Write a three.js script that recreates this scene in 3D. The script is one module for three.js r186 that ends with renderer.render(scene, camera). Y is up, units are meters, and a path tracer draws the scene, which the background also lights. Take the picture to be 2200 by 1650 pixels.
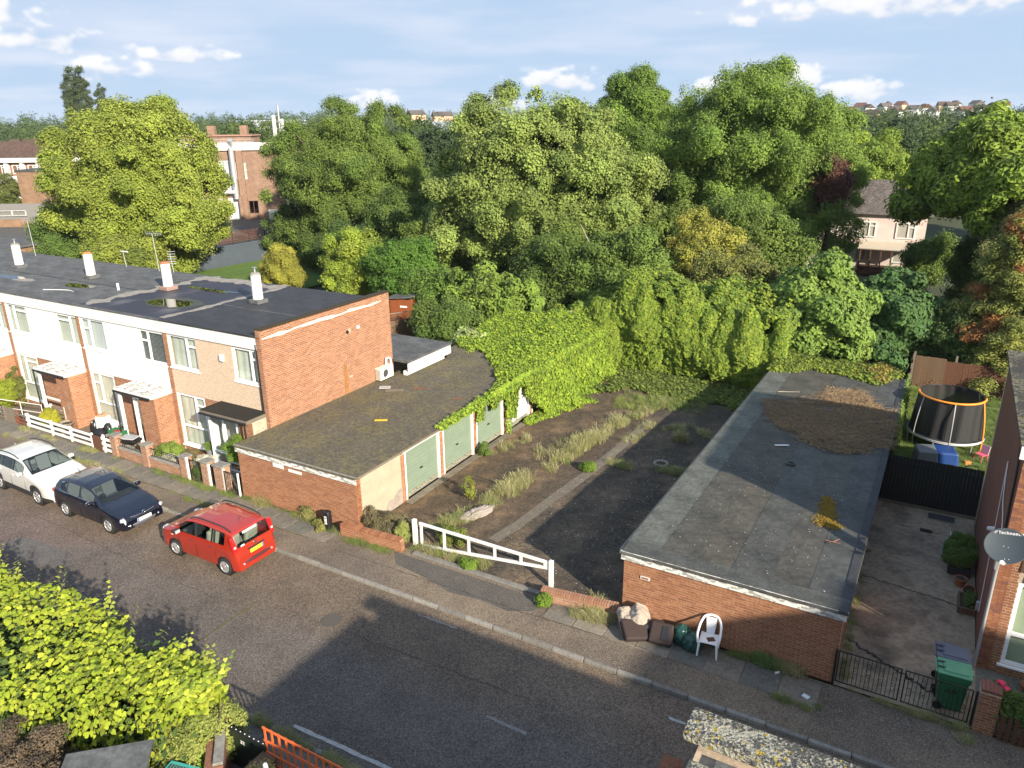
import * as THREE from 'three';
import { mergeGeometries, toCreasedNormals } from 'three/addons/utils/BufferGeometryUtils.js';
import { RoundedBoxGeometry } from 'three/addons/geometries/RoundedBoxGeometry.js';
import { FontLoader } from 'three/addons/loaders/FontLoader.js';
import { TextGeometry } from 'three/addons/geometries/TextGeometry.js';

// ---------------------------------------------------------------- camera, sky, sun, exposure
const scene = new THREE.Scene();
const camera = new THREE.PerspectiveCamera(53.83, 4 / 3, 0.3, 6000);
camera.rotation.order = 'YXZ';
camera.position.set(0, 13.156, 0);
camera.rotation.set(-0.3374, 0.5239, -0.0116);
const renderer = new THREE.WebGLRenderer({ antialias: true });
renderer.setSize(1024, 768);
renderer.toneMapping = THREE.LinearToneMapping;
renderer.toneMappingExposure = 2.3;
renderer.shadowMap.enabled = true;

// value noise on a lattice, optionally periodic
const hash = (x, y, s) => { let h = (Math.imul(x, 374761393) ^ Math.imul(y, 668265263) ^ Math.imul(s, 1274126177)) | 0; h = Math.imul(h ^ (h >>> 13), 1103515245); h ^= h >>> 16; return (h >>> 0) / 4294967296; };
function vn(x, y, s = 0, per = 0) {
  let ix = Math.floor(x), iy = Math.floor(y); const fx = x - ix, fy = y - iy, u = fx * fx * (3 - 2 * fx), v = fy * fy * (3 - 2 * fy);
  let jx = ix + 1, jy = iy + 1;
  if (per) { ix = ((ix % per) + per) % per; jx = ((jx % per) + per) % per; iy = ((iy % per) + per) % per; jy = ((jy % per) + per) % per; }
  const a = hash(ix, iy, s), b = hash(jx, iy, s), c = hash(ix, jy, s), d = hash(jx, jy, s);
  return a + (b - a) * u + (c - a) * v + (a - b - c + d) * u * v;
}
function fbm(x, y, o = 4, s = 0, per = 0) { let t = 0, a = 0.5, n = 0; for (let i = 0; i < o; i++) { t += a * vn(x, y, s + i * 17, per); n += a; a *= 0.5; x *= 2; y *= 2; per *= 2; } return t / n; }
const sm = (a, b, x) => { const t = Math.min(1, Math.max(0, (x - a) / (b - a))); return t * t * (3 - 2 * t); };
const mix = (a, b, t) => a + (b - a) * t;
function RNG(seed) { let a = seed >>> 0; return () => { a = (a + 0x6D2B79F5) | 0; let t = Math.imul(a ^ (a >>> 15), 1 | a); t = (t + Math.imul(t ^ (t >>> 7), 61 | t)) ^ t; return ((t ^ (t >>> 14)) >>> 0) / 4294967296; }; }
const SUN = new THREE.Vector3(2.0, 1.0, 1.07).normalize();
{
  const W = 4096, H = 2048, data = new Float32Array(W * H * 4);
  // cumulus banks: azimuth and elevation in degrees, half sizes
  const puffs = [[-116.5, 2.5, 3.2, 0.9], [-114.8, 2.0, 1.6, 0.6], [-96.5, 1.6, 2.6, 1.1], [-100.6, 2.3, 2.0, 0.9], [-92.5, 6.6, 11, 1.5], [-149.6, 5.0, 2.6, 1.4], [-151.8, 6.2, 2, 1.2], [-146.5, 3.2, 2.6, 1.0], [-129.8, 1.2, 2.2, 1.0], [-141.6, 4.1, 3.4, 0.7], [-105.5, 2.0, 1.5, 0.7], [-121, 1.0, 2.2, 0.7],
    [-104.2, 5.9, 1, 0.6], [-165, 4, 7, 2], [-70, 5, 8, 2], [-45, 8, 12, 3], [170, 7, 12, 3], [120, 10, 14, 4], [70, 9, 14, 4], [-10, 6, 10, 2.5]];
  for (let r = 0; r < H; r++) {
    const el = ((r + 0.5) / H - 0.5) * 180, up = el * Math.PI / 180, sy = Math.sin(up), cy = Math.cos(up);
    for (let c = 0; c < W; c++) {
      const az = ((c + 0.5) / W - 0.5) * 360, x = Math.cos(az * Math.PI / 180) * cy, z = Math.sin(az * Math.PI / 180) * cy;
      const t = Math.pow(Math.max(0, sy), 0.55), glow = Math.pow(Math.max(0, x * SUN.x + sy * SUN.y + z * SUN.z), 10);
      let R = mix(0.245, 0.165, t) + glow * 0.5, G = mix(0.315, 0.24, t) + glow * 0.42, B = mix(0.40, 0.37, t) + glow * 0.32;
      if (el > -1) {
        const e = Math.max(0.03, sy + 0.05), px = x / e, pz = z / e;
        // thin high veil
        const veil = sm(0.47, 0.78, fbm(px * 0.55 + 3.1, pz * 0.55 + 9.2, 6, 31)) * 0.55 + sm(0.5, 0.85, fbm(az * 0.16 + 40, el * 0.8 + 11, 6, 37)) * 0.3;
        R = mix(R, 0.33, veil); G = mix(G, 0.36, veil); B = mix(B, 0.425, veil);
        let m = 0, li = 0;
        for (const [pa, pe, wa, we] of puffs) {
          const da = (az - pa) / wa, de = (el - pe) / we;
          if (Math.abs(da) > 1.6 || de > 1.7 || de < -1.4) continue;
          const n = fbm(az * 0.9 + 70 + pa, el * 1.7 + 31, 7, 53), body = 1 - da * da - (de > 0 ? de * de : de * de * 2.2), k = sm(0.0, 0.85, body * 0.8 + (n - 0.5) * 3.0);
          if (k > m) { m = k; li = Math.min(1, Math.max(0, 0.62 + de * 0.42 + (n - 0.5) * 0.9)); }
        }
        m *= 0.85; R = mix(R, mix(0.30, 0.50, li), m); G = mix(G, mix(0.32, 0.49, li), m); B = mix(B, mix(0.37, 0.48, li), m);
      } else { const k = sm(-1, -8, el); R = mix(R, 0.20, k); G = mix(G, 0.21, k); B = mix(B, 0.17, k); }
      const o = (r * W + c) * 4; data[o] = R; data[o + 1] = G; data[o + 2] = B; data[o + 3] = 1;
    }
  }
  const sky = new THREE.DataTexture(data, W, H, THREE.RGBAFormat, THREE.FloatType);
  sky.mapping = THREE.EquirectangularReflectionMapping; sky.magFilter = THREE.LinearFilter; sky.minFilter = THREE.LinearFilter; sky.needsUpdate = true;
  scene.background = sky; scene.environment = sky;
}
const sun = new THREE.DirectionalLight(new THREE.Color(1.0, 0.90, 0.74), 4.7);
sun.position.copy(SUN).multiplyScalar(160).add(new THREE.Vector3(-30, 0, -40)); sun.target.position.set(-30, 0, -40);
sun.castShadow = true; sun.shadow.mapSize.set(4096, 4096); sun.shadow.radius = 1.6;
Object.assign(sun.shadow.camera, { left: -120, right: 120, top: 120, bottom: -120, near: 1, far: 420 });
scene.add(sun, sun.target);

// ---------------------------------------------------------------- helpers
const rnd = RNG(20240611), rr = (a, b) => a + (b - a) * rnd(), pick = (a) => a[Math.floor(rnd() * a.length)];
const V = (x, y, z) => new THREE.Vector3(x, y, z);
const used = {};
const numbered = (n) => { used[n] = (used[n] ?? -1) + 1; return used[n] ? n + '_' + String(used[n]).padStart(3, '0') : n; };
function tag(o, label, category, group, kind) { o.userData.label = label; o.userData.category = category; if (group) o.userData.group = group; if (kind) o.userData.kind = kind; return o; }
function thing(name, label, category, [x, y, z] = [0, 0, 0], turn = 0, group) {
  const o = new THREE.Group(); o.name = numbered(name); o.position.set(x, y, z); o.rotation.y = turn; scene.add(o); return tag(o, label, category, group);
}
function B(w, h, d, x = 0, y = 0, z = 0, rx = 0, ry = 0, rz = 0) { // box with uv in metres
  const g = new THREE.BoxGeometry(w, h, d), u = g.attributes.uv, s = [[d, h], [d, h], [w, d], [w, d], [w, h], [w, h]], o = [[z, y], [z, y], [x, z], [x, z], [x, y], [x, y]];
  for (let f = 0; f < 6; f++) for (let k = 0; k < 4; k++) u.setXY(f * 4 + k, u.getX(f * 4 + k) * s[f][0] + o[f][0] * 1.0, u.getY(f * 4 + k) * s[f][1] + o[f][1]);
  if (rx || ry || rz) g.applyMatrix4(new THREE.Matrix4().makeRotationFromEuler(new THREE.Euler(rx, ry, rz)));
  return g.translate(x, y, z);
}
function RB(w, h, d, r, x = 0, y = 0, z = 0, rx = 0, ry = 0, rz = 0, seg = 2) { const g = new RoundedBoxGeometry(w, h, d, seg, Math.min(r, w / 2.01, h / 2.01, d / 2.01)); if (rx || ry || rz) g.applyMatrix4(new THREE.Matrix4().makeRotationFromEuler(new THREE.Euler(rx, ry, rz))); return triUV(g.translate(x, y, z)); }
function C(r0, r1, h, x = 0, y = 0, z = 0, seg = 12, rx = 0, ry = 0, rz = 0) { const g = new THREE.CylinderGeometry(r0, r1, h, seg); if (rx || ry || rz) g.applyMatrix4(new THREE.Matrix4().makeRotationFromEuler(new THREE.Euler(rx, ry, rz))); return g.translate(x, y, z); }
function rod(a, b, r0, r1 = r0, seg = 6) { // tapered cylinder between two points
  const d = new THREE.Vector3().subVectors(b, a), l = d.length(), g = new THREE.CylinderGeometry(r1, r0, l, seg);
  g.applyQuaternion(new THREE.Quaternion().setFromUnitVectors(V(0, 1, 0), d.normalize()));
  return g.translate((a.x + b.x) / 2, (a.y + b.y) / 2, (a.z + b.z) / 2);
}
function bar(a, b, w, h) { // rectangular bar between two points (h measured upwards-ish)
  const d = new THREE.Vector3().subVectors(b, a), l = d.length(), g = new THREE.BoxGeometry(w, h, l), m = new THREE.Matrix4().lookAt(a, b, Math.abs(d.y) > 0.98 * l ? V(0, 0, 1) : V(0, 1, 0));
  return triUV(g.applyMatrix4(m).translate((a.x + b.x) / 2, (a.y + b.y) / 2, (a.z + b.z) / 2));
}
function tube(pts, r, seg = 24, rs = 6, closed = false) { return new THREE.TubeGeometry(new THREE.CatmullRomCurve3(pts, closed), seg, r, rs, closed); }
function triUV(g, s = 1) { // uv in metres from position, by dominant normal
  const p = g.attributes.position, n = g.attributes.normal, u = new Float32Array(p.count * 2);
  for (let i = 0; i < p.count; i++) {
    const ax = Math.abs(n.getX(i)), ay = Math.abs(n.getY(i)), az = Math.abs(n.getZ(i)), x = p.getX(i), y = p.getY(i), z = p.getZ(i);
    if (ay >= ax && ay >= az) { u[2 * i] = x * s; u[2 * i + 1] = z * s; } else if (ax >= az) { u[2 * i] = z * s; u[2 * i + 1] = y * s; } else { u[2 * i] = x * s; u[2 * i + 1] = y * s; }
  }
  g.setAttribute('uv', new THREE.BufferAttribute(u, 2)); return g;
}
const clean = (g) => { const q = g.index ? g.toNonIndexed() : g; for (const k of Object.keys(q.attributes)) if (!['position', 'normal', 'uv'].includes(k)) q.deleteAttribute(k); if (!q.attributes.uv) triUV(q); return q; };
const merge = (gs) => gs.length === 1 ? gs[0] : mergeGeometries(gs.map(clean));
function part(name, gs, m, parent, label) {
  const o = new THREE.Mesh(Array.isArray(gs) ? merge(gs) : gs, m); o.name = parent === scene || !parent ? numbered(name) : name; o.castShadow = o.receiveShadow = true; (parent ?? scene).add(o); if (label) o.userData.label = label; return o;
}
function solo(name, gs, m, label, category, group, kind) { return tag(part(name, gs, m, scene), label, category, group, kind); }
function struct(name, gs, m) { const o = part(name, gs, m, scene); o.userData.kind = 'structure'; return o; }
function copyThing(o, label, pos, turn) { const c = o.clone(); c.userData = { ...o.userData }; c.name = numbered(o.name.replace(/_\d{3}$/, '')); if (label) c.userData.label = label; if (pos) c.position.set(...pos); if (turn !== undefined) c.rotation.y = turn; scene.add(c); return c; }
// outline in x,y extruded along z (holes optional)
function prism(pts, depth, holes = [], bevel = 0) {
  const s = new THREE.Shape(pts.map((p) => new THREE.Vector2(p[0], p[1])));
  for (const h of holes) s.holes.push(new THREE.Path(h.map((p) => new THREE.Vector2(p[0], p[1]))));
  const g = new THREE.ExtrudeGeometry(s, { depth, bevelEnabled: bevel > 0, bevelThickness: bevel, bevelSize: bevel, bevelSegments: 2, curveSegments: 8 });
  return triUV(g);
}
const rect = (x0, y0, x1, y1) => [[x0, y0], [x1, y0], [x1, y1], [x0, y1]], rectH = (x0, y0, x1, y1) => [[x0, y0], [x0, y1], [x1, y1], [x1, y0]];
// a horizontal sheet with a jittered outline
function sheet(pts, y, m, name, parent, kind) {
  const g = new THREE.ShapeGeometry(new THREE.Shape(pts.map((p) => new THREE.Vector2(p[0], -p[1])))); g.rotateX(-Math.PI / 2); g.translate(0, y, 0); triUV(g);
  const o = part(name, g, m, parent ?? scene); if (kind) o.userData.kind = kind; return o;
}
// a grid sheet with vertex colours from a function of x,z
function grid(x0, z0, x1, z1, y, nx, nz, col, hgt) {
  const g = new THREE.PlaneGeometry(x1 - x0, z1 - z0, nx, nz); g.rotateX(-Math.PI / 2); g.translate((x0 + x1) / 2, y, (z0 + z1) / 2);
  const p = g.attributes.position, c = new Float32Array(p.count * 3);
  for (let i = 0; i < p.count; i++) { const k = col(p.getX(i), p.getZ(i)); c.set(k, i * 3); if (hgt) p.setY(i, y + hgt(p.getX(i), p.getZ(i))); }
  g.setAttribute('color', new THREE.BufferAttribute(c, 3)); if (hgt) g.computeVertexNormals(); return triUV(g);
}
function texture(size, fn, srgb = true) { // fn(u,v in 0..1) -> [r,g,b] 0..1
  const d = new Uint8Array(size * size * 4);
  for (let y = 0; y < size; y++) for (let x = 0; x < size; x++) { const c = fn(x / size, y / size, x, y), o = (y * size + x) * 4; d[o] = Math.max(0, Math.min(255, c[0] * 255)); d[o + 1] = Math.max(0, Math.min(255, c[1] * 255)); d[o + 2] = Math.max(0, Math.min(255, c[2] * 255)); d[o + 3] = 255; }
  const t = new THREE.DataTexture(d, size, size); t.wrapS = t.wrapT = THREE.RepeatWrapping; t.magFilter = THREE.LinearFilter; t.minFilter = THREE.LinearMipmapLinearFilter; t.generateMipmaps = true; if (srgb) t.colorSpace = THREE.SRGBColorSpace; t.needsUpdate = true; return t;
}
const grey = (size, fn) => texture(size, (u, v, x, y) => { const k = fn(u, v, x, y); return [k, k, k]; }, false);
const scaled = (t, s) => { const c = t.clone(); c.repeat.set(1 / s, 1 / s); c.needsUpdate = true; return c; };
const S = (hex) => new THREE.Color(hex);
const L = (r, g, b) => new THREE.Color().setRGB(r, g, b);
function M(color, rough = 0.8, more = {}) { return new (Object.keys(more).some((k) => /transm|clearcoat|sheen|thickness/.test(k)) ? THREE.MeshPhysicalMaterial : THREE.MeshStandardMaterial)({ color, roughness: rough, ...more }); }
const DS = THREE.DoubleSide;

// ---------------------------------------------------------------- textures and materials
// multiplies a base colour: mean near white, grain + blotch
const grainT = texture(512, (u, v, x, y) => { const k = 0.80 + 0.30 * (hash(x, y, 3) - 0.5) + 0.26 * (fbm(u * 24, v * 24, 4, 5, 24) - 0.5) + 0.20 * (fbm(u * 4, v * 4, 4, 9, 4) - 0.5); return [k, k, k]; });
const softT = texture(512, (u, v, x, y) => { const k = 0.93 + 0.07 * (hash(x, y, 4) - 0.5) + 0.11 * (fbm(u * 6, v * 6, 5, 15, 6) - 0.5); return [k, k * 0.995, k * 0.985]; });
const roughB = grey(512, (u, v, x, y) => 0.5 + 0.5 * (hash(x, y, 8) - 0.5) + 0.5 * (fbm(u * 64, v * 64, 3, 21, 64) - 0.5));
const lumpB = grey(512, (u, v) => fbm(u * 16, v * 16, 5, 25, 16));
const asphaltT = texture(1024, (u, v, x, y) => {
  const a = hash(x, y, 61), b = fbm(u * 200, v * 200, 2, 63, 200), c = fbm(u * 8, v * 8, 5, 67, 8);
  let k = 0.76 + 0.4 * (a - 0.5) + 0.62 * (b - 0.5) + 0.16 * (c - 0.5); if (a > 0.985) k += 0.22;
  return [k * 1.0, k * 0.985, k * 0.97];
});
const feltT = texture(1024, (u, v, x, y) => { // mineral roofing felt
  const a = hash(x, y, 71), c = fbm(u * 7, v * 7, 5, 73, 7), d = fbm(u * 40, v * 40, 3, 77, 40); let k = 0.72 + 0.36 * (a - 0.5) + 0.36 * (c - 0.5) + 0.3 * (d - 0.5); if (a > 0.99) k += 0.25;
  return [k, k, k];
});
const brickT = texture(256, (u, v, x, y) => { const k = 0.86 + 0.26 * (hash(x, y, 81) - 0.5) + 0.32 * (fbm(u * 20, v * 20, 3, 83, 20) - 0.5); return [k, k * 0.99, k * 0.97]; });
const peelT = texture(512, (u, v) => { // flaking white paint over grey board
  const n = fbm(u * 12, v * 30, 5, 91, 12), m = sm(0.50, 0.56, n + 0.18 * (fbm(u * 3, v * 3, 3, 95, 3) - 0.5)); const w = 0.93 - 0.1 * fbm(u * 40, v * 40, 2, 97, 40), g = 0.55 + 0.2 * fbm(u * 60, v * 8, 3, 99, 8); return [mix(w, g, m), mix(w, g * 0.99, m), mix(w * 0.985, g * 0.96, m)];
});
const dashT = texture(512, (u, v, x, y) => { // pebble dash
  const a = fbm(u * 150, v * 150, 2, 101, 150), b = hash(Math.floor(x / 2), Math.floor(y / 2), 103); const k = 0.80 + 0.5 * (a - 0.5) + 0.25 * (b - 0.5), w = b > 0.7 ? 1 : 0; return [k, k * mix(0.90, 0.96, w), k * mix(0.80, 0.92, w)];
});
const woodT = texture(512, (u, v, x, y) => { const k = 0.78 + 0.35 * (fbm(u * 6, v * 90, 4, 111, 6) - 0.5) + 0.15 * (hash(x, y, 113) - 0.5); return [k, k * 0.97, k * 0.93]; });
const mossT = texture(1024, (u, v, x, y) => { // dark felt grown over with moss and lichen
  const n = fbm(u * 9, v * 9, 6, 121, 9), f = fbm(u * 70, v * 70, 4, 123, 70), a = hash(x, y, 125), m = sm(0.34, 0.70, n * 0.65 + f * 0.36); let r = mix(0.315, 0.365, m) + 0.16 * (f - 0.5) + 0.15 * (a - 0.5), g = mix(0.30, 0.34, m) + 0.16 * (f - 0.5) + 0.15 * (a - 0.5), b = mix(0.265, 0.245, m) + 0.13 * (f - 0.5) + 0.12 * (a - 0.5);
  if (a > 0.992) { r += 0.25; g += 0.25; b += 0.2; } return [r, g, b];
});
const lichenT = texture(1024, (u, v, x, y) => { // crust lichen on felt: white, grey, a little yellow
  const n = fbm(u * 64, v * 64, 4, 131, 64), q = fbm(u * 7, v * 7, 4, 137, 7), w = sm(0.47, 0.62, n + (q - 0.5) * 0.9), yl = sm(0.70, 0.76, fbm(u * 26, v * 26, 3, 139, 26)), a = hash(x, y, 141) - 0.5;
  let r = mix(0.34, 0.70, w), g = mix(0.34, 0.69, w), b = mix(0.33, 0.63, w); r = mix(r, 0.72, yl); g = mix(g, 0.62, yl); b = mix(b, 0.18, yl); return [r + a * 0.2, g + a * 0.2, b + a * 0.2];
});
const dirtT = texture(1024, (u, v, x, y) => { // mossy, silted concrete yard
  const n = fbm(u * 4, v * 4, 6, 151, 4), f = fbm(u * 36, v * 36, 4, 153, 36), a = hash(x, y, 155), m = sm(0.38, 0.62, n * 0.8 + f * 0.2); const k = 0.9 + 0.7 * (f - 0.5) + 0.5 * (a - 0.5) + 0.6 * (fbm(u * 150, v * 150, 2, 157, 150) - 0.5);
  return [mix(0.50, 0.36, m) * k, mix(0.435, 0.325, m) * k, mix(0.355, 0.275, m) * k];
});
const tileT = texture(512, (u, v, x, y) => { const k = 0.75 + 0.3 * (hash(Math.floor(x / 14), Math.floor(y / 10), 161) - 0.5) + 0.25 * (fbm(u * 10, v * 10, 4, 163, 10) - 0.5) - (y % 10 < 2 ? 0.22 : 0); return [k, k * 0.97, k * 0.95]; });

const bumpy = (t, s, sc) => ({ bumpMap: scaled(t, s), bumpScale: sc });
const mt = {
  white: M(L(0.80, 0.80, 0.78), 0.6, { map: scaled(softT, 3) }), whiteRender: M(L(0.79, 0.80, 0.81), 0.85, { map: scaled(softT, 4), ...bumpy(roughB, 0.8, 0.004) }), upvc: M(L(0.84, 0.84, 0.83), 0.35), dash: M(L(0.88, 0.80, 0.71), 0.95, { map: scaled(dashT, 1.6), ...bumpy(roughB, 0.9, 0.006) }),
  mortar: M(L(0.66, 0.52, 0.38), 0.95, { map: scaled(grainT, 1.4) }), mortarGrey: M(L(0.62, 0.53, 0.42), 0.95, { map: scaled(grainT, 1.4) }),
  fascia: M(L(0.86, 0.86, 0.84), 0.8, { map: scaled(peelT, 1.7) }), black: M(L(0.012, 0.012, 0.013), 0.5), iron: M(L(0.018, 0.017, 0.017), 0.55, { metalness: 0.2 }), darkgrey: M(L(0.05, 0.05, 0.052), 0.6),
  glass: M(L(0.93, 0.96, 0.95), 0.03, { transmission: 1, thickness: 0, ior: 1.5 }), curtain: M(L(0.70, 0.69, 0.62), 0.95, { side: DS, map: scaled(softT, 2) }), blind: M(L(0.55, 0.56, 0.56), 0.7), curtainGreen: M(L(0.42, 0.46, 0.33), 0.9, { side: DS }),
  wood: M(L(0.20, 0.13, 0.08), 0.85, { map: scaled(woodT, 1.2) }), woodGrey: M(L(0.26, 0.23, 0.19), 0.9, { map: scaled(woodT, 1.2) }), woodRed: M(L(0.30, 0.10, 0.05), 0.8, { map: scaled(woodT, 1.2) }), woodBrown: M(L(0.17, 0.075, 0.04), 0.8, { map: scaled(woodT, 1.2) }), woodBlack: M(L(0.016, 0.017, 0.020), 0.8, { map: scaled(woodT, 1.2) }),
  concrete: M(L(0.36, 0.34, 0.30), 0.95, { map: scaled(grainT, 2.2), ...bumpy(roughB, 1, 0.004) }), terracotta: M(L(0.38, 0.14, 0.07), 0.85, { map: scaled(softT, 0.6) }), metal: M(L(0.45, 0.46, 0.47), 0.4, { metalness: 0.8 }), galv: M(L(0.42, 0.43, 0.44), 0.5, { metalness: 0.5 }),
  bark: M(L(0.13, 0.095, 0.065), 0.95, { map: scaled(woodT, 1.5) }), barkPale: M(L(0.42, 0.36, 0.28), 0.95), soil: M(L(0.07, 0.05, 0.035), 1, { map: scaled(grainT, 1.5) }), room: M(L(0.10, 0.095, 0.085), 0.9),
};
// ---------------------------------------------------------------- ground, road, pavements, yards
const vc = (o = {}) => ({ vertexColors: true, ...o });
const tint = (r, g, b, k) => [r * k, g * k, b * k];
struct('ground', grid(-1500, -2200, 900, 260, -0.16, 60, 60, (x, z) => { const n = fbm(x * 0.02 + 5, z * 0.02 + 3, 4, 201); return tint(mix(0.05, 0.085, n), mix(0.075, 0.095, n), mix(0.03, 0.045, n), 1.0); }), M(0xffffff, 1, vc({ map: scaled(grainT, 3) })));
// the road: worn asphalt, warm and purplish patches, x across the whole street
const patch = (x, z) => { const n = fbm(x * 0.16 + 31, z * 0.3 + 7, 4, 211), q = fbm(x * 0.5 + 11, z * 0.8 + 2, 3, 213), w = sm(0.42, 0.62, n), edge = sm(-13.2, -14.6, z) * sm(0.3, 0.6, q); const far = sm(-11.6, -13.4, z + 1.6 * (q - 0.5)); const r = mix(mix(0.19, 0.225, w), 0.26, Math.max(edge, far * 0.75)) * 1.06, g = mix(mix(0.172, 0.178, w), 0.205, Math.max(edge, far * 0.75)), b = mix(mix(0.168, 0.170, w), 0.155, Math.max(edge, far * 0.75)) * 0.9; return tint(r, g, b, 0.88 + 0.3 * (q - 0.5)); };
struct('road', grid(-130, -14.74, 70, -9.2, -0.09, 400, 22, patch), M(0xffffff, 0.93, vc({ map: scaled(asphaltT, 5.3), ...bumpy(roughB, 1.3, 0.006) })));
// pavements
const tarmac = (x, z) => { const n = fbm(x * 0.35 + 3, z * 0.6 + 8, 4, 221), s = sm(0.4, 0.65, n); return tint(mix(0.31, 0.23, s), mix(0.245, 0.185, s), mix(0.175, 0.145, s), 0.95); };
const paveM = M(0xffffff, 0.95, vc({ map: scaled(asphaltT, 3.7), ...bumpy(roughB, 1.1, 0.006) }));
const pave = struct('pavement', grid(-130, -16.85, 70, -14.82, 0, 300, 10, tarmac), paveM);
const pave2 = struct('pavement', grid(-130, -9.12, 70, -7.9, 0, 300, 6, (x, z) => tint(0.12, 0.115, 0.105, 0.8 + 0.5 * (fbm(x, z, 3, 5) - 0.5))), paveM);
const kerbM = [0.36, 0.31, 0.40, 0.28].map((k) => M(L(k, k * 0.93, k * 0.80), 0.95, { map: scaled(grainT, 0.9), ...bumpy(roughB, 0.7, 0.005) }));
{
  const kg = [RB(0.905, 0.24, 0.115, 0.018), RB(0.90, 0.24, 0.113, 0.03), RB(0.898, 0.24, 0.117, 0.012)];
  for (let i = 0; i < 58; i++) { const x = -42.6 + i * 0.914, k = part('kerbstone', kg[i % 3], kerbM[Math.floor(rnd() * 4)], pave); k.position.set(x, -0.108 + rr(-0.006, 0.006), -14.79 + rr(-0.006, 0.006)); k.rotation.y = rr(-0.006, 0.006); }
  for (let i = 0; i < 26; i++) { const k = part('kerbstone', kg[i % 3], kerbM[1 + Math.floor(rnd() * 3)], pave2); k.position.set(-18 + i * 0.914, -0.11 + rr(-0.006, 0.006), -9.17); }
  // flagstones along the walls
  const fM = [[0.28, 0.24, 0.185], [0.235, 0.21, 0.17], [0.32, 0.275, 0.21], [0.20, 0.19, 0.16]].map((c) => M(L(...c), 0.95, { map: scaled(grainT, 1.9), ...bumpy(roughB, 1.2, 0.004) }));
  const fg = [RB(0.885, 0.05, 0.90, 0.008), RB(0.88, 0.05, 0.895, 0.012)];
  for (let x = -44; x < -1.3; x += 0.905) { if (x > -16.6 && x < -8.3) continue; const f = part('flagstone', fg[Math.floor(rnd() * 2)], fM[Math.floor(rnd() * 4)], pave); f.position.set(x, -0.014 + rr(-0.003, 0.005), -16.28 + rr(-0.008, 0.008)); f.rotation.set(rr(-0.006, 0.006), rr(-0.01, 0.01), rr(-0.006, 0.006)); }
  for (let x = -14; x < -4; x += 0.905) { const f = part('flagstone', fg[Math.floor(rnd() * 2)], fM[3], pave2); f.position.set(x, -0.014 + rr(-0.003, 0.003), -8.55); }
}
// a newer tarmac patch on the crossing, an irregular outline
function blotch(cx, cz, rx, rz, seed, n = 40, rough = 0.35) { const p = []; for (let i = 0; i < n; i++) { const a = i / n * Math.PI * 2, k = 1 + rough * (fbm(Math.cos(a) * 1.7 + seed, Math.sin(a) * 1.7 + seed * 3, 4, 17) - 0.5) * 2; p.push([cx + Math.cos(a) * rx * k, cz + Math.sin(a) * rz * k]); } return p; }
sheet([[-14.0, -16.5], [-13.5, -15.95], [-12.1, -15.75], [-11.2, -15.5], [-10.2, -15.62], [-9.2, -15.55], [-8.6, -15.9], [-8.4, -16.5]], 0.006, M(L(0.15, 0.135, 0.118), 0.95, { map: scaled(asphaltT, 2.9) }), 'tarmac_patch', pave);
// road joints with moss, painted lines
const ribbon = (pts, w, y, seed, jit = 0.4) => { const P = [], I = []; for (let i = 0; i < pts.length; i++) { const a = pts[Math.max(0, i - 1)], b = pts[Math.min(pts.length - 1, i + 1)], dx = b[0] - a[0], dz = b[1] - a[1], l = Math.hypot(dx, dz), k = w * (1 + jit * (fbm(i * 0.31, seed * 1.7, 3, 7) - 0.5) * 3.4), o = w * jit * (fbm(i * 0.23, seed * 2.3, 3, 9) - 0.5) * 1.6; P.push(pts[i][0] - dz / l * (k / 2 + o), y, pts[i][1] + dx / l * (k / 2 + o), pts[i][0] + dz / l * (k / 2 - o), y, pts[i][1] - dx / l * (k / 2 - o)); if (i) I.push(2 * i - 2, 2 * i - 1, 2 * i, 2 * i - 1, 2 * i + 1, 2 * i); } const g = new THREE.BufferGeometry(); g.setAttribute('position', new THREE.Float32BufferAttribute(P, 3)); g.setIndex(I); g.computeVertexNormals(); const n = g.attributes.normal; if (n.getY(0) < 0) { g.setIndex(I.reverse()); g.computeVertexNormals(); } return triUV(g); };
const line = (x0, z0, x1, z1, n = 40, w = 0) => Array.from({ length: n + 1 }, (_, i) => [mix(x0, x1, i / n) + w * (hash(i, 3, n) - 0.5), mix(z0, z1, i / n) + w * (hash(i, 5, n) - 0.5)]);
const roadO = scene.children.find((o) => o.name === 'road'), crackM = M(L(0.030, 0.028, 0.024), 1), mossM = M(L(0.14, 0.13, 0.045), 1, { map: scaled(grainT, 0.5) }), paleM = M(L(0.20, 0.175, 0.13), 1, { map: scaled(grainT, 0.5) });
for (const x of [-15.9, -28.0, -40]) { part('road_joint', ribbon(line(x, -14.72, x, -9.22, 70, 0.03), 0.055, -0.084, 5 + x, 0.5), paleM, roadO); part('crack', ribbon(line(x + 0.01, -14.7, x, -9.22, 90, 0.03), 0.014, -0.081, 9, 0.6), crackM, roadO); }
part('joint_moss', ribbon(line(-15.88, -12.5, -15.95, -10.3, 40, 0.03), 0.05, -0.078, 15, 0.9), mossM, roadO);
const paintM = M(L(0.55, 0.54, 0.51), 0.8, { map: scaled(grainT, 0.6) }), paintOld = M(L(0.30, 0.285, 0.265), 0.9, { map: scaled(grainT, 0.4) });
part('road_marking', ribbon(line(-11.46, -9.52, -7.4, -9.66, 60, 0.008), 0.10, -0.083, 3, 0.16), paintM, roadO);
part('road_marking', ribbon(line(-7.7, -11.95, -6.62, -11.92, 30, 0.01), 0.075, -0.083, 4, 0.35), paintOld, roadO);
part('road_marking', ribbon(line(-11.42, -14.3, -10.1, -14.3, 40, 0.01), 0.065, -0.083, 6, 0.5), paintOld, roadO);
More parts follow.
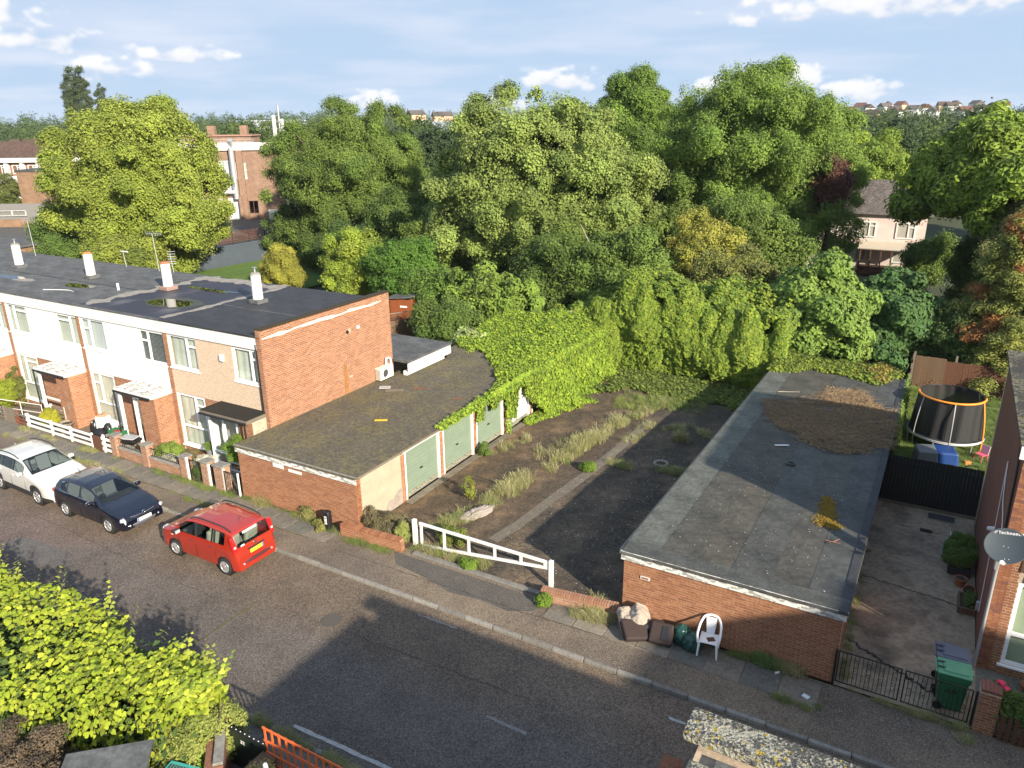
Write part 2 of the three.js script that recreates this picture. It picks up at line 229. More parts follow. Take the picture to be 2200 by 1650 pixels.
part('road_marking', ribbon(line(-3.95, -13.98, -3.2, -13.96, 20, 0.01), 0.07, -0.083, 8, 0.5), paintM, roadO);
part('crack', ribbon(line(-15.6, -15.66, -8.6, -15.72, 90, 0.07), 0.02, 0.010, 21, 0.6), crackM, pave);
part('crack', ribbon(line(-8.6, -15.72, -5.2, -15.9, 60, 0.05), 0.018, 0.010, 22, 0.6), crackM, pave);
part('crack', ribbon(line(-33, -15.78, -17, -15.76, 120, 0.06), 0.03, 0.008, 23, 0.7), mossM, pave);
part('crack', ribbon(line(-33, -16.80, -17.2, -16.78, 120, 0.05), 0.05, 0.014, 24, 0.7), mossM, pave);
// garage forecourt: silted concrete with tarmac bays
const court = struct('forecourt', grid(-15.73, -38.6, -6.3, -16.85, 0.0, 90, 180, (x, z) => {
  const n = fbm(x * 0.5 + 41, z * 0.3 + 13, 5, 231), apron = sm(-13.6, -14.6, x + 0.8 * (n - 0.5)), tar = sm(-11.6, -10.6, x + 1.2 * (n - 0.5));
  let r = mix(0.86, 1.08, apron), g = mix(0.76, 0.92, apron), b = mix(0.66, 0.74, apron); r = mix(r, 0.66, tar); g = mix(g, 0.64, tar); b = mix(b, 0.63, tar); const k = 0.78 + 0.7 * (n - 0.4); return [r * k, g * k, b * k];
}), M(0xffffff, 0.95, vc({ map: scaled(dirtT, 3.1), ...bumpy(lumpB, 1.2, 0.012) })));
part('concrete_strip', ribbon([[-11.55, -18.6], [-11.3, -20], [-11.1, -22.5], [-10.85, -25], [-10.7, -28], [-10.65, -31]].flatMap((p, i, a) => i < a.length - 1 ? Array.from({ length: 12 }, (_, k) => [mix(p[0], a[i + 1][0], k / 12), mix(p[1], a[i + 1][1], k / 12)]) : [p]), 0.42, 0.006, 31, 0.07), M(L(0.21, 0.175, 0.132), 0.95, { map: scaled(grainT, 1.1) }), court);
part('door_apron', grid(-15.72, -36, -15.38, -19.3, 0.035, 8, 60, (x, z) => tint(0.36, 0.30, 0.22, 0.8 + 0.6 * (fbm(x * 3, z * 1.5, 4, 237) - 0.5))), M(0xffffff, 0.95, vc({ map: scaled(grainT, 1.3) })), court);
part('entrance_kerb', [RB(4.6, 0.12, 0.2, 0.03, -11.1, 0.0, -16.72)], kerbM[3], court);
for (const [x, z, r] of [[-8.65, -26.86, 0.26]]) { const m = part('manhole_ring', new THREE.TorusGeometry(r, 0.06, 8, 28).rotateX(Math.PI / 2).translate(x, 0.02, z), mt.concrete, court); part('manhole_cover', C(r - 0.04, r - 0.04, 0.03, x, 0.005, z, 24), mt.soil, m); }
for (const [x0, z0, x1, z1] of [[-14.6, -22.4, -12.6, -22.1], [-11.2, -26.1, -7.0, -26.2], [-11.6, -30.9, -6.9, -30.4], [-10.7, -31, -10.65, -36.5]]) part('crack', ribbon(line(x0, z0, x1, z1, 60, 0.09), 0.035, 0.008, x0 * 7, 0.6), crackM, court);
// driveway and the paved front beside it
const drive = struct('driveway', grid(-0.8, -27.75, 2.24, -16.9, 0.0, 40, 120, (x, z) => { const n = fbm(x * 0.8 + 9, z * 0.6 + 5, 5, 241), q = fbm(x * 2 + 19, z * 2 + 3, 4, 243), m = sm(0.56, 0.72, q) * 0.35, e = sm(0.55, 0.75, n); return tint(mix(0.46, 0.31, e), mix(0.365, 0.25, e), mix(0.255, 0.185, e), 1.0 - m); }), M(0xffffff, 0.95, vc({ map: scaled(grainT, 2.3), ...bumpy(roughB, 1.2, 0.005) })));
part('crack', ribbon(line(-0.7, -22.3, 2.1, -21.9, 60, 0.10), 0.03, 0.008, 41, 0.6), crackM, drive); part('crack', ribbon(line(-0.7, -18.9, 1.5, -17.6, 60, 0.14), 0.05, 0.008, 42, 0.8), crackM, drive); part('crack', ribbon(line(-0.5, -26.2, 2.1, -26.0, 50, 0.12), 0.02, 0.008, 43, 0.8), crackM, drive);
part('drain_grate', Array.from({ length: 7 }, (_, i) => B(0.022, 0.02, 0.2, 0.7 + i * 0.045, 0.012, -26.1)), mt.iron, drive); part('drain_pit', B(0.36, 0.004, 0.24, 0.835, 0.004, -26.1), mt.black, drive);
part('cover_frame', [B(0.86, 0.03, 0.03, 1.25, 0.012, -27.05), B(0.86, 0.03, 0.03, 1.25, 0.012, -27.53), B(0.03, 0.03, 0.45, 0.835, 0.012, -27.29), B(0.03, 0.03, 0.45, 1.665, 0.012, -27.29)], mt.concrete, drive); part('inspection_cover', B(0.8, 0.02, 0.45, 1.25, 0.006, -27.29), mt.darkgrey, drive);
struct('front_paving', grid(2.24, -19.3, 9, -16.9, 0.0, 24, 12, (x, z) => tint(0.26, 0.245, 0.2, 0.8 + 0.6 * (fbm(x * 2, z * 2, 4, 251) - 0.5))), M(0xffffff, 0.95, vc({ map: scaled(grainT, 1.7) })));
struct('front_garden_paving', grid(-75, -18.66, -21.4, -16.86, 0.01, 200, 8, (x, z) => { const n = fbm(x * 1.3 + 4, z * 1.3, 4, 255); return tint(mix(0.30, 0.17, n), mix(0.235, 0.125, n), mix(0.17, 0.085, n), 0.9); }), M(0xffffff, 0.95, vc({ map: scaled(grainT, 1.7) })));
const lawnC = (x, z) => { const n = fbm(x * 0.4, z * 0.4, 4, 261); return tint(mix(0.09, 0.15, n), mix(0.16, 0.21, n), mix(0.025, 0.035, n), 1); };
struct('lawn', grid(-0.75, -42, 9, -27.8, 0.01, 30, 40, lawnC), M(0xffffff, 1, vc({ map: scaled(grainT, 1.1) })));
struct('lawn', grid(-61.5, -62, -46, -44, 0.0, 20, 20, (x, z) => tint(0.13, 0.24, 0.025, 0.9 + 0.4 * (fbm(x * 0.5, z * 0.5, 3, 3) - 0.5))), M(0xffffff, 1, vc({ map: scaled(grainT, 1.5) })));
struct('back_garden', grid(-75, -44, -21, -25.9, -0.02, 60, 30, (x, z) => { const n = fbm(x * 0.3, z * 0.3, 4, 265); return tint(mix(0.10, 0.07, n), mix(0.075, 0.11, n), 0.035, 1); }), M(0xffffff, 1, vc({ map: scaled(grainT, 1.5) })));
struct('near_garden', grid(-40, -7.9, -2.2, 6, 0.0, 60, 24, (x, z) => { const n = fbm(x * 0.6, z * 0.6, 4, 267); return tint(mix(0.16, 0.08, n), mix(0.115, 0.09, n), 0.05, 1); }), M(0xffffff, 1, vc({ map: scaled(grainT, 1.5) })));
// repairs, stains and a gully in the road
for (const [x, z, a, b, k] of [[-24.5, -10.9, 1.6, 0.5, 0]]) sheet(blotch(x, z, a, b, k * 7 + 3, 40, 0.25), -0.084 + k * 0.0006, M(L(...[[0.175, 0.16, 0.155]][k]), 0.95, { map: scaled(asphaltT, 3.1) }), 'repair_patch', roadO);
for (const [x, z] of [[-18.2, -14.5], [-30.6, -14.5]]) { const g = part('gully_frame', prism(rect(-0.26, -0.2, 0.26, 0.2), 0.012, [rectH(-0.22, -0.16, 0.22, 0.16)]).rotateX(-Math.PI / 2).translate(x, -0.085, z), mt.iron, roadO); for (let j = 0; j < 8; j++) part('gully_bar', B(0.03, 0.01, 0.32, x - 0.19 + j * 0.054, -0.08, z), mt.iron, g); }
part('manhole_cover', C(0.3, 0.3, 0.01, -13.4, -0.082, -12.9, 28), M(L(0.10, 0.085, 0.07), 0.7, { metalness: 0.3 }), roadO); part('crack', ribbon(line(-27, -12.3, -17, -12.0, 140, 0.09), 0.014, -0.0815, 51, 0.7), crackM, roadO); part('crack', ribbon(line(-15.8, -12.6, -7, -12.9, 120, 0.1), 0.012, -0.0815, 52, 0.7), crackM, roadO);
// ---------------------------------------------------------------- brickwork: every brick its own box, the nearest ones as parts
const brickPal = [[0.37, 0.155, 0.073], [0.40, 0.172, 0.083], [0.335, 0.135, 0.064], [0.43, 0.195, 0.10], [0.30, 0.122, 0.062], [0.38, 0.16, 0.075]];
const brickPalPale = [[0.42, 0.22, 0.14], [0.38, 0.19, 0.12], [0.46, 0.27, 0.18], [0.36, 0.20, 0.14], [0.44, 0.24, 0.15], [0.40, 0.20, 0.12]];
const brickM = M(0xffffff, 0.92, { vertexColors: true, map: scaled(brickT, 0.5) });
function brickUnit(col) { const g = new THREE.BoxGeometry(0.215, 0.063, 0.02).toNonIndexed(), keep = []; const p = g.attributes.position; for (let f = 0; f < p.count; f += 3) if (!(g.attributes.normal.getZ(f) < -0.5)) keep.push(f, f + 1, f + 2); const o = new THREE.BufferGeometry(); for (const k of ['position', 'normal']) { const a = new Float32Array(keep.length * 3); keep.forEach((i, j) => a.set([g.attributes[k].getX(i), g.attributes[k].getY(i), g.attributes[k].getZ(i)], j * 3)); o.setAttribute(k, new THREE.BufferAttribute(a, 3)); } triUV(o); const c = new Float32Array(keep.length * 3); for (let i = 0; i < keep.length; i++) c.set(col, i * 3); o.setAttribute('color', new THREE.BufferAttribute(c, 3)); return o; }
const unitCache = new Map();
function units(pal) { if (!unitCache.has(pal)) unitCache.set(pal, pal.map(brickUnit)); return unitCache.get(pal); }
function brickwork(parent, o, u, w, h, { holes = [], single = 300, top, pal = brickPal, seed = 1, course = 0.075, len = 0.225, spall = 0 } = {}) {
  const up = V(0, 1, 0), n = new THREE.Vector3().crossVectors(u, up), base = new THREE.Matrix4().makeBasis(u, up, n), q0 = new THREE.Quaternion().setFromRotationMatrix(base), list = [], r = RNG(seed * 7919 + 13), G = units(pal);
  o = o.clone().addScaledVector(n, -0.0085); parent.updateMatrixWorld(true); const eye = parent.worldToLocal(camera.position.clone());
  for (let row = 0, v = 0; v + course * 0.6 < h + (top ? 3 : 0); row++, v = row * course) {
    for (let a = row % 2 ? -len / 2 : 0; a < w; a += len) {
      let x0 = Math.max(a, 0), x1 = Math.min(a + len - 0.012, w); if (x1 - x0 < 0.03) continue;
      const cx = (x0 + x1) / 2, cy = v + 0.0375;
      if (top && v + course > top(cx)) continue;
      if (holes.some(([a0, b0, a1, b1]) => x1 > a0 + 0.02 && x0 < a1 - 0.02 && cy > b0 && cy < b1)) { const hh = holes.find(([a0, b0, a1, b1]) => x1 > a0 + 0.02 && x0 < a1 - 0.02 && cy > b0 && cy < b1); if (x0 < hh[0] - 0.04) x1 = hh[0]; else if (x1 > hh[2] + 0.04) x0 = hh[2]; else continue; }
      const d = r() * 0.0025, P = o.clone().addScaledVector(u, (x0 + x1) / 2).addScaledVector(up, cy).addScaledVector(n, d);
      list.push({ P, s: (x1 - x0) / 0.215, g: Math.floor(r() * r() * 6 + r() * 2.2) % 6, q: q0.clone().multiply(new THREE.Quaternion().setFromEuler(new THREE.Euler((r() - 0.5) * 0.016, (r() - 0.5) * 0.01, (r() - 0.5) * 0.01))), k: P.distanceToSquared(eye) });
    }
  }
  list.sort((a, b) => a.k - b.k);
  const rest = list.slice(single), m4 = new THREE.Matrix4();
  for (const b of list.slice(0, single)) { const m = new THREE.Mesh(G[b.g], brickM); m.name = 'brick'; m.position.copy(b.P); m.quaternion.copy(b.q); m.scale.x = b.s; m.castShadow = m.receiveShadow = true; parent.add(m); }
  if (rest.length) {
    const nv = G[0].attributes.position.count, N = rest.length * nv, pos = new Float32Array(N * 3), nor = new Float32Array(N * 3), uv = new Float32Array(N * 2), col = new Float32Array(N * 3), v3 = V(0, 0, 0); let k = 0;
    for (const b of rest) { const g = G[b.g], du = r(), dv = r(); m4.compose(b.P, b.q, V(b.s, 1, 1)); for (let i = 0; i < nv; i++, k++) { v3.fromBufferAttribute(g.attributes.position, i).applyMatrix4(m4); pos.set([v3.x, v3.y, v3.z], k * 3); v3.fromBufferAttribute(g.attributes.normal, i).applyQuaternion(b.q); nor.set([v3.x, v3.y, v3.z], k * 3); uv[2 * k] = g.attributes.uv.getX(i) + du; uv[2 * k + 1] = g.attributes.uv.getY(i) + dv; col[3 * k] = g.attributes.color.getX(i); col[3 * k + 1] = g.attributes.color.getY(i); col[3 * k + 2] = g.attributes.color.getZ(i); } }
    const g = new THREE.BufferGeometry(); g.setAttribute('position', new THREE.BufferAttribute(pos, 3)); g.setAttribute('normal', new THREE.BufferAttribute(nor, 3)); g.setAttribute('uv', new THREE.BufferAttribute(uv, 2)); g.setAttribute('color', new THREE.BufferAttribute(col, 3));
    const m = part('brickwork', g, brickM, parent); m.userData.kind = 'stuff';
  }
}
// a window: frame with panes, a curtain and a sill below; x right, y up, z outwards, origin at the lower left corner
function pleats(w, h, n, amp) { const g = new THREE.PlaneGeometry(w, h, Math.max(8, Math.round(w * n)), 1), p = g.attributes.position; for (let i = 0; i < p.count; i++) p.setZ(i, Math.sin(p.getX(i) * n * 2.1 + Math.sin(p.getX(i) * 3)) * amp); g.computeVertexNormals(); return triUV(g.translate(w / 2, h / 2, 0)); }
function windowUnit(parent, [x, y, z], turn, w, h, cells, { curtain = mt.curtain, style = 'pleat', sill = true, t = 0.07, frame = mt.upvc, name = 'window', depth = 0.07, glass = mt.glass } = {}) {
  const ins = cells.map(([a, b, c, d]) => [a * w + (a === 0 ? t : t / 2), b * h + (b === 0 ? t : t / 2), c * w - (c === 1 ? t : t / 2), d * h - (d === 1 ? t : t / 2)]);
  const f = part(name, prism(rect(0, 0, w, h), depth, ins.map((c) => rectH(...c))).translate(0, 0, -depth / 2), frame, parent); f.position.set(x, y, z); f.rotation.y = turn;
  for (const [a, b, c, d] of ins) part('pane', B(c - a, d - b, 0.006, (a + c) / 2, (b + d) / 2, 0), glass, f);
  if (curtain) { if (style === 'blind') { const gs = []; for (let k = 0; k < h / 0.055; k++) gs.push(B(w - 0.05, 0.042, 0.004, w / 2, 0.04 + k * 0.055, -0.09, 0.6)); const b = part('blind', gs, mt.blind, f); b.userData.kind = 'stuff'; } else part('curtain', style === 'net' ? pleats(w - 0.04, h - 0.04, 9, 0.008).translate(0.02, 0.02, -0.1) : pleats(w - 0.04, h - 0.04, 8, 0.025).translate(0.02, 0.02, -0.1), curtain, f); }
  if (sill) part('sill', B(w + 0.12, 0.05, 0.14, w / 2, -0.03, 0.05), frame, f);
  return f;
}
const bigLeft = [[0, 0, 0.64, 1], [0.64, 0.72, 1, 1], [0.64, 0, 1, 0.72]], bigRight = [[0, 0.66, 0.36, 1], [0, 0, 0.36, 0.66], [0.36, 0, 1, 1]], vent = [[0, 0, 0.34, 1], [0.34, 0.8, 1, 1], [0.34, 0, 1, 0.8]], ventR = [[0.66, 0, 1, 1], [0, 0.8, 0.66, 1], [0, 0, 0.66, 0.8]];
const tall = (c) => [...c.map(([a, b, e, d]) => [a, 0.38 + b * 0.62, e, 0.38 + d * 0.62]), [0, 0, 1, 0.38]];
const feltDark = M(L(0.058, 0.060, 0.068), 0.75, { map: scaled(feltT, 3.1), ...bumpy(roughB, 1.5, 0.003) }), feltGrey = M(L(0.165, 0.168, 0.168), 0.85, { map: scaled(feltT, 3.7), ...bumpy(roughB, 1.5, 0.003) });
const feltOldT = texture(1024, (u, v, x, y) => { const n = fbm(u * 6, v * 3, 6, 301, 3), st = fbm(u * 50, v * 4, 4, 303, 4), a = hash(x, y, 305) - 0.5, w = sm(0.52, 0.8, n * 0.75 + st * 0.3); return [mix(0.23, 0.46, w) + a * 0.08, mix(0.225, 0.44, w) + a * 0.08, mix(0.26, 0.44, w) + a * 0.08]; });
const feltOld = M(L(0.62, 0.60, 0.66), 0.55, { map: scaled(feltOldT, 6.5), ...bumpy(lumpB, 2, 0.006) }), silt = M(L(0.40, 0.36, 0.31), 0.95, { map: scaled(grainT, 0.8) }), water = M(L(0.012, 0.014, 0.010), 0.015);
const flueM = M(L(0.82, 0.81, 0.77), 0.8, { map: scaled(softT, 0.9) });
// ---------------------------------------------------------------- the flat-roofed terrace
const FZ = -18.65, BZ = -25.95, RY = 5.62;
const houseText = ['end terrace house with beige pebble-dash front and a bare brick gable wall', 'white rendered terrace house with venetian blind and white rubbish bags at its door', 'white rendered terrace house with yellow shrub and brown slatted fence before it', 'white terrace house cut by the photo edge with green bush in front', 'far terrace house with puddles on its grey felt roof', 'farthest terrace house whose flue stands beside a tall aerial mast'];
const houses = [];
for (let k = 0; k < 6; k++) {
  const xr = k ? -27.15 - 5.95 * (k - 1) : -21.4, xl = -27.15 - 5.95 * k, w = xr - xl, t = thing('terrace_house', houseText[k], 'house', [xl, 0, FZ], 0, 'flat-roofed terrace houses'), face = k === 0 ? mt.dash : mt.whiteRender; houses.push(t);
  const x0 = 0.26, ul = [x0, 3.72, x0 + 1.68, 5.1], ur = k ? [w - 1.66, 3.70, w - 0.02, 5.08] : [w - 1.72, 3.72, w - 0.22, 5.08], gf = [x0, 0.28, x0 + 1.68, 2.58], pr = k ? w - 0.02 : w - 0.2, pl = pr - (k ? 2.35 : 2.55), door = k ? [pl + 0.55, 0.06, pl + 1.45, 2.25] : [pl + 0.3, 0.06, pl + 1.3, 2.3];
  part('upper_wall', prism(rect(x0 - 0.02, 2.62, w, 5.14), 0.2, [rectH(...ul), rectH(...ur)]).translate(0, 0, -0.2), face, t);
  part('lower_wall', prism(rect(0, 0, w, 2.62), 0.18, [rectH(...gf), rectH(...door)]).translate(0, 0, -0.22), mt.mortar, t);
  if (k < 4) brickwork(t, V(0.0, 0, -0.04), V(1, 0, 0), w, 2.6, { single: k === 0 ? 0 : 0, holes: [gf, door], seed: 40 + k });
  part('party_pier', B(0.26, 5.14, 0.06, 0.12, 2.57, -0.02), mt.mortar, t); if (k < 4) brickwork(t, V(-0.01, 0, 0.01), V(1, 0, 0), 0.26, 5.12, { single: 0, seed: 60 + k });
  part('fascia', B(w + 0.01, 0.48, 0.09, w / 2 + 0.004 * k, 5.385, 0.02), mt.white, t); part('fascia_trim', B(w, 0.07, 0.12, w / 2, 5.655, 0.03), k ? feltGrey : feltDark, t);
  part('back_wall', B(w, 5.6, 0.2, w / 2, 2.8, BZ - FZ + 0.1), mt.mortar, t); part('party_wall', B(0.2, 5.5, 7, 0.0, 2.75, -3.7), mt.room, t);
  part('floor', B(w, 0.15, 7, w / 2, 2.63, -3.7), mt.room, t);
  const rf = part('roof', B(w - 0.02, 0.12, BZ < 0 ? 7.32 : 7, w / 2, RY - 0.06, -3.65), k === 0 ? feltDark : k === 1 ? feltOld : feltGrey, t);
  if (k === 0) part('roof_seam', B(w - 0.3, 0.006, 0.05, w / 2, RY + 0.003, -3.1), feltGrey, rf);
  if (k === 1) { // silted edges and standing water
    part('silt', ribbon(Array.from({ length: 60 }, (_, i) => [0.35 + 0.2 * (fbm(i * 0.15, 3, 2, 5) - 0.5), -0.3 - i * 0.115]), 0.75, RY + 0.004, 3, 0.55), silt, rf); part('silt', ribbon(Array.from({ length: 60 }, (_, i) => [0.2 + i * 0.092, -6.85 + 0.3 * (fbm(i * 0.15, 9, 2, 5) - 0.5)]), 0.7, RY + 0.006, 4, 0.5), silt, rf); part('silt', ribbon(Array.from({ length: 60 }, (_, i) => [w - 0.25 + 0.1 * (fbm(i * 0.15, 13, 2, 5) - 0.5), -0.3 - i * 0.115]), 0.32, RY + 0.008, 5, 0.6), silt, rf);
    sheet(blotch(3.55, -2.2, 1.25, 0.62, 3), RY + 0.012, water, 'puddle', rf); sheet(blotch(3.1, -4.9, 1.5, 0.28, 8, 40, 0.7), RY + 0.012, water, 'puddle', rf); sheet(blotch(3.6, -2.3, 1.6, 0.85, 13), RY + 0.010, M(L(0.05, 0.05, 0.03), 0.5), 'puddle_bed', rf);
  }
  if (k >= 2) { part('roof_seam', ribbon(line(0.3, -3.3, w - 0.2, -3.3, 20, 0.03), 0.12, RY + 0.004, k), feltDark, rf); }
  if (k === 2) { sheet(blotch(2.05, -2.6, 0.95, 0.34, 5), RY + 0.010, water, 'puddle', rf); sheet(blotch(2.75, -2.65, 0.5, 0.3, 9), RY + 0.006, silt, 'silt', rf); part('vent_pipe', C(0.06, 0.06, 0.32, 4.9, RY + 0.16, -2.9, 12), flueM, t); part('cable', tube([V(1.6, RY + 0.02, -1.2), V(2.2, RY + 0.02, -1.5), V(2.9, RY + 0.02, -1.7), V(3.4, RY + 0.02, -1.6)], 0.02, 20, 5), mt.white, t); }
  if (k === 3) { sheet(blotch(2.7, -2.3, 1.1, 0.3, 15), RY + 0.010, water, 'puddle', rf); sheet(blotch(3.9, -2.2, 0.9, 0.3, 19), RY + 0.006, silt, 'silt', rf); } if (k === 4) sheet(blotch(2.2, -3.9, 0.8, 0.3, 25), RY + 0.010, water, 'puddle', rf);
  // flue on a felted base
  const fx = [1.15, 1.05, 0.9, 0.25, 0.2, 0.2][k], fz = -4.1, fb = part('flue_base', RB(0.62, 0.2, 0.62, 0.05, fx, RY + 0.08, fz), k === 1 ? M(L(0.25, 0.16, 0.13), 0.9) : feltGrey, t), fl = part('flue', C(0.215, 0.225, 1.15, fx, RY + 0.7, fz, 24), flueM, t);
  part('flue_cap', C(0.17, 0.235, 0.09, fx, RY + 1.3, fz, 24), k === 2 ? M(L(0.42, 0.16, 0.05), 0.9) : k === 1 ? mt.terracotta : mt.concrete, fl); if (k === 0 || k > 2) { part('cowl', [C(0.035, 0.035, 0.2, fx, RY + 1.42, fz, 8), C(0.11, 0.06, 0.06, fx, RY + 1.54, fz, 12)], mt.galv, fl); }
  if (k > 3) continue;
  windowUnit(t, [ul[0], ul[1], -0.07], 0, ul[2] - ul[0], ul[3] - ul[1], k === 0 ? bigLeft : k === 1 ? bigRight : vent, { style: k ? 'net' : 'pleat', curtain: k === 1 ? M(L(0.60, 0.60, 0.60), 0.8) : mt.curtain });
  windowUnit(t, [ur[0], ur[1], -0.07], 0, ur[2] - ur[0], ur[3] - ur[1], k === 0 ? bigLeft : k === 1 ? bigRight : ventR, { style: k === 1 ? 'blind' : k ? 'net' : 'pleat' });
  windowUnit(t, [gf[0], gf[1], -0.07], 0, gf[2] - gf[0], gf[3] - gf[1], tall(k === 0 ? bigLeft : k === 1 ? bigRight : vent), { style: k ? 'net' : 'pleat' });
  // porch: canopy, post, brick store, glazed door
  const cz = 1.02, cm = k === 0 ? M(L(0.10, 0.085, 0.07), 0.95, { map: scaled(mossT, 2) }) : M(L(0.9, 0.88, 0.86), 0.9, { map: scaled(peelT, 2.2) });
  const cp = part('porch_canopy', B(pr - pl, 0.05, cz, (pl + pr) / 2, 2.66, cz / 2), cm, t, k === 0 ? 'mossy brown porch canopy' : undefined); part('canopy_edge', [B(pr - pl + 0.02, 0.13, 0.03, (pl + pr) / 2, 2.59, cz + 0.012), B(0.03, 0.13, cz, pr + 0.012, 2.59, cz / 2), B(0.03, 0.13, cz, pl - 0.012, 2.59, cz / 2)], k === 0 ? mt.woodGrey : mt.white, cp);
  for (let j = 1; j < 4 && k; j++) part('canopy_seam', B(0.03, 0.012, cz - 0.03, mix(pl, pr, j / 4), 2.69, cz / 2), mt.woodGrey, cp);
  part('gutter', [C(0.045, 0.045, pr - pl, (pl + pr) / 2, 2.55, cz + 0.07, 10, 0, 0, Math.PI / 2)], mt.black, t); part('downpipe', [C(0.035, 0.035, 2.5, k ? pl + 0.03 : pr - 0.05, 1.28, cz + 0.07, 10)], mt.black, t);
  if (k) {
    part('porch_post', B(0.11, 2.52, 0.11, pl + 0.09, 1.26, cz - 0.12), mt.white, t);
    const bx = pr - 1.0; part('porch_store', B(1.0, 2.5, cz - 0.12, bx + 0.5, 1.25, (cz - 0.12) / 2 - 0.02), mt.mortar, t);
    brickwork(t, V(bx, 0, cz - 0.14), V(1, 0, 0), 1.0, 2.5, { single: 0, seed: 70 + k }); brickwork(t, V(pr, 0, cz - 0.13), V(0, 0, -1), cz - 0.12, 2.5, { single: 0, seed: 80 + k });
    const dm = k === 1 ? mt.upvc : mt.woodRed; const d = part('door', prism(rect(0, 0, 0.9, 2.19), 0.07, [rectH(0.08, 0.1, 0.42, 2.1), rectH(0.48, 0.1, 0.82, 2.1)]).translate(0, 0, -0.03), k === 1 ? mt.upvc : mt.white, t); d.position.set(door[0], 0.06, k === 1 ? 0.55 : -0.1); for (const a of [0.25, 0.65]) part('pane', B(0.34, 2.0, 0.006, a, 1.1, 0), mt.glass, d); part('handle', B(0.03, 0.14, 0.05, 0.45, 1.0, 0.05), mt.metal, d);
    if (k === 1) part('door_frame', [B(0.06, 2.3, 0.1, door[0] - 0.04, 1.15, 0.55), B(0.06, 2.3, 0.1, door[2] + 0.04, 1.15, 0.55), B(1.06, 0.22, 0.06, (door[0] + door[2]) / 2, 2.38, 0.55)], dm, t); if (k === 1) part('interior_panel', B(0.9, 2.2, 0.02, (door[0] + door[2]) / 2, 1.1, -0.06), M(L(0.30, 0.17, 0.08), 0.8), t);
    if (k === 2) { for (const y of [0.75, 1.2]) part('porch_rail', B(bx - pl - 0.1, 0.09, 0.05, (bx + pl) / 2, y, cz - 0.16), mt.white, t); part('wall_plate', B(0.14, 0.2, 0.02, bx + 0.62, 1.0, cz - 0.12), mt.concrete, t); }
  } else {
    const pw = 1.7, px = pl - 0.1, pf = part('porch_glazing', prism(rect(0, 0, pw, 2.45), 0.07, [rectH(0.12, 0.1, 0.80, 0.72), rectH(0.12, 0.80, 0.80, 2.33), rectH(0.92, 0.1, 1.58, 0.4), rectH(0.92, 0.48, 1.58, 2.33)]).translate(0, 0, -0.03), mt.upvc, t); pf.position.set(px, 0.05, 0.62);
    for (const [a, b, c, d] of [[0.12, 0.1, 0.80, 0.72], [0.12, 0.80, 0.80, 2.33], [0.92, 0.1, 1.58, 0.4], [0.92, 0.48, 1.58, 2.33]]) part('pane', B(c - a, d - b, 0.006, (a + c) / 2, (b + d) / 2, 0), mt.glass, pf);
    part('porch_side', B(0.07, 2.45, 0.64, px + 0.02, 1.27, 0.3), mt.upvc, t); part('porch_inner_wall', B(pw, 2.4, 0.02, px + pw / 2, 1.25, -0.02), M(L(0.42, 0.40, 0.36), 0.9), t); part('door_step', B(1.9, 0.1, 0.5, px + 0.8, 0.05, 0.85), mt.concrete, t);
    part('porch_store', B(0.75, 2.5, 0.8, pr - 0.36, 1.25, 0.38), mt.mortar, t); brickwork(t, V(pr - 0.735, 0, 0.78), V(1, 0, 0), 0.75, 2.5, { single: 0, seed: 77 });
    part('alarm_box', RB(0.24, 0.3, 0.1, 0.05, 3.45, 4.55, 0.05), mt.white, t); part('corner_downpipe', C(0.035, 0.035, 2.9, w - 0.32, 3.9, 0.05, 10), mt.black, t); part('hopper', B(0.16, 0.16, 0.14, w - 0.32, 2.5, 0.3), mt.galv, t);
  }
}
{ // gable wall of the end house: bricks, coping with moss, fittings
  const t = houses[0], w = 5.75, L0 = 7.5;
  part('gable_wall', B(0.24, 5.92, L0, w - 0.1, 2.96, -3.66), mt.mortarGrey, t);
  brickwork(t, V(w + 0.02, 0, 0.09), V(0, 0, -1), L0, 5.9, { seed: 5, pal: brickPal, single: 300 }); brickwork(t, V(w - 0.22, 0, 0.09), V(1, 0, 0), 0.24, 5.9, { seed: 6, single: 0 });
  for (let j = 0; j < 9; j++) { const c = part('coping', RB(0.34, 0.06, 0.83, 0.015, w - 0.1, 5.95 + rr(-0.004, 0.004), 0.09 - 0.42 - j * 0.834), M(L(0.30, 0.25, 0.17), 0.95, { map: scaled(mossT, 1.1) }), t); }
  part('mortar_patch', ribbon(Array.from({ length: 50 }, (_, i) => [i * 0.14, 0]), 0.10, 0, 3, 0.5).rotateX(Math.PI / 2).rotateY(Math.PI / 2).translate(w + 0.036, 5.62, 0.02), M(L(0.62, 0.56, 0.47), 0.95, { side: DS }), t);
  part('rust_streak', prism([[-0.12, 0], [0.13, 0], [0.09, 0.9], [0.1, 1.35], [-0.06, 1.3], [-0.1, 0.6]], 0.004).rotateY(Math.PI / 2).translate(w + 0.034, 2.1, -4.24), M(L(0.46, 0.21, 0.065), 0.95, { map: scaled(grainT, 0.8) }), t);
  part('vent_hole', [C(0.075, 0.075, 0.05, w + 0.03, 4.76, -4.54, 16, 0, 0, Math.PI / 2)], mt.black, t); part('vent_cover', [C(0.10, 0.10, 0.02, w + 0.035, 4.80, -4.66, 16, 0, 0, Math.PI / 2)], M(L(0.4, 0.3, 0.22), 0.8), t); part('air_brick', B(0.02, 0.13, 0.16, w + 0.03, 4.82, -5.23), mt.white, t); part('air_brick', [B(0.03, 0.07, 0.21, w + 0.03, 2.8, -4.54)], mt.mortarGrey, t);
}
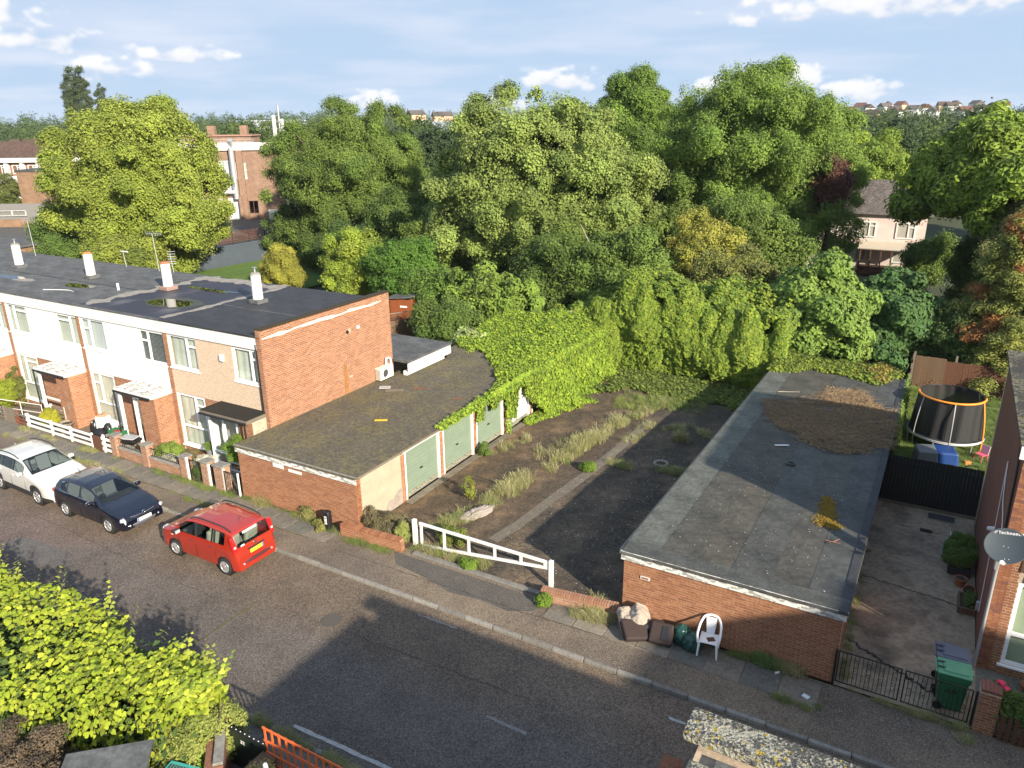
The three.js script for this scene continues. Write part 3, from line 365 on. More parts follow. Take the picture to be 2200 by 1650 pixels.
// single-storey rear extension of the end house, with clerestory windows, and the air-conditioning unit
{
  const t = thing('rear_extension', 'low white rear extension with flat felt roof behind the brick gable', 'extension', [-24.6, 0, -26.05]); part('wall', [B(0.2, 2.3, 3.2, 3.9, 1.15, -1.6), B(4, 2.3, 0.2, 2, 1.15, -3.1), B(0.2, 2.3, 3.2, 0.1, 1.15, -1.6)], mt.white, t);
  part('roof', B(4.3, 0.1, 3.5, 2.0, 2.75, -1.7), feltGrey, t); part('fascia', B(0.05, 0.42, 3.4, 4.1, 2.5, -1.68), mt.white, t);
  for (let j = 0; j < 4; j++) windowUnit(t, [4.14, 2.33, -0.25 - j * 0.82], Math.PI / 2, 0.62, 0.26, [[0, 0, 1, 1]], { sill: false, curtain: null, t: 0.04 });
  const a = thing('air_conditioner', 'cream outdoor air-conditioning unit on the brick gable wall', 'air conditioner', [-21.2, 2.13, -25.2]); part('casing', RB(0.32, 0.56, 0.92, 0.03, 0, 0.3, 0), M(L(0.62, 0.58, 0.48), 0.6), a); part('fan_ring', new THREE.TorusGeometry(0.2, 0.02, 8, 24).rotateY(Math.PI / 2).translate(0.165, 0.3, 0.12), mt.white, a); part('fan_grille', C(0.19, 0.19, 0.01, 0.16, 0.3, 0.12, 20, 0, 0, Math.PI / 2), mt.darkgrey, a); part('pipe', tube([V(-0.05, 0.6, -0.2), V(-0.05, 0.85, -0.25), V(-0.05, 0.8, -0.5), V(-0.1, 0.5, -0.6)], 0.05, 20, 8), mt.white, a); for (let j = 0; j < 8; j++) part('vent_slot', B(0.28, 0.015, 0.012, 0, 0.1 + j * 0.055, 0.462), mt.darkgrey, a);
}
// ---------------------------------------------------------------- garage blocks
{
  const t = thing('garage_block', 'garage block with mossy roof, green doors and creeper over its far end', 'garages', [-21.32, 0, -16.83], 0, 'flat-roofed garage blocks'), W = 5.59, D = 19.3;
  part('front_wall', B(W, 1.98, 0.2, W / 2, 0.99, -0.115), mt.mortar, t); brickwork(t, V(0, 0, -0.012), V(1, 0, 0), W, 1.95, { seed: 2 });
  part('side_wall', B(0.2, 1.95, D - 0.25, 0.1, 0.975, -D / 2 - 0.11), mt.mortar, t); part('rear_wall', B(W, 1.95, 0.2, W / 2, 0.975, -D + 0.1), mt.mortar, t); part('floor', B(W - 0.3, 0.04, D - 0.3, W / 2, 0.0, -D / 2), mt.concrete, t);
  const strips = 6, sw = (W + 0.14) / strips;
  for (let j = 0; j < strips; j++) { const k = 0.98 + 0.22 * hash(j, 3, 9); const s = part('felt_strip', B(sw + 0.04, 0.05, D + 0.1, -0.06 + (j + 0.5) * sw, 2.075 + (j % 2) * 0.006, -D / 2 + 0.06), M(L(k, k * 0.95, k * 0.86), 0.95, { map: scaled(mossT, 4.7 + j * 0.3), ...bumpy(lumpB, 0.8, 0.012) }), t); s.rotation.z = 0; }
  part('fascia', B(W + 0.12, 0.25, 0.035, W / 2, 1.955, 0.035), mt.fascia, t); part('roof_edge', B(W + 0.16, 0.03, 0.06, W / 2, 2.105, 0.05), mt.concrete, t); part('side_trim', B(0.04, 0.08, D, W + 0.085, 2.06, -D / 2), mt.woodGrey, t);
  part('mortar_patch', B(0.52, 0.17, 0.012, 2.05, 1.72, 0.006), mt.white, t); part('mortar_patch', B(0.62, 0.11, 0.012, 2.85, 1.66, 0.006), mt.white, t);
  // side towards the yard (facing +x)
  const px = W - 0.1; part('corner_pier', B(0.22, 1.95, 0.22, px - 0.01, 0.975, -0.132), mt.mortar, t); brickwork(t, V(px + 0.1, 0, -0.015), V(0, 0, -1), 0.24, 1.95, { single: 0, seed: 9 });
  part('rendered_panel', B(0.16, 1.9, 2.16, px, 0.98, -1.34), M(L(0.43, 0.375, 0.28), 0.9, { map: scaled(softT, 1.7) }), t, 'cream rendered bay');
  part('bare_patch', prism([[-0.05, 0], [0.95, 0], [1.0, 0.62], [0.72, 0.58], [0.45, 0.40], [0.2, 0.42], [0.05, 0.2]], 0.012).rotateY(Math.PI / 2).translate(px + 0.083, 0.02, -1.44), M(L(0.45, 0.38, 0.32), 0.95, { map: scaled(grainT, 0.7) }), t);
  part('header', B(0.12, 0.12, D - 2.6, px + 0.02, 1.955, -2.6 - (D - 2.6) / 2), mt.white, t);
  for (let j = 0; j < 7; j++) {
    const z = -2.52 - j * 2.4, g = j < 3 ? 0 : 1; part('brick_pier', B(0.2, 1.9, 0.22, px - 0.012, 0.95, z), mt.mortar, t); if (j < 5) brickwork(t, V(px + 0.088, 0, z + 0.11), V(0, 0, -1), 0.215, 1.9, { single: 0, seed: 90 + j });
    part('door_post', [B(0.13, 1.9, 0.07, px + 0.03, 0.95, z - 0.15)], mt.white, t); part('door_post', [B(0.13, 1.9, 0.07, px + 0.03, 0.95, z - 2.25)], mt.white, t);
    const d = part('garage_door', B(0.04, 1.72, 2.0, 0, 0.92, 0), g ? mt.white : M(L(0.20, 0.26, 0.195), 0.7, { map: scaled(softT, 1.3 + j * 0.2) }), t, g ? 'white garage door' : undefined); d.position.set(px - 0.01, 0.06, z - 1.2);
    for (let q = 0; q < 11; q++) part('rib', B(0.016, 0.016, 1.94, 0.026, 0.17 + q * 0.15, 0), d.material, d); part('handle', B(0.05, 0.04, 0.14, 0.04, 0.85, 0.05), mt.black, d);
    part('kick_board', B(0.05, 0.16, 2.0, 0.012, 0.10, 0), M(L(0.33, 0.32, 0.24), 0.95, { map: scaled(peelT, 0.9) }), d);
  }
  for (const [a, b, c, e, m, n] of [[3.2, -4.3, 0.5, 0.13, M(L(0.55, 0.36, 0.02), 0.8), 'plank'], [2.35, -8.0, 0.6, 0.07, mt.woodRed, 'plank'], [0.9, -7.4, 0.5, 0.3, M(L(0.36, 0.34, 0.33), 0.8), 'metal_offcut'], [1.5, -7.3, 0.8, 0.25, mt.woodGrey, 'board'], [4.5, -7.7, 0.5, 0.02, mt.woodRed, 'stick']]) { const o = solo(n, RB(c, 0.03, e, 0.006, 0, 0, 0), m, { plank: n === 'plank' && e > 0.1 ? 'yellow plank lying on the mossy garage roof' : 'red-brown plank lying on the mossy garage roof', metal_offcut: 'grey metal offcut on the mossy roof beside the gable wall', board: 'weathered board on the mossy roof beside a red plank', stick: 'thin orange stick lying on the mossy garage roof' }[n], n.split('_')[0]); o.position.set(-21.32 + a, 2.13, -16.83 + b); o.rotation.y = 0.55; }
}
{
  const t = thing('garage_block', 'garage block with plain grey felt roof strewn with brown litter', 'garages', [-6.32, 0, -16.92], 0, 'flat-roofed garage blocks'), W = 5.54, D = 20.3, drop = 0.40, slope = Math.atan(drop / D);
  part('front_wall', B(W, 1.96, 0.2, W / 2, 0.98, -0.115), mt.mortar, t); brickwork(t, V(0, 0, -0.012), V(1, 0, 0), W, 1.95, { seed: 3 });
  part('side_wall', B(0.2, 1.6, D - 0.25, W - 0.115, 0.8, -D / 2 - 0.11), mt.mortar, t); brickwork(t, V(W - 0.015, 0, 0), V(0, 0, -1), D, 1.2, { seed: 4, single: 300, top: (u) => 1.93 - u * drop / D - 0.02 });
  part('side_wall', B(0.2, 1.6, D - 0.25, 0.1, 0.8, -D / 2 - 0.11), mt.mortar, t); part('rear_wall', B(W, 1.6, 0.2, W / 2, 0.8, -D + 0.1), mt.mortar, t); part('floor', B(W - 0.3, 0.04, D - 0.3, W / 2, 0.0, -D / 2), mt.concrete, t);
  const strips = 6, sw = (W + 0.16) / strips, tone = [[0.125, 0.132, 0.118], [0.082, 0.078, 0.066], [0.088, 0.080, 0.066], [0.078, 0.078, 0.072], [0.082, 0.076, 0.066], [0.072, 0.076, 0.076]];
  for (let j = 0; j < strips; j++) { const s = part('felt_strip', B(sw + 0.05, 0.05, D + 0.12, 0, 0, -D / 2 + 0.06), M(L(...tone[j].map((q, c) => q * [1.42, 1.38, 1.28][c])), 0.62 + 0.05 * (j % 3), { map: scaled(feltT, 3.3 + j * 0.4), ...bumpy(lumpB, 1.3, 0.008) }), t); s.position.set(-0.08 + (j + 0.5) * sw, 2.075 + (j % 2) * 0.007, 0); s.rotation.x = slope * -1; s.rotation.x = -slope; }
  part('roof_edge_strip', B(0.2, 0.02, D + 0.1, 0, 0, -D / 2 + 0.05), feltDark, t).position.set(W - 0.02, 2.118, 0); t.children[t.children.length - 1].rotation.x = -slope;
  part('front_felt', B(W + 0.1, 0.012, 0.55, W / 2, 2.115, -0.22), M(L(0.12, 0.125, 0.115), 0.9, { map: scaled(feltT, 2.1) }), t);
  part('fascia', B(W + 0.14, 0.24, 0.035, W / 2, 1.96, 0.03), mt.fascia, t); part('roof_edge', B(W + 0.18, 0.03, 0.06, W / 2, 2.095, 0.045), mt.fascia, t);
  const sf = part('side_fascia', B(0.03, 0.14, D, 0, 0, -D / 2), mt.fascia, t); sf.position.set(W + 0.085, 2.03, 0); sf.rotation.x = -slope;
  const gu = part('gutter', [C(0.06, 0.06, D, 0, 0, -D / 2, 10, Math.PI / 2)], mt.darkgrey, t); gu.position.set(-0.13, 2.04, 0); gu.rotation.x = -slope;
  part('air_brick', [B(0.26, 0.085, 0.02, 0.62, 1.42, 0.004)], mt.white, t); part('air_brick_face', B(0.2, 0.05, 0.012, 0.62, 1.42, 0.012), brickM.clone(), t).material.vertexColors = false; t.children[t.children.length - 1].material.color.setRGB(0.3, 0.12, 0.07);
}
// ---------------------------------------------------------------- houses to the side and behind the drone
{
  const t = thing('brick_house', 'brick house with reddish painted side wall and white windows beside the driveway', 'house', [2.25, 0, -19.3]), W = 7, D = 8.2, H = 6.0;
  part('side_wall', B(0.25, H, D, 0.13, H / 2, -D / 2), M(L(0.20, 0.082, 0.058), 0.75, { map: scaled(softT, 2.3), ...bumpy(roughB, 1, 0.004) }), t, 'side wall painted dark reddish brown');
  part('front_wall', prism(rect(0.24, 0, W, H), 0.22, [rectH(0.46, 0.3, 2.2, 2.62), rectH(0.5, 3.7, 2.2, 5.1)]).translate(0, 0, -0.222), mt.mortar, t); brickwork(t, V(0.0, 0, -0.002), V(1, 0, 0), 2.6, H - 0.3, { seed: 11, holes: [[0.46, 0.3, 2.2, 2.62], [0.42, 2.62, 2.3, 3.72], [0.5, 3.7, 2.2, 5.1]], single: 300 });
  for (let r = 0; r < 4; r++) for (let c = 0; c < 7; c++) part('hung_tile', B(0.255, 0.33, 0.018, 0.42 + 0.14 + (c - (r % 2) * 0.5) * 0.262 + 0.13, 2.82 + r * 0.26, 0.012 + r * 0.0, -0.05), M(L(0.10 + 0.04 * hash(r, c, 3), 0.055, 0.035), 0.9, { map: scaled(softT, 0.7) }), t);
  windowUnit(t, [0.46, 0.3, -0.06], 0, 1.74, 2.3, [[0, 0.38, 0.62, 1], [0.62, 0.38, 1, 1], [0, 0, 1, 0.38]], { curtain: mt.curtainGreen, style: 'net', t: 0.09 }); windowUnit(t, [0.5, 3.72, -0.06], 0, 1.7, 1.36, bigLeft, {});
  part('back_wall', B(W, H, 0.22, W / 2, H / 2, -D + 0.11), mt.mortar, t); part('far_wall', B(0.22, H, D, W - 0.1, H / 2, -D / 2), mt.mortar, t); part('floor', B(W - 0.4, 0.15, D - 0.5, W / 2, 2.7, -D / 2), mt.room, t);
  part('roof', B(W + 0.2, 0.1, D + 0.2, W / 2 - 0.02, H + 0.05, -D / 2), M(L(0.30, 0.28, 0.24), 0.95, { map: scaled(lichenT, 3.3) }), t); part('front_fascia', B(W + 0.22, 0.3, 0.04, W / 2, H - 0.08, 0.12), mt.white, t);
  part('downpipe', C(0.04, 0.04, 3.2, -0.05, 1.65, 0.06, 10), mt.galv, t); part('meter_box', RB(0.1, 0.3, 0.16, 0.02, -0.06, 3.0, 0.02), mt.galv, t); part('meter_box', RB(0.08, 0.26, 0.12, 0.02, -0.05, 0.6, -1.9), mt.galv, t);
  part('cable', tube([V(-0.03, 4.6, -2.6), V(-0.03, 3.3, -2.3), V(-0.03, 1.9, -1.9), V(-0.03, 0.6, -1.6)], 0.012, 24, 5), mt.white, t); part('cable', tube([V(-0.03, 4.6, -2.6), V(-0.03, 3.9, -1.9), V(-0.03, 3.7, -1.2), V(-0.03, 3.4, -0.4)], 0.014, 24, 5), mt.white, t); part('flue_terminal', C(0.05, 0.08, 0.16, -0.08, 2.6, -2.6, 10, 0, 0, Math.PI / 2), mt.white, t); part('dark_cable', tube([V(-0.03, 5.9, -0.9), V(-0.03, 5.2, -0.5), V(-0.03, 4.4, -0.35), V(-0.03, 3.3, -0.12)], 0.025, 24, 6), mt.black, t);
  // satellite dish on the front corner
  const d = thing('satellite_dish', 'dark grey satellite dish with white lettering on the brick house corner', 'satellite dish', [2.24, 3.72, -18.82]);
  const pr = []; for (let i = 0; i <= 14; i++) { const r = 0.43 * i / 14; pr.push(new THREE.Vector2(r, r * r * 0.36)); } pr.push(new THREE.Vector2(0.445, 0.068), new THREE.Vector2(0.44, 0.055)); for (let i = 14; i >= 0; i--) { const r = 0.43 * i / 14; pr.push(new THREE.Vector2(r, r * r * 0.36 - 0.012)); }
  const dm = new THREE.Group(); const aim = V(-0.16, 0.62, 0.77).normalize(), q = new THREE.Quaternion().setFromUnitVectors(V(0, 1, 0), aim);
  const dishG = new THREE.LatheGeometry(pr, 40).scale(1.0, 1, 0.94); const ds = part('reflector', dishG, M(L(0.055, 0.068, 0.075), 0.45, { side: DS }), d); ds.quaternion.copy(q);
  const font = await new FontLoader().loadAsync('fonts/droid/droid_sans_bold.typeface.json');
  const tx = new TextGeometry('Technomate', { font, size: 0.068, depth: 0.004, curveSegments: 3 }); tx.computeBoundingBox(); tx.rotateX(-Math.PI / 2).translate(-0.16, 0.055, -0.27); part('lettering', tx, mt.white, ds); part('emblem', [B(0.075, 0.006, 0.012, -0.215, 0.058, -0.33), B(0.06, 0.006, 0.012, -0.21, 0.056, -0.305), B(0.03, 0.006, 0.012, -0.225, 0.054, -0.28)], mt.white, ds);
  const a0 = V(-0.02, 0.03, 0.36), a1 = V(0.0, 0.34, 0.36); part('feed_arm', [rod(V(-0.0, 0.02, 0.40), V(-0.04, 0.30, 0.46), 0.022, 0.018, 8)], mt.galv, ds); part('feed_horn', [C(0.035, 0.045, 0.1, -0.05, 0.34, 0.46, 12), C(0.05, 0.05, 0.03, -0.05, 0.40, 0.46, 12)], mt.white, ds); for (const [x, z] of [[-0.05, 0.0], [0.04, 0.02], [-0.02, 0.3], [0.06, 0.3]]) part('rivet', C(0.009, 0.009, 0.01, x, 0.01 + 0.36 * (x * x + z * z), z, 8), mt.white, ds); part('mount', [rod(V(0, -0.02, 0), V(0.12, -0.12, -0.3), 0.03, 0.03, 8)], mt.galv, d);
}
{ // the house right below the drone: lichen-covered roof edge
  const t = thing('flat_roofed_house', 'near house whose lichen-covered roof edge shows at the bottom', 'house', [-2.06, 0, -8.47]), W = 13, D = 9, H = 5.5;
  part('wall', B(W - 0.3, H - 0.3, D - 0.5, W / 2 + 0.05, (H - 0.3) / 2, D / 2), mt.mortar, t);
  brickwork(t, V(0.2, 0, 0.26), V(0, 0, 1), 4, H - 0.3, { single: 120, seed: 31 });
  part('roof_edge', RB(W, 0.16, 0.52, 0.03, W / 2, H - 0.08, 0.26), M(L(0.62, 0.61, 0.585), 0.95, { map: scaled(lichenT, 1.7), ...bumpy(lumpB, 0.5, 0.03) }), t, 'roof edge crusted with pale lichen'); part('side_coping', RB(0.3, 0.12, D - 1.1, 0.05, 0.33, H - 0.12, 0.6 + (D - 0.6) / 2), M(L(0.6, 0.6, 0.55), 0.95, { map: scaled(lichenT, 1.3), ...bumpy(lumpB, 0.5, 0.02) }), t);
  part('roof', B(W - 0.6, 0.1, D - 1, W / 2 + 0.2, H - 0.24, D / 2 + 0.1), M(L(0.22, 0.22, 0.215), 0.9, { map: scaled(feltT, 3), ...bumpy(lumpB, 1, 0.01) }), t); part('brick_pier', B(0.36, 0.8, 0.34, 0.02, H - 0.72, 0.86), M(L(0.26, 0.10, 0.05), 0.9, { map: scaled(brickT, 0.6) }), t);
}
{ // taller house further along the near side: only its shadow reaches the picture
  const t = thing('tall_house', 'tall pitched house across the street whose shadow falls on the garages', 'house', [13.8, 0, -10.3]), W = 9, D = 10; part('wall', B(W, 9.4, D, W / 2, 4.7, D / 2), mt.mortar, t); part('roof', B(W + 0.3, 0.2, D + 0.1, W / 2 + 0.14, 9.45, D / 2), feltGrey, t);
}
// ---------------------------------------------------------------- cars
const curve = (pts) => (x) => { if (x <= pts[0][0]) return pts[0][1]; for (let i = 1; i < pts.length; i++) if (x <= pts[i][0]) { const a = pts[i - 1], b = pts[i], t = (x - a[0]) / (b[0] - a[0]); return mix(a[1], b[1], t); } return pts[pts.length - 1][1]; };
const soft = (pts, r = 0.06) => { const f = curve(pts); return (x) => (f(x - r) + f(x - r / 2) + 2 * f(x) + f(x + r / 2) + f(x + r)) / 6; };
const tyreM = M(L(0.018, 0.018, 0.018), 0.85), rimM = M(L(0.62, 0.62, 0.62), 0.3, { metalness: 0.7 }), chromeM = M(L(0.75, 0.76, 0.78), 0.12, { metalness: 1 }), trimM = M(L(0.022, 0.022, 0.024), 0.6), carGlass = M(L(0.72, 0.80, 0.79), 0.02, { transmission: 1, thickness: 0 }), privGlass = M(L(0.30, 0.34, 0.34), 0.02, { transmission: 1, thickness: 0 }), lampM = M(L(0.55, 0.57, 0.6), 0.08, { metalness: 0.35 }), redLamp = M(L(0.42, 0.012, 0.012), 0.12, { clearcoat: 1 }), plateW = M(L(0.78, 0.78, 0.76), 0.5), plateY = M(L(0.80, 0.56, 0.04), 0.5), blueM = M(L(0.02, 0.09, 0.5), 0.5);
function car(o) {
  const t = thing('parked_car', o.label, 'car', o.pos, o.turn, 'cars parked along the kerb'), { L: LEN, hw, R } = o, ax = [o.fo, o.fo + o.wb], Ra = R + 0.055, wy = R, top = soft(o.top, 0.05), belt = soft(o.belt, 0.06), sill = 0.24;
  const wid = (x) => { const f = Math.max(0, (0.42 - x) / 0.42), r = Math.max(0, (x - LEN + 0.36) / 0.36); return 1 - 0.15 * f * f - 0.11 * r * r; };
  const yb = (x) => { let y = sill + (x < 0.06 ? 0.02 : 0); for (const a of ax) { const d = Math.abs(x - a); if (d < Ra) y = Math.max(y, wy + Math.sqrt(Ra * Ra - d * d)); } return y; };
  let xs = []; for (let x = 0; x <= LEN + 1e-6; x += 0.05) xs.push(Math.min(x, LEN)); xs.push(0.015, 0.03, LEN - 0.015, LEN - 0.03, LEN, o.cowl, o.roofF, o.roofR, o.tailB, ...o.side.flat(), ...ax.flatMap((a) => [a - Ra, a + Ra, a - Ra * 0.97, a + Ra * 0.97, a - Ra * 0.9, a + Ra * 0.9])); xs = [...new Set(xs.map((x) => +x.toFixed(3)))].sort((a, b) => a - b); xs = xs.filter((x, i) => i === 0 || x - xs[i - 1] > 0.006);
  const sect = (x) => { const w = hw * wid(x), b = yb(x), bl = Math.max(belt(x), b + 0.06), dh = Math.max(0.012, top(x) - bl), c = Math.min(1, dh / 0.42), zr = w * mix(0.90, o.tum ?? 0.75, c); return [[w * 0.955, b], [w * 0.995, mix(b, bl, 0.3)], [w, mix(b, bl, 0.6)], [w * 0.985, mix(b, bl, 0.86)], [w * 0.955, bl], [w * 0.94, bl + dh * 0.05], [mix(w * 0.94, zr, 0.86), bl + dh * 0.80], [mix(w * 0.94, zr, 1.0) * 0.965, bl + dh * 0.925], [zr * 0.80, bl + dh * 0.972], [zr * 0.4, bl + dh * 0.995], [0, bl + dh]]; };
  const S0 = xs.map(sect), n = S0[0].length, cols = 2 * n - 1, pos = new Float32Array(xs.length * cols * 3);
  xs.forEach((x, i) => { for (let j = 0; j < cols; j++) { const k = j < n ? j : 2 * n - 2 - j, [z, y] = S0[i][k]; pos.set([x, y, j < n ? z : -z], (i * cols + j) * 3); } });
  const full = new THREE.BufferGeometry(); full.setAttribute('position', new THREE.BufferAttribute(pos, 3)); const idx = [], quads = [];
  for (let i = 0; i < xs.length - 1; i++) for (let j = 0; j < cols - 1; j++) { const a = i * cols + j, b = a + 1, c = a + cols, d = c + 1; idx.push(a, b, c, b, d, c); quads.push([i, j, [a, b, c, b, d, c]]); }
  full.setIndex(idx); full.computeVertexNormals(); const nor = full.attributes.normal.array; 
  const sub = (list, off = 0) => { const I = list.flat(), P = new Float32Array(I.length * 3), N = new Float32Array(I.length * 3); I.forEach((v, k) => { for (let q = 0; q < 3; q++) { P[k * 3 + q] = pos[v * 3 + q] + off * nor[v * 3 + q]; N[k * 3 + q] = nor[v * 3 + q]; } }); const g = new THREE.BufferGeometry(); g.setAttribute('position', new THREE.BufferAttribute(P, 3)); g.setAttribute('normal', new THREE.BufferAttribute(N, 3)); return triUV(g); };
  const buck = { body: [] };
  for (const [i, j, q] of quads) {
    const x = (xs[i] + xs[i + 1]) / 2, k = j < n - 1 ? j : cols - 2 - j; let key = 'body';
    if (k >= 7 && x > o.cowl && x < o.roofF) key = 'windscreen'; else if (k >= 7 && x > o.roofR && x < o.tailB) key = 'rear_window';
    else if (k === 5) { const s = o.side.findIndex(([a, b]) => x > a && x < b); if (s >= 0) key = 'side_window|' + s + (j < n - 1 ? 'a' : 'b'); else if (x > o.side[0][0] && x < o.side[o.side.length - 1][1]) key = 'pillar_trim'; }
    else if (k === 0 && o.cladding) key = 'cladding';
    (buck[key] ??= []).push(q);
  }
  const body = part('body', sub(buck.body), o.paint, t); body.material.side = DS;
  for (const [k, v] of Object.entries(buck)) if (k !== 'body') part(k.split('|')[0], sub(v), k === 'pillar_trim' || k === 'cladding' ? trimM : k === 'windscreen' ? carGlass : o.dark && (k === 'rear_window' || /1|2/.test(k.split('|')[1] ?? '')) ? privGlass : carGlass, t);
  for (const e of [0, xs.length - 1]) { const s = S0[e], P = [...s.map(([z, y]) => [z, y]), ...s.slice(0, -1).reverse().map(([z, y]) => [-z, y])]; const g = new THREE.ShapeGeometry(new THREE.Shape(P.map((p) => new THREE.Vector2(p[0], p[1])))); g.rotateY(e ? Math.PI / 2 : -Math.PI / 2); g.translate(xs[e] + (e ? 0 : 0), 0, 0); part(e ? 'rear_bumper' : 'front_bumper', triUV(g), o.paint, t); }
  part('underbody', [B(LEN - 0.3, 0.12, hw * 1.5, LEN / 2, 0.27, 0), B(o.wb - 2 * Ra - 0.02, 0.1, hw * 1.86, (ax[0] + ax[1]) / 2, 0.29, 0)], trimM, t);
  for (const a of ax) for (const s of [-1, 1]) part('wheel_arch', C(Ra - 0.006, Ra - 0.006, 0.26, a, wy, s * (hw - 0.17), 24, Math.PI / 2).translate(0, 0, 0), mt.black, t).scale.set(1, 1, 1);
  // wheels: tyre > rim
  const prof = [[R * 0.62, -0.09], [R * 0.9, -0.098], [R * 0.985, -0.075], [R, -0.04], [R, 0.04], [R * 0.985, 0.075], [R * 0.9, 0.098], [R * 0.62, 0.09]].map((p) => new THREE.Vector2(p[0], p[1])), tg = new THREE.LatheGeometry(prof, 32).rotateX(Math.PI / 2), rg = [C(R * 0.64, R * 0.64, 0.10, 0, 0, 0, 28, Math.PI / 2)];
  const ringG = new THREE.TorusGeometry(R * 0.61, 0.02, 8, 30).translate(0, 0, 0.085);
  const sp = o.spokes ?? 5, spokes = Array.from({ length: sp }, (_, k) => { const a = k / sp * Math.PI * 2 + 0.3; return bar(V(Math.cos(a) * 0.04, Math.sin(a) * 0.04, 0.082), V(Math.cos(a) * R * 0.6, Math.sin(a) * R * 0.6, 0.078), sp > 5 ? 0.022 : 0.045, 0.02); });
  for (const a of ax) for (const s of [-1, 1]) { const w = part('wheel', tg, tyreM, t); w.position.set(a, wy, s * (hw - 0.105)); if (s < 0) w.rotation.y = Math.PI; part('rim', [ringG.clone(), ...spokes.map((g) => g.clone()), C(0.05, 0.05, 0.03, 0, 0, 0.085, 16, Math.PI / 2)], rimM, w); part('brake_disc', rg[0], mt.darkgrey, w); }
  // shut lines, handles, mirrors
  for (const s of [-1, 1]) {
    for (const x of o.doors) { const S1 = sect(x); part('shut_line', tube([V(x, Math.max(0.3, yb(x) + 0.02), s * (S1[1][0] + 0.0)), V(x + 0.01, S1[2][1], s * S1[2][0]), V(x + 0.01, S1[4][1], s * (S1[4][0] + 0.002))], 0.006, 10, 4), mt.black, t); }
    for (const x of o.handles) { const S1 = sect(x); part('door_handle', RB(0.17, 0.035, 0.035, 0.012, x, S1[3][1] - 0.03, s * (S1[3][0] + 0.012)), o.handleM ?? o.paint, t); }
    const S1 = sect(o.mirror), m = part('wing_mirror', RB(0.15, 0.14, 0.21, 0.06, o.mirror, S1[5][1] + 0.06, s * (S1[5][0] + 0.12), 0, 0, 0, 4), o.mirrorM ?? o.paint, t); part('mirror_glass', B(0.01, 0.1, 0.16, o.mirror + 0.078, S1[5][1] + 0.06, s * (S1[5][0] + 0.12)), lampM, m); part('mirror_arm', B(0.07, 0.04, 0.1, o.mirror - 0.0, S1[5][1] + 0.02, s * (S1[5][0] + 0.01)), trimM, m);
  }
  // interior
  const fl = part('interior', [B(2.2, 0.08, hw * 1.6, o.cowl + 1.45, 0.42, 0), B(0.35, 0.28, hw * 1.6, o.cowl + 0.38, 0.78, 0)], trimM, t);
  for (const [x, z] of [[o.cowl + 1.1, 0.37], [o.cowl + 1.1, -0.37], [o.cowl + 1.95, 0.36], [o.cowl + 1.95, -0.36]]) { const s = part('seat', [RB(0.5, 0.16, 0.5, 0.06, x, 0.55, z), RB(0.16, 0.62, 0.48, 0.06, x + 0.3, 0.86, z, 0, 0, -0.2), RB(0.1, 0.18, 0.26, 0.04, x + 0.38, 1.24, z)], o.seat, t); }
  part('steering_wheel', new THREE.TorusGeometry(0.17, 0.017, 8, 24).rotateY(Math.PI / 2).rotateZ(0.45).translate(o.cowl + 0.66, 0.93, o.turn ? 0.37 * (1) * -1 : -0.37), mt.black, t);
  return { t, sect, top, belt, wid };
}
const plate = (t, x, y, m, s, tilt = 0) => { const p = part('number_plate', RB(0.02, 0.115, 0.52, 0.004, x, y, 0, 0, 0, tilt), m, t); part('plate_band', B(0.022, 0.11, 0.05, x + s * 0.001, y, s > 0 ? 0.23 : -0.23, 0, 0, tilt), blueM, p); };
const emblem = (t, x, y, r, s) => { const e = part('emblem', new THREE.TorusGeometry(r, r * 0.16, 8, 24).rotateY(Math.PI / 2).translate(x, y, 0), chromeM, t); part('emblem_letters', [bar(V(x, y + r * 0.8, -r * 0.4), V(x, y + r * 0.05, 0), 0.012, 0.012), bar(V(x, y + r * 0.8, r * 0.4), V(x, y + r * 0.05, 0), 0.012, 0.012), bar(V(x, y + r * 0.1, -r * 0.75), V(x, y - r * 0.75, -r * 0.35), 0.012, 0.012), bar(V(x, y + r * 0.1, r * 0.75), V(x, y - r * 0.75, r * 0.35), 0.012, 0.012), bar(V(x, y - r * 0.1, 0), V(x, y - r * 0.75, -r * 0.35), 0.012, 0.012), bar(V(x, y - r * 0.1, 0), V(x, y - r * 0.75, r * 0.35), 0.012, 0.012)], chromeM, e); return e; };
const arcBar = (x0, xe, hw, y, r, n = 12) => tube(Array.from({ length: n + 1 }, (_, i) => { const a = -1 + 2 * i / n; return V(mix(x0, xe, Math.pow(Math.abs(a), 2.4)), y, a * hw); }), r, 24, 6);
const paint = (r, g, b, rough = 0.32) => M(L(r, g, b), rough, { clearcoat: 1, clearcoatRoughness: 0.04, metalness: 0.15 });
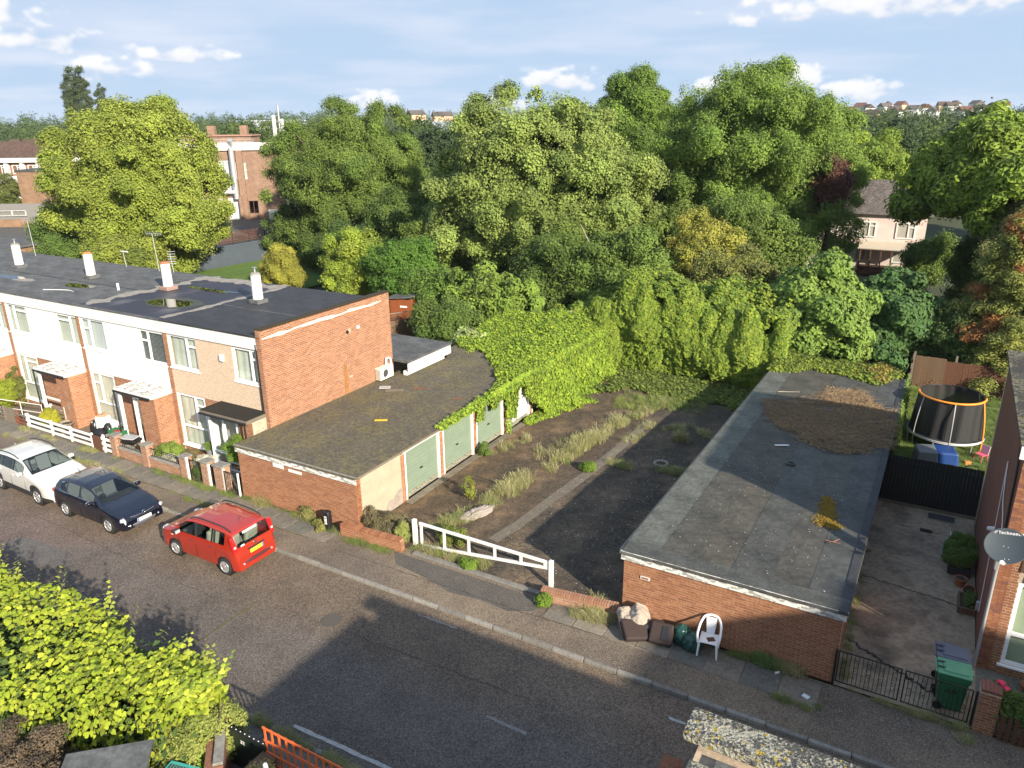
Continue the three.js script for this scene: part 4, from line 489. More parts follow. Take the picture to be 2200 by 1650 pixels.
{ // red city car, seen from behind
  const seat = M(L(0.33, 0.31, 0.25), 0.9), c = car({ label: 'small red hatchback with yellow rear number plate, parked by the garages', pos: [-20.88, -0.09, -13.82], turn: 0.0, L: 3.65, hw: 0.82, wb: 2.3, fo: 0.74, R: 0.285, spokes: 12, tum: 0.80,
    top: [[0, 0.62], [0.03, 0.74], [0.12, 0.84], [0.5, 0.97], [0.72, 1.02], [1.32, 1.45], [1.7, 1.54], [2.3, 1.56], [3.1, 1.51], [3.42, 1.45], [3.58, 1.02], [3.62, 0.85], [3.65, 0.62]], belt: [[0, 0.56], [0.1, 0.78], [0.7, 0.94], [1.2, 0.96], [3.3, 1.02], [3.55, 0.98], [3.61, 0.8], [3.65, 0.56]], cowl: 0.74, roofF: 1.34, roofR: 3.43, tailB: 3.575, side: [[1.02, 1.78], [1.88, 2.62], [2.72, 3.12]], doors: [1.0, 1.83, 2.72], handles: [1.66, 2.55], mirror: 1.05, mirrorM: trimM, handleM: M(L(0.14, 0.02, 0.02), 0.5), paint: paint(0.34, 0.026, 0.012, 0.25), seat });
  const t = c.t; for (const s of [-1, 1]) { part('rear_light', RB(0.10, 0.52, 0.15, 0.045, 3.50, 1.12, s * 0.735, 0, 0, 0.24), redLamp, t); part('reverse_light', C(0.045, 0.045, 0.03, 3.56, 1.06, s * 0.735, 16, 0, 0, Math.PI / 2), lampM, t); part('roof_rail', tube([V(1.5, 1.49, s * 0.62), V(1.7, 1.575, s * 0.62), V(2.4, 1.60, s * 0.61), V(3.1, 1.55, s * 0.60), V(3.3, 1.48, s * 0.60)], 0.022, 24, 6), trimM, t); part('headlight', RB(0.2, 0.22, 0.22, 0.07, 0.16, 0.76, s * 0.60, 0, s * 0.5, 0.4), lampM, t); part('indicator_lamp', B(0.09, 0.03, 0.012, 0.72, 0.80, s * 0.822), M(L(0.7, 0.55, 0.45), 0.3), t); part('fog_light', C(0.03, 0.03, 0.02, 3.665, 0.44, s * 0.55, 12, 0, 0, Math.PI / 2), lampM, t); }
  part('bumper_strip', arcBar(3.655, 3.52, 0.72, 0.46, 0.055), M(L(0.06, 0.016, 0.022), 0.6), t); part('bumper_lip', arcBar(3.66, 3.56, 0.5, 0.345, 0.02), paint(0.34, 0.026, 0.012), t); part('front_bumper_strip', arcBar(-0.02, 0.16, 0.72, 0.45, 0.10), trimM, t); plate(t, 3.655, 0.74, plateY, -1, 0.06); part('plate_recess', RB(0.03, 0.05, 0.66, 0.01, 3.638, 0.83, 0), trimM, t); part('emblem', C(0.05, 0.05, 0.02, 3.615, 0.93, 0, 20, 0, 0, Math.PI / 2 + 0.1), chromeM, t);
  part('antenna', rod(V(2.95, 1.51, 0), V(3.12, 1.73, 0), 0.006, 0.004, 6), mt.black, t); part('rear_wiper', rod(V(3.56, 1.08, 0.05), V(3.53, 1.14, -0.3), 0.01, 0.008, 6), mt.black, t); part('high_brake_light', B(0.02, 0.02, 0.3, 3.45, 1.42, 0), redLamp, t); for (const s of [0.1, -0.45]) part('wiper', rod(V(0.72, 1.025, s), V(0.86, 1.10, s + 0.45), 0.012, 0.008, 6), mt.black, t); part('window_sticker', B(0.004, 0.05, 0.14, 3.585, 1.03, 0.46, 0, 0, 0.3), mt.white, t); part('window_label', B(0.004, 0.07, 0.55, 3.475, 1.37, 0.05, 0, 0, 0.33), M(L(0.5, 0.5, 0.5), 0.5), t);
}
{ // dark navy hatchback facing the camera
  const seat = M(L(0.10, 0.10, 0.105), 0.9), c = car({ label: 'dark navy hatchback with white front number plate between white and red cars', pos: [-22.54, -0.09, -13.63], turn: Math.PI, L: 4.02, hw: 0.84, wb: 2.47, fo: 0.83, R: 0.30, spokes: 5, tum: 0.74,
    top: [[0, 0.50], [0.03, 0.66], [0.10, 0.74], [0.6, 0.90], [1.05, 0.99], [1.78, 1.38], [2.2, 1.455], [2.7, 1.465], [3.3, 1.41], [3.62, 1.34], [3.86, 1.02], [3.97, 0.92], [4.02, 0.6]], belt: [[0, 0.46], [0.1, 0.68], [0.9, 0.90], [1.5, 0.93], [3.3, 0.99], [3.8, 0.98], [3.97, 0.85], [4.02, 0.55]], cowl: 1.06, roofF: 1.80, roofR: 3.62, tailB: 3.86, side: [[1.52, 2.24], [2.34, 3.02], [3.08, 3.42]], doors: [1.38, 2.29, 3.1], handles: [2.14, 3.0], mirror: 1.5, paint: paint(0.004, 0.005, 0.014, 0.25), seat });
  const t = c.t; part('grille_bar', arcBar(-0.018, 0.14, 0.60, 0.655, 0.013), chromeM, t); part('grille', [arcBar(-0.006, 0.13, 0.52, 0.60, 0.03)], mt.black, t); part('lower_grille', [arcBar(-0.012, 0.10, 0.58, 0.36, 0.05)], M(L(0.10, 0.10, 0.10), 0.5), t); part('bumper_trim', arcBar(-0.02, 0.12, 0.68, 0.285, 0.022), chromeM, t); emblem(t, -0.03, 0.685, 0.058, -1); plate(t, -0.02, 0.47, plateW, -1, 0.08);
  for (const s of [-1, 1]) { part('headlight', RB(0.32, 0.10, 0.16, 0.04, 0.17, 0.65, s * 0.67, 0, s * 0.62, 0.25), lampM, t); part('fog_light', RB(0.05, 0.06, 0.20, 0.02, 0.045, 0.38, s * 0.60, 0, s * 0.5, 0), lampM, t); part('rear_light', RB(0.12, 0.2, 0.2, 0.05, 3.93, 0.86, s * 0.68, 0, 0, 0), redLamp, t); part('wiper', rod(V(1.03, 1.0, s * 0.25 + 0.1), V(1.18, 1.07, s * 0.25 - 0.35), 0.012, 0.008, 6), mt.black, t); part('window_trim', tube([V(1.4, 0.955, s * 0.795), V(2.4, 0.985, s * 0.797), V(3.3, 1.01, s * 0.785), V(3.5, 1.06, s * 0.76)], 0.009, 20, 5), chromeM, t); }
  part('antenna', rod(V(3.35, 1.40, 0), V(3.5, 1.52, 0), 0.012, 0.006, 6), mt.black, t);
}
{ // white crossover
  const seat = M(L(0.16, 0.16, 0.165), 0.9), c = car({ label: 'white compact crossover parked at the left behind the navy hatchback', pos: [-26.72, -0.09, -13.68], turn: Math.PI - 0.015, L: 4.22, hw: 0.905, wb: 2.59, fo: 0.85, R: 0.335, spokes: 5, tum: 0.74, cladding: true, dark: true,
    top: [[0, 0.62], [0.03, 0.78], [0.12, 0.88], [0.6, 1.02], [1.1, 1.10], [1.85, 1.49], [2.3, 1.565], [2.8, 1.575], [3.4, 1.52], [3.8, 1.42], [4.05, 1.10], [4.16, 1.0], [4.22, 0.65]], belt: [[0, 0.56], [0.1, 0.80], [0.9, 1.0], [1.5, 1.03], [3.4, 1.10], [4.0, 1.06], [4.16, 0.9], [4.22, 0.6]], cowl: 1.12, roofF: 1.87, roofR: 3.8, tailB: 4.05, side: [[1.6, 2.36], [2.46, 3.18], [3.26, 3.6]], doors: [1.46, 2.41, 3.24], handles: [2.26, 3.12], mirror: 1.58, paint: paint(0.56, 0.555, 0.53, 0.3), seat });
  const t = c.t; part('grille', [arcBar(-0.008, 0.15, 0.52, 0.72, 0.055)], mt.black, t); part('grille_bar', arcBar(-0.03, 0.14, 0.66, 0.76, 0.012), chromeM, t); part('lower_grille', arcBar(-0.015, 0.10, 0.55, 0.40, 0.07), mt.black, t); part('skid_plate', arcBar(-0.02, 0.08, 0.42, 0.29, 0.03), chromeM, t); emblem(t, -0.035, 0.77, 0.065, -1); plate(t, -0.03, 0.55, plateW, -1);
  for (const s of [-1, 1]) { part('headlight', RB(0.36, 0.11, 0.2, 0.045, 0.17, 0.785, s * 0.70, 0, s * 0.6, 0.18), lampM, t); part('light_trim', RB(0.04, 0.17, 0.26, 0.02, 0.085, 0.50, s * 0.64, 0, s * 0.55, 0), M(L(0.2, 0.2, 0.2), 0.4), t); part('fog_light', RB(0.05, 0.10, 0.17, 0.02, 0.07, 0.50, s * 0.645, 0, s * 0.55, 0), lampM, t); part('rear_light', RB(0.14, 0.16, 0.34, 0.05, 4.12, 0.95, s * 0.66), redLamp, t); part('roof_rail', tube([V(2.05, 1.50, s * 0.66), V(2.3, 1.585, s * 0.66), V(2.9, 1.605, s * 0.65), V(3.5, 1.54, s * 0.645), V(3.7, 1.47, s * 0.64)], 0.02, 24, 6), trimM, t); }
  part('antenna', [RB(0.12, 0.07, 0.04, 0.02, 3.55, 1.54, 0)], M(L(0.2, 0.2, 0.2), 0.5), t);
}
// ---------------------------------------------------------------- leaves: clumps of small folded leaves, copied through a crown's volume
const leafM = M(L(1, 1, 1), 0.85, { side: DS, transmission: 0.38, thickness: 0, specularIntensity: 0.5 }), grassM = M(L(1, 1, 1), 0.9, { side: DS, transmission: 0.25, thickness: 0 });
function leafClump(seed, n, size, spread, { aspect = 0.62, tilt = 0.9, flat = 0.75 } = {}) {
  const r = RNG(seed), P = [], v = V(0, 0, 0), q = new THREE.Quaternion(), I = [];
  for (let i = 0; i < n; i++) {
    const c = V(r() * 2 - 1, (r() * 2 - 1) * flat, r() * 2 - 1); if (c.length() > 1) c.normalize().multiplyScalar(r()); c.multiplyScalar(spread);
    const nrm = V((r() - 0.5) * 2 * tilt, 1, (r() - 0.5) * 2 * tilt).add(c.clone().multiplyScalar(0.9 / spread)).normalize(); q.setFromUnitVectors(V(0, 1, 0), nrm).multiply(new THREE.Quaternion().setFromAxisAngle(V(0, 1, 0), r() * 6.28)); const s = size * (0.7 + 0.6 * r()), w = s * aspect * 0.5, b = P.length / 3;
    for (const p of [[-s / 2, 0, 0], [-s * 0.05, s * 0.10, w], [s / 2, -s * 0.08, 0], [-s * 0.05, s * 0.10, -w]]) { v.set(...p).applyQuaternion(q).add(c); P.push(v.x, v.y, v.z); }
    I.push(b, b + 1, b + 2, b, b + 2, b + 3);
  }
  const g = new THREE.BufferGeometry(); g.setAttribute('position', new THREE.Float32BufferAttribute(P, 3)); g.setIndex(I); g.computeVertexNormals(); return g;
}
function bladeTuft(seed, n, h, spread, lean = 0.5, seedHead = 0) { // grass blades
  const r = RNG(seed), P = [], I = []; for (let i = 0; i < n; i++) { const x = (r() * 2 - 1) * spread, z = (r() * 2 - 1) * spread, a = r() * 6.28, l = h * (0.55 + 0.6 * r()), w = 0.002 + h * 0.0065, dx = Math.cos(a), dz = Math.sin(a), k = lean * (0.3 + r()); const b = P.length / 3, at = (t, s) => P.push(x + dx * k * l * t * t + -dz * s, l * t * (1 - 0.25 * k * t), z + dz * k * l * t * t + dx * s); at(0, -w); at(0, w); at(0.55, w * 0.8); at(0.55, -w * 0.8); at(1, 0); I.push(b, b + 1, b + 2, b, b + 2, b + 3, b + 3, b + 2, b + 4); if (r() < seedHead) { const c = P.length / 3; at(0.82, w * 1.2); at(0.82, -w * 1.2); at(1.12, w); at(1.12, -w); I.push(c, c + 1, c + 2, c + 1, c + 3, c + 2); } }
  const g = new THREE.BufferGeometry(); g.setAttribute('position', new THREE.Float32BufferAttribute(P, 3)); g.setIndex(I); g.computeVertexNormals(); return g;
}
const clump = { oak: leafClump(1, 20, 0.145, 0.42), broad: leafClump(2, 20, 0.165, 0.44, { aspect: 0.72 }), ash: leafClump(3, 18, 0.17, 0.46, { aspect: 0.38, tilt: 1.2 }), big: leafClump(4, 9, 0.32, 0.40, { aspect: 0.42 }), ivy: leafClump(5, 14, 0.11, 0.20, { aspect: 0.85, flat: 0.4, tilt: 0.6 }), creeper: leafClump(6, 14, 0.12, 0.20, { aspect: 0.8, flat: 0.35, tilt: 0.55 }), far: leafClump(7, 16, 0.42, 1.0), fine: leafClump(8, 22, 0.07, 0.20), small: leafClump(9, 16, 0.05, 0.10), conifer: leafClump(10, 30, 0.17, 0.32, { aspect: 0.34, flat: 0.5, tilt: 0.5 }), vine: leafClump(11, 3, 0.20, 0.14, { aspect: 0.95, flat: 0.5, tilt: 0.7 }) };
const tuft = { dry: bladeTuft(21, 40, 0.30, 0.18, 0.8, 0.5), green: bladeTuft(22, 40, 0.22, 0.13, 1.0, 0), tall: bladeTuft(23, 30, 0.52, 0.2, 0.6, 0.8), low: bladeTuft(24, 22, 0.12, 0.10, 0.9, 0) };
const UP = V(0, 1, 0), qA = new THREE.Quaternion(), qB = new THREE.Quaternion(), mA = new THREE.Matrix4();
function copies(name, geo, m, list, parent, kind = 'stuff') { // list: [position, up, scale, [r,g,b]]
  const o = new THREE.InstancedMesh(geo, m, list.length), c = new THREE.Color(); o.name = parent ? name : numbered(name); o.castShadow = o.receiveShadow = true;
  list.forEach(([p, u, s, k], i) => { qA.setFromUnitVectors(UP, u); qB.setFromAxisAngle(UP, rnd() * 6.283); mA.compose(p, qA.multiply(qB), V(s, s * (0.85 + 0.3 * rnd()), s)); o.setMatrixAt(i, mA); o.setColorAt(i, c.setRGB(...k)); });
  (parent ?? scene).add(o); o.userData.kind = kind; return o;
}
const shadeOf = (a, b, t, k) => [mix(a[0], b[0], t) * k, mix(a[1], b[1], t) * k, mix(a[2], b[2], t) * k];
const ball = (r = rnd) => { const z = r() * 2 - 1, a = r() * 6.283, s = Math.sqrt(1 - z * z); return V(s * Math.cos(a), z, s * Math.sin(a)); };
// crown of overlapping leafy lobes inside an ellipsoid, returns placements and lobe centres
function crown(c, rad, K, lr, per, pal, { low = -0.55, inner = 0.12, sprig = 0.05, s = 1, top = 1 } = {}) {
  const out = [], lobes = []; const ph = rnd() * 6.28; K = Math.round(K * 1.75); lr *= 0.72; per *= 0.64;
  for (let i = 0; i < K; i++) {
    const y = mix(low, 1, (i + 0.5) / K), a = i * 2.39996 + ph, q = Math.sqrt(Math.max(0, 1 - y * y)), d = V(q * Math.cos(a), y, q * Math.sin(a)), k = i % 4 === 1 ? rr(0.25, 0.6) : rr(0.52, 1.0), lc = V(c.x + d.x * rad[0] * k, c.y + d.y * rad[1] * k * top, c.z + d.z * rad[2] * k), R = lr * rr(0.5, 1.35); lobes.push(lc);
    const lk = rr(0.82, 1.2), lt = rnd(), n = Math.round(per * (R / lr) * (R / lr)), R3 = V(R, R * 0.8, R);
    let se = null, st = 0, left = 0; for (let j = 0; j < n; j++) { if (left-- <= 0) { se = ball(); if (se.dot(d) < -0.4) se.negate(); st = rnd(); left = 5 + Math.floor(rnd() * 9); } const inn = rnd() < inner, e = inn ? ball() : se.clone().add(ball().multiplyScalar(0.5)).normalize(), rad2 = inn ? rnd() * 0.75 : 0.60 + 0.26 * st + 0.42 * rnd() + (st > 1 - sprig * 2 ? 0.22 * rnd() : 0); out.push([V(lc.x + e.x * R3.x * rad2, lc.y + e.y * R3.y * rad2, lc.z + e.z * R3.z * rad2), e.clone().add(V(0, 0.55, 0)).normalize(), s * rr(0.75, 1.3), shadeOf(pal[0], pal[1], Math.min(1, Math.max(0, lt * 0.45 + st * 0.3 + rnd() * 0.4 - 0.1)), lk * rr(0.8, 1.2))]); }
  }
  const fill = Math.round(out.length * 0.2); for (let i = 0; i < fill; i++) { const e = ball(); if (e.y < low) continue; const n = fbm(e.x * 2.6 + e.y * 1.9 + ph * 3, e.z * 2.6 - e.y * 1.3, 3, 77), q = 0.42 + 0.62 * n + 0.06 * rnd(); out.push([V(c.x + e.x * rad[0] * q, c.y + e.y * rad[1] * q * top, c.z + e.z * rad[2] * q), e.clone().add(V(0, 0.5, 0)).normalize(), s * rr(0.75, 1.3), shadeOf(pal[0], pal[1], Math.min(1, n * 0.7 + rnd() * 0.4), rr(0.8, 1.2))]); }
  return { out, lobes };
}
function tree(name, label, pos, { h, c, rad, K, lr, per, pal, geo, trunk = 0.35, limbs = 14, bark = mt.bark, opts = {}, category = 'tree', group, lean = [0, 0] }) {
  const t = thing(name, label, category, pos, 0, group), C0 = V(lean[0], c, lean[1]), { out, lobes } = crown(C0, rad, K, lr, per, pal, opts), gs = [], fork = V(lean[0] * 0.4, Math.max(h, c - rad[1] * 0.45), lean[1] * 0.4);
  gs.push(tube([V(0, -0.2, 0), V(lean[0] * 0.1 + 0.1, fork.y * 0.5, lean[1] * 0.1), fork], trunk, 10, 8)); for (let i = 0; i < limbs; i++) { const l = lobes[Math.floor(i / limbs * lobes.length)], m = fork.clone().lerp(l, 0.5).add(V(rr(-0.5, 0.5), rr(0, 0.8), rr(-0.5, 0.5))), b = fork.clone().lerp(V(fork.x, 0, fork.z), rr(0, 0.25)); gs.push(rod(b, m, trunk * 0.42, trunk * 0.26, 6), rod(m, l, trunk * 0.26, trunk * 0.08, 5)); }
  part('trunk', gs, bark, t); copies('crown', geo, leafM, out, t); return t;
}
function bush(name, label, pos, rad, { K = 9, lr = 0.3, per = 60, pal, geo = clump.small, category = 'shrub', group, opts = {}, stem = true }) { const t = thing(name, label, category, pos, 0, group), { out } = crown(V(0, rad[1] * 0.9, 0), rad, K, lr, per, pal, { low: -0.8, ...opts }); if (stem) part('stem', [rod(V(0, -0.03, 0), V(0.02, rad[1], 0.02), 0.025, 0.012, 6), rod(V(0, 0, 0), V(rad[0] * 0.4, rad[1], 0.05), 0.018, 0.01, 5), rod(V(0, 0, 0), V(-rad[0] * 0.3, rad[1], -rad[2] * 0.3), 0.018, 0.01, 5)], mt.bark, t); copies('foliage', geo, leafM, out, t); return t; }
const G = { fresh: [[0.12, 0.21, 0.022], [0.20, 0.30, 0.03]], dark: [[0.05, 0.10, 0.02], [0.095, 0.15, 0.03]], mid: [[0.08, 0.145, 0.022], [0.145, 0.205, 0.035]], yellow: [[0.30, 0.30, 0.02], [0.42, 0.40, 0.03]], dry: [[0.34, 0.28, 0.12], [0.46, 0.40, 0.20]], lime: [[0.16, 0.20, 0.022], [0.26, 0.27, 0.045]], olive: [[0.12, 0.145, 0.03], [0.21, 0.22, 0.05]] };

// ---------------------------------------------------------------- yard entrance: barrier, low walls, bollard
{
  const t = thing('swing_barrier', 'white tapering steel swing barrier across the garage yard entrance', 'barrier', [0, 0, -17.2]), P = [-13.4, -12.5, -11.57, -10.62, -9.7], bot = (x) => mix(0.02, 0.60, (x + 13.4) / 4.5);
  part('post', RB(0.13, 0.98, 0.13, 0.012, -13.66, 0.43, 0), mt.white, t); part('post', RB(0.12, 0.95, 0.12, 0.012, -8.68, 0.42, 0), mt.white, t); part('top_rail', bar(V(-13.46, 0.83, 0), V(-8.8, 0.80, 0), 0.06, 0.085), mt.white, t); part('bottom_rail', bar(V(-13.44, 0.02, 0), V(-8.8, 0.615, 0), 0.06, 0.085), mt.white, t); for (const x of P) part('upright', B(0.075, 0.80 - bot(x), 0.055, x, (0.80 + bot(x)) / 2, 0), mt.white, t); part('hinge_plate', B(0.2, 0.26, 0.05, -8.82, 0.70, 0), mt.white, t);
}
function lowWall(label, x0, z0, x1, z1, h, pal, seed, single, soldier) {
  const len = Math.hypot(x1 - x0, z1 - z0), t = thing('low_brick_wall', label, 'wall', [x0, 0, z0], -Math.atan2(z1 - z0, x1 - x0), 'low brick walls at the yard entrance'); part('core', B(len - 0.02, h - 0.03, 0.19, len / 2, (h - 0.03) / 2, -0.11), mt.mortar, t); brickwork(t, V(0, 0, -0.012), V(1, 0, 0), len, h - 0.06, { pal, seed, single }); brickwork(t, V(len - 0.008, 0, -0.02), V(0, 0, -1), 0.18, h - 0.06, { pal, seed: seed + 1, single: 20 });
  const cg = soldier ? RB(0.062, 0.11, 0.22, 0.006) : RB(0.105, 0.07, 0.225, 0.006), st = soldier ? 0.075 : 0.115, cm = pal.map((c) => M(L(...c), 0.92, { map: scaled(brickT, 0.4) })); for (let x = st / 2; x < len - 0.02; x += st) { const b = part('coping_brick', cg, cm[Math.floor(rnd() * 6)], t); b.position.set(x, h - (soldier ? 0.01 : 0.015) + rr(-0.004, 0.004), -0.11); b.rotation.y = rr(-0.04, 0.04); }
  return t;
}
lowWall('low red brick wall with broken end beside the black bollard', -16.2, -16.42, -13.75, -16.55, 0.42, brickPal, 121, 160, false);
lowWall('low pale brick wall with soldier-course coping leading to dumped cushions', -8.62, -16.42, -6.35, -16.72, 0.36, brickPalPale, 131, 160, true);
{ const t = thing('litter_bollard', 'short black plastic bollard with white label in front of brick garage', 'bollard', [-16.8, 0, -16.5]); part('column', RB(0.24, 0.66, 0.2, 0.05, 0, 0.33, 0), mt.black, t); part('cap', RB(0.26, 0.12, 0.22, 0.06, 0, 0.68, 0), mt.black, t); part('label', B(0.1, 0.3, 0.005, -0.01, 0.42, 0.103), mt.white, t); part('label_print', [B(0.05, 0.05, 0.004, -0.01, 0.5, 0.106), B(0.05, 0.04, 0.004, -0.01, 0.36, 0.106)], mt.darkgrey, t); }
{ // things dumped in front of the garage wall
  const c = thing('plastic_chair', 'white plastic garden armchair in front of the brick garage wall', 'chair', [-3.78, 0.015, -16.56], 0.12), wm = M(L(0.80, 0.80, 0.80), 0.4); part('seat', RB(0.46, 0.03, 0.44, 0.012, 0, 0.42, 0), wm, c);
  for (const [x, z] of [[-0.22, 0.21], [0.22, 0.21], [-0.2, -0.22], [0.2, -0.22]]) part('leg', rod(V(x * 1.12, 0, z * 1.14), V(x, 0.42, z), 0.022, 0.034, 8), wm, c);
  const sh = (y, w) => V(w * 0.5, y, -0.22 - (y - 0.42) * 0.25), bk = [[-0.10, 0.43], [0.10, 0.43], [0.14, 0.86], [-0.14, 0.86]]; part('backrest', prism(bk, 0.02).translate(0, 0, -0.01).rotateX(-0.22).translate(0, 0.02, -0.125), wm, c);
  part('arm_frame', new THREE.TubeGeometry(new THREE.CatmullRomCurve3([V(-0.25, 0.40, 0.22), V(-0.28, 0.60, 0.18), V(-0.28, 0.66, 0.02), V(-0.25, 0.76, -0.2), V(-0.16, 0.88, -0.31), V(0, 0.92, -0.33), V(0.16, 0.88, -0.31), V(0.25, 0.76, -0.2), V(0.28, 0.66, 0.02), V(0.28, 0.60, 0.18), V(0.25, 0.40, 0.22)]), 60, 0.032, 8), wm, c); part('leaf_litter', RB(0.2, 0.02, 0.16, 0.01, 0.05, 0.44, 0.04, 0, 0.5), M(L(0.10, 0.05, 0.03), 1), c);
  const lm = M(L(0.036, 0.021, 0.018), 0.8, { map: scaled(softT, 0.5) }), pill = (w, h, d) => { const g = new RoundedBoxGeometry(w, h, d, 5, Math.min(w, h, d) * 0.32), p = g.attributes.position; for (let i = 0; i < p.count; i++) p.setY(i, p.getY(i) + 0.03 * (fbm(p.getX(i) * 5 + 3, p.getZ(i) * 5 + w * 9, 3, 5) - 0.5)); g.computeVertexNormals(); return triUV(g); };
  const s1 = solo('sofa_cushion', pill(0.72, 0.2, 0.6), lm, 'brown leather cushion leaning under a crumpled pale cloth', 'cushion', 'dumped brown cushions'); s1.position.set(-5.66, 0.24, -16.2); s1.rotation.set(0.55, 0.6, -0.5);
  const s2 = thing('sofa_cushion', 'brown leather sofa cushion with black panel beside green rubbish bags', 'cushion', [-4.98, 0.26, -16.38], 0.1, 'dumped brown cushions'); part('cover', pill(0.62, 0.2, 0.58).rotateX(0.72), lm, s2); part('black_panel', RB(0.19, 0.02, 0.38, 0.005, 0.1, 0.105, 0).rotateX(0.72), mt.black, s2);
  const s3 = solo('seat_box', pill(0.7, 0.3, 0.45), M(L(0.03, 0.026, 0.027), 0.6), 'black seat section half hidden behind the leather cushions', 'cushion'); s3.position.set(-5.35, 0.2, -16.6); s3.rotation.y = 0.2;
  // crumpled cloth draped over the first cushion
  const cg = new THREE.PlaneGeometry(0.95, 0.8, 46, 40), cp = cg.attributes.position; for (let i = 0; i < cp.count; i++) { const x = cp.getX(i), y = cp.getY(i), d = Math.max(0, Math.abs(x + 0.05) - 0.28); cp.setXYZ(i, x * 0.9 + 0.06 * (fbm(y * 4, x * 3, 3, 9) - 0.5), 0.12 * Math.sin(x * 9 + y * 4) * 0.35 + 0.16 * (fbm(x * 6 + 3, y * 6, 4, 3) - 0.5) - d * 1.1 - Math.max(0, y - 0.1) * 0.75, y * 0.8); } cg.computeVertexNormals();
  const cl = solo('cloth', triUV(cg), M(L(0.36, 0.31, 0.26), 0.95, { side: DS, map: scaled(softT, 0.5) }), 'crumpled beige cloth draped over a dumped cushion', 'cloth'); cl.position.set(-5.82, 0.52, -16.42); cl.rotation.set(0.4, 0.55, 0.12);
  const bagGeo = (seed, r, h) => { const g = new THREE.SphereGeometry(1, 40, 28), p = g.attributes.position; for (let i = 0; i < p.count; i++) { const x = p.getX(i), y = p.getY(i), z = p.getZ(i), n = 1 + 0.28 * (fbm(Math.atan2(z, x) * 2.2 + seed, y * 3 + seed, 4, seed) - 0.5) + 0.08 * Math.sin(Math.atan2(z, x) * 9 + y * 3); const k = y > 0.62 ? mix(1, 0.35, sm(0.62, 0.98, y)) : 1; p.setXYZ(i, x * r * n * k, (Math.max(y, -0.72) * 0.58 + 0.42) * h * (y > 0.6 ? 1.12 : 1), z * r * n * k); } g.computeVertexNormals(); return triUV(g); };
  const bm = M(L(0.014, 0.055, 0.045), 0.28), bagT = ['green refuse sack between black-panelled cushion and plump green sack', 'plump green refuse sack right beside the white plastic chair'];
  [[-4.5, -16.6, 0.24, 0.55], [-4.2, -16.52, 0.27, 0.46]].forEach(([x, z, r, h], i) => { const b = solo('refuse_sack', bagGeo(7 + i, r, h), bm, bagT[i], 'refuse sack', 'green refuse sacks by the garage wall'); b.position.set(x, 0, z); });
  // small litter
  const l1 = solo('drink_can', C(0.033, 0.033, 0.12, 0, 0, 0, 14, 0, 0, Math.PI / 2), M(L(0.72, 0.70, 0.66), 0.35, { metalness: 0.4 }), 'crushed white can among weeds at the garage wall foot', 'can'); l1.position.set(-2.05, 0.045, -16.6); l1.rotation.y = 0.8; const l2 = solo('food_tray', RB(0.17, 0.04, 0.12, 0.015, 0, 0, 0), M(L(0.62, 0.66, 0.70), 0.4), 'small pale food tray lying at the end of the grass strip', 'tray'); l2.position.set(-1.28, 0.03, -16.1); l2.rotation.y = -0.4;
  const l3 = solo('cloth_bundle', (() => { const g = new THREE.SphereGeometry(1, 36, 20), p = g.attributes.position; for (let i = 0; i < p.count; i++) { const x = p.getX(i), y = p.getY(i), z = p.getZ(i), n = 1 + 0.7 * (fbm(x * 3 + 5, z * 3 + y * 2, 4, 77) - 0.5); const m = n + 0.9 * (fbm(x * 9, z * 9 + y * 5, 3, 79) - 0.5); p.setXYZ(i, x * 0.24 * m, Math.max(-0.02, y * 0.17 * m + 0.05), z * 0.8 * n); } g.computeVertexNormals(); return triUV(g); })(), M(L(0.31, 0.27, 0.24), 0.9, { map: scaled(softT, 0.4) }), 'pale crumpled sheeting bundle lying along the yard grass strip', 'sheeting'); l3.position.set(-12.95, 0, -19.75); l3.rotation.y = -0.35;
}
// ---------------------------------------------------------------- front boundary of the terrace
function slatFence(label, x0, x1, posts, n, m, { z = -16.78, h = 0.68, sw = 0.10, pm = m, slatM = null, ph = 0.72 } = {}) { const t = thing('ranch_fence', label, 'fence', [0, 0, z], 0, 'slatted front fences'); for (const x of posts) { part('post', RB(0.11, ph, 0.09, 0.02, x, ph / 2, -0.03), pm, t); } for (let j = 0; j < n; j++) part('slat', RB(x1 - x0, sw, 0.022, 0.004, (x0 + x1) / 2, h - 0.06 - j * (h - 0.12) / (n - 0.5), 0.04), slatM?.[j] ?? m, t); return t; }
slatFence('white three-rail ranch fence in front of the yellow shrub', -35.35, -30.42, [-35.3, -33.45, -32.0, -30.45], 3, mt.white, { h: 0.72, sw: 0.13 }); slatFence('short white ranch fence panel beside the brick wall railings', -29.68, -28.96, [-29.62], 3, mt.white, { h: 0.72, sw: 0.13, ph: 0.8 });
slatFence('short grey and red slat fence beside the weathered gate post panel', -36.3, -35.4, [-36.2], 3, mt.woodRed, { h: 0.62, slatM: [mt.woodGrey, mt.woodRed, mt.woodRed] }); slatFence('weathered grey slat fence at the far left front garden', -42, -37.15, [-40, -38.5, -37.3], 3, mt.woodGrey, { h: 0.62 });
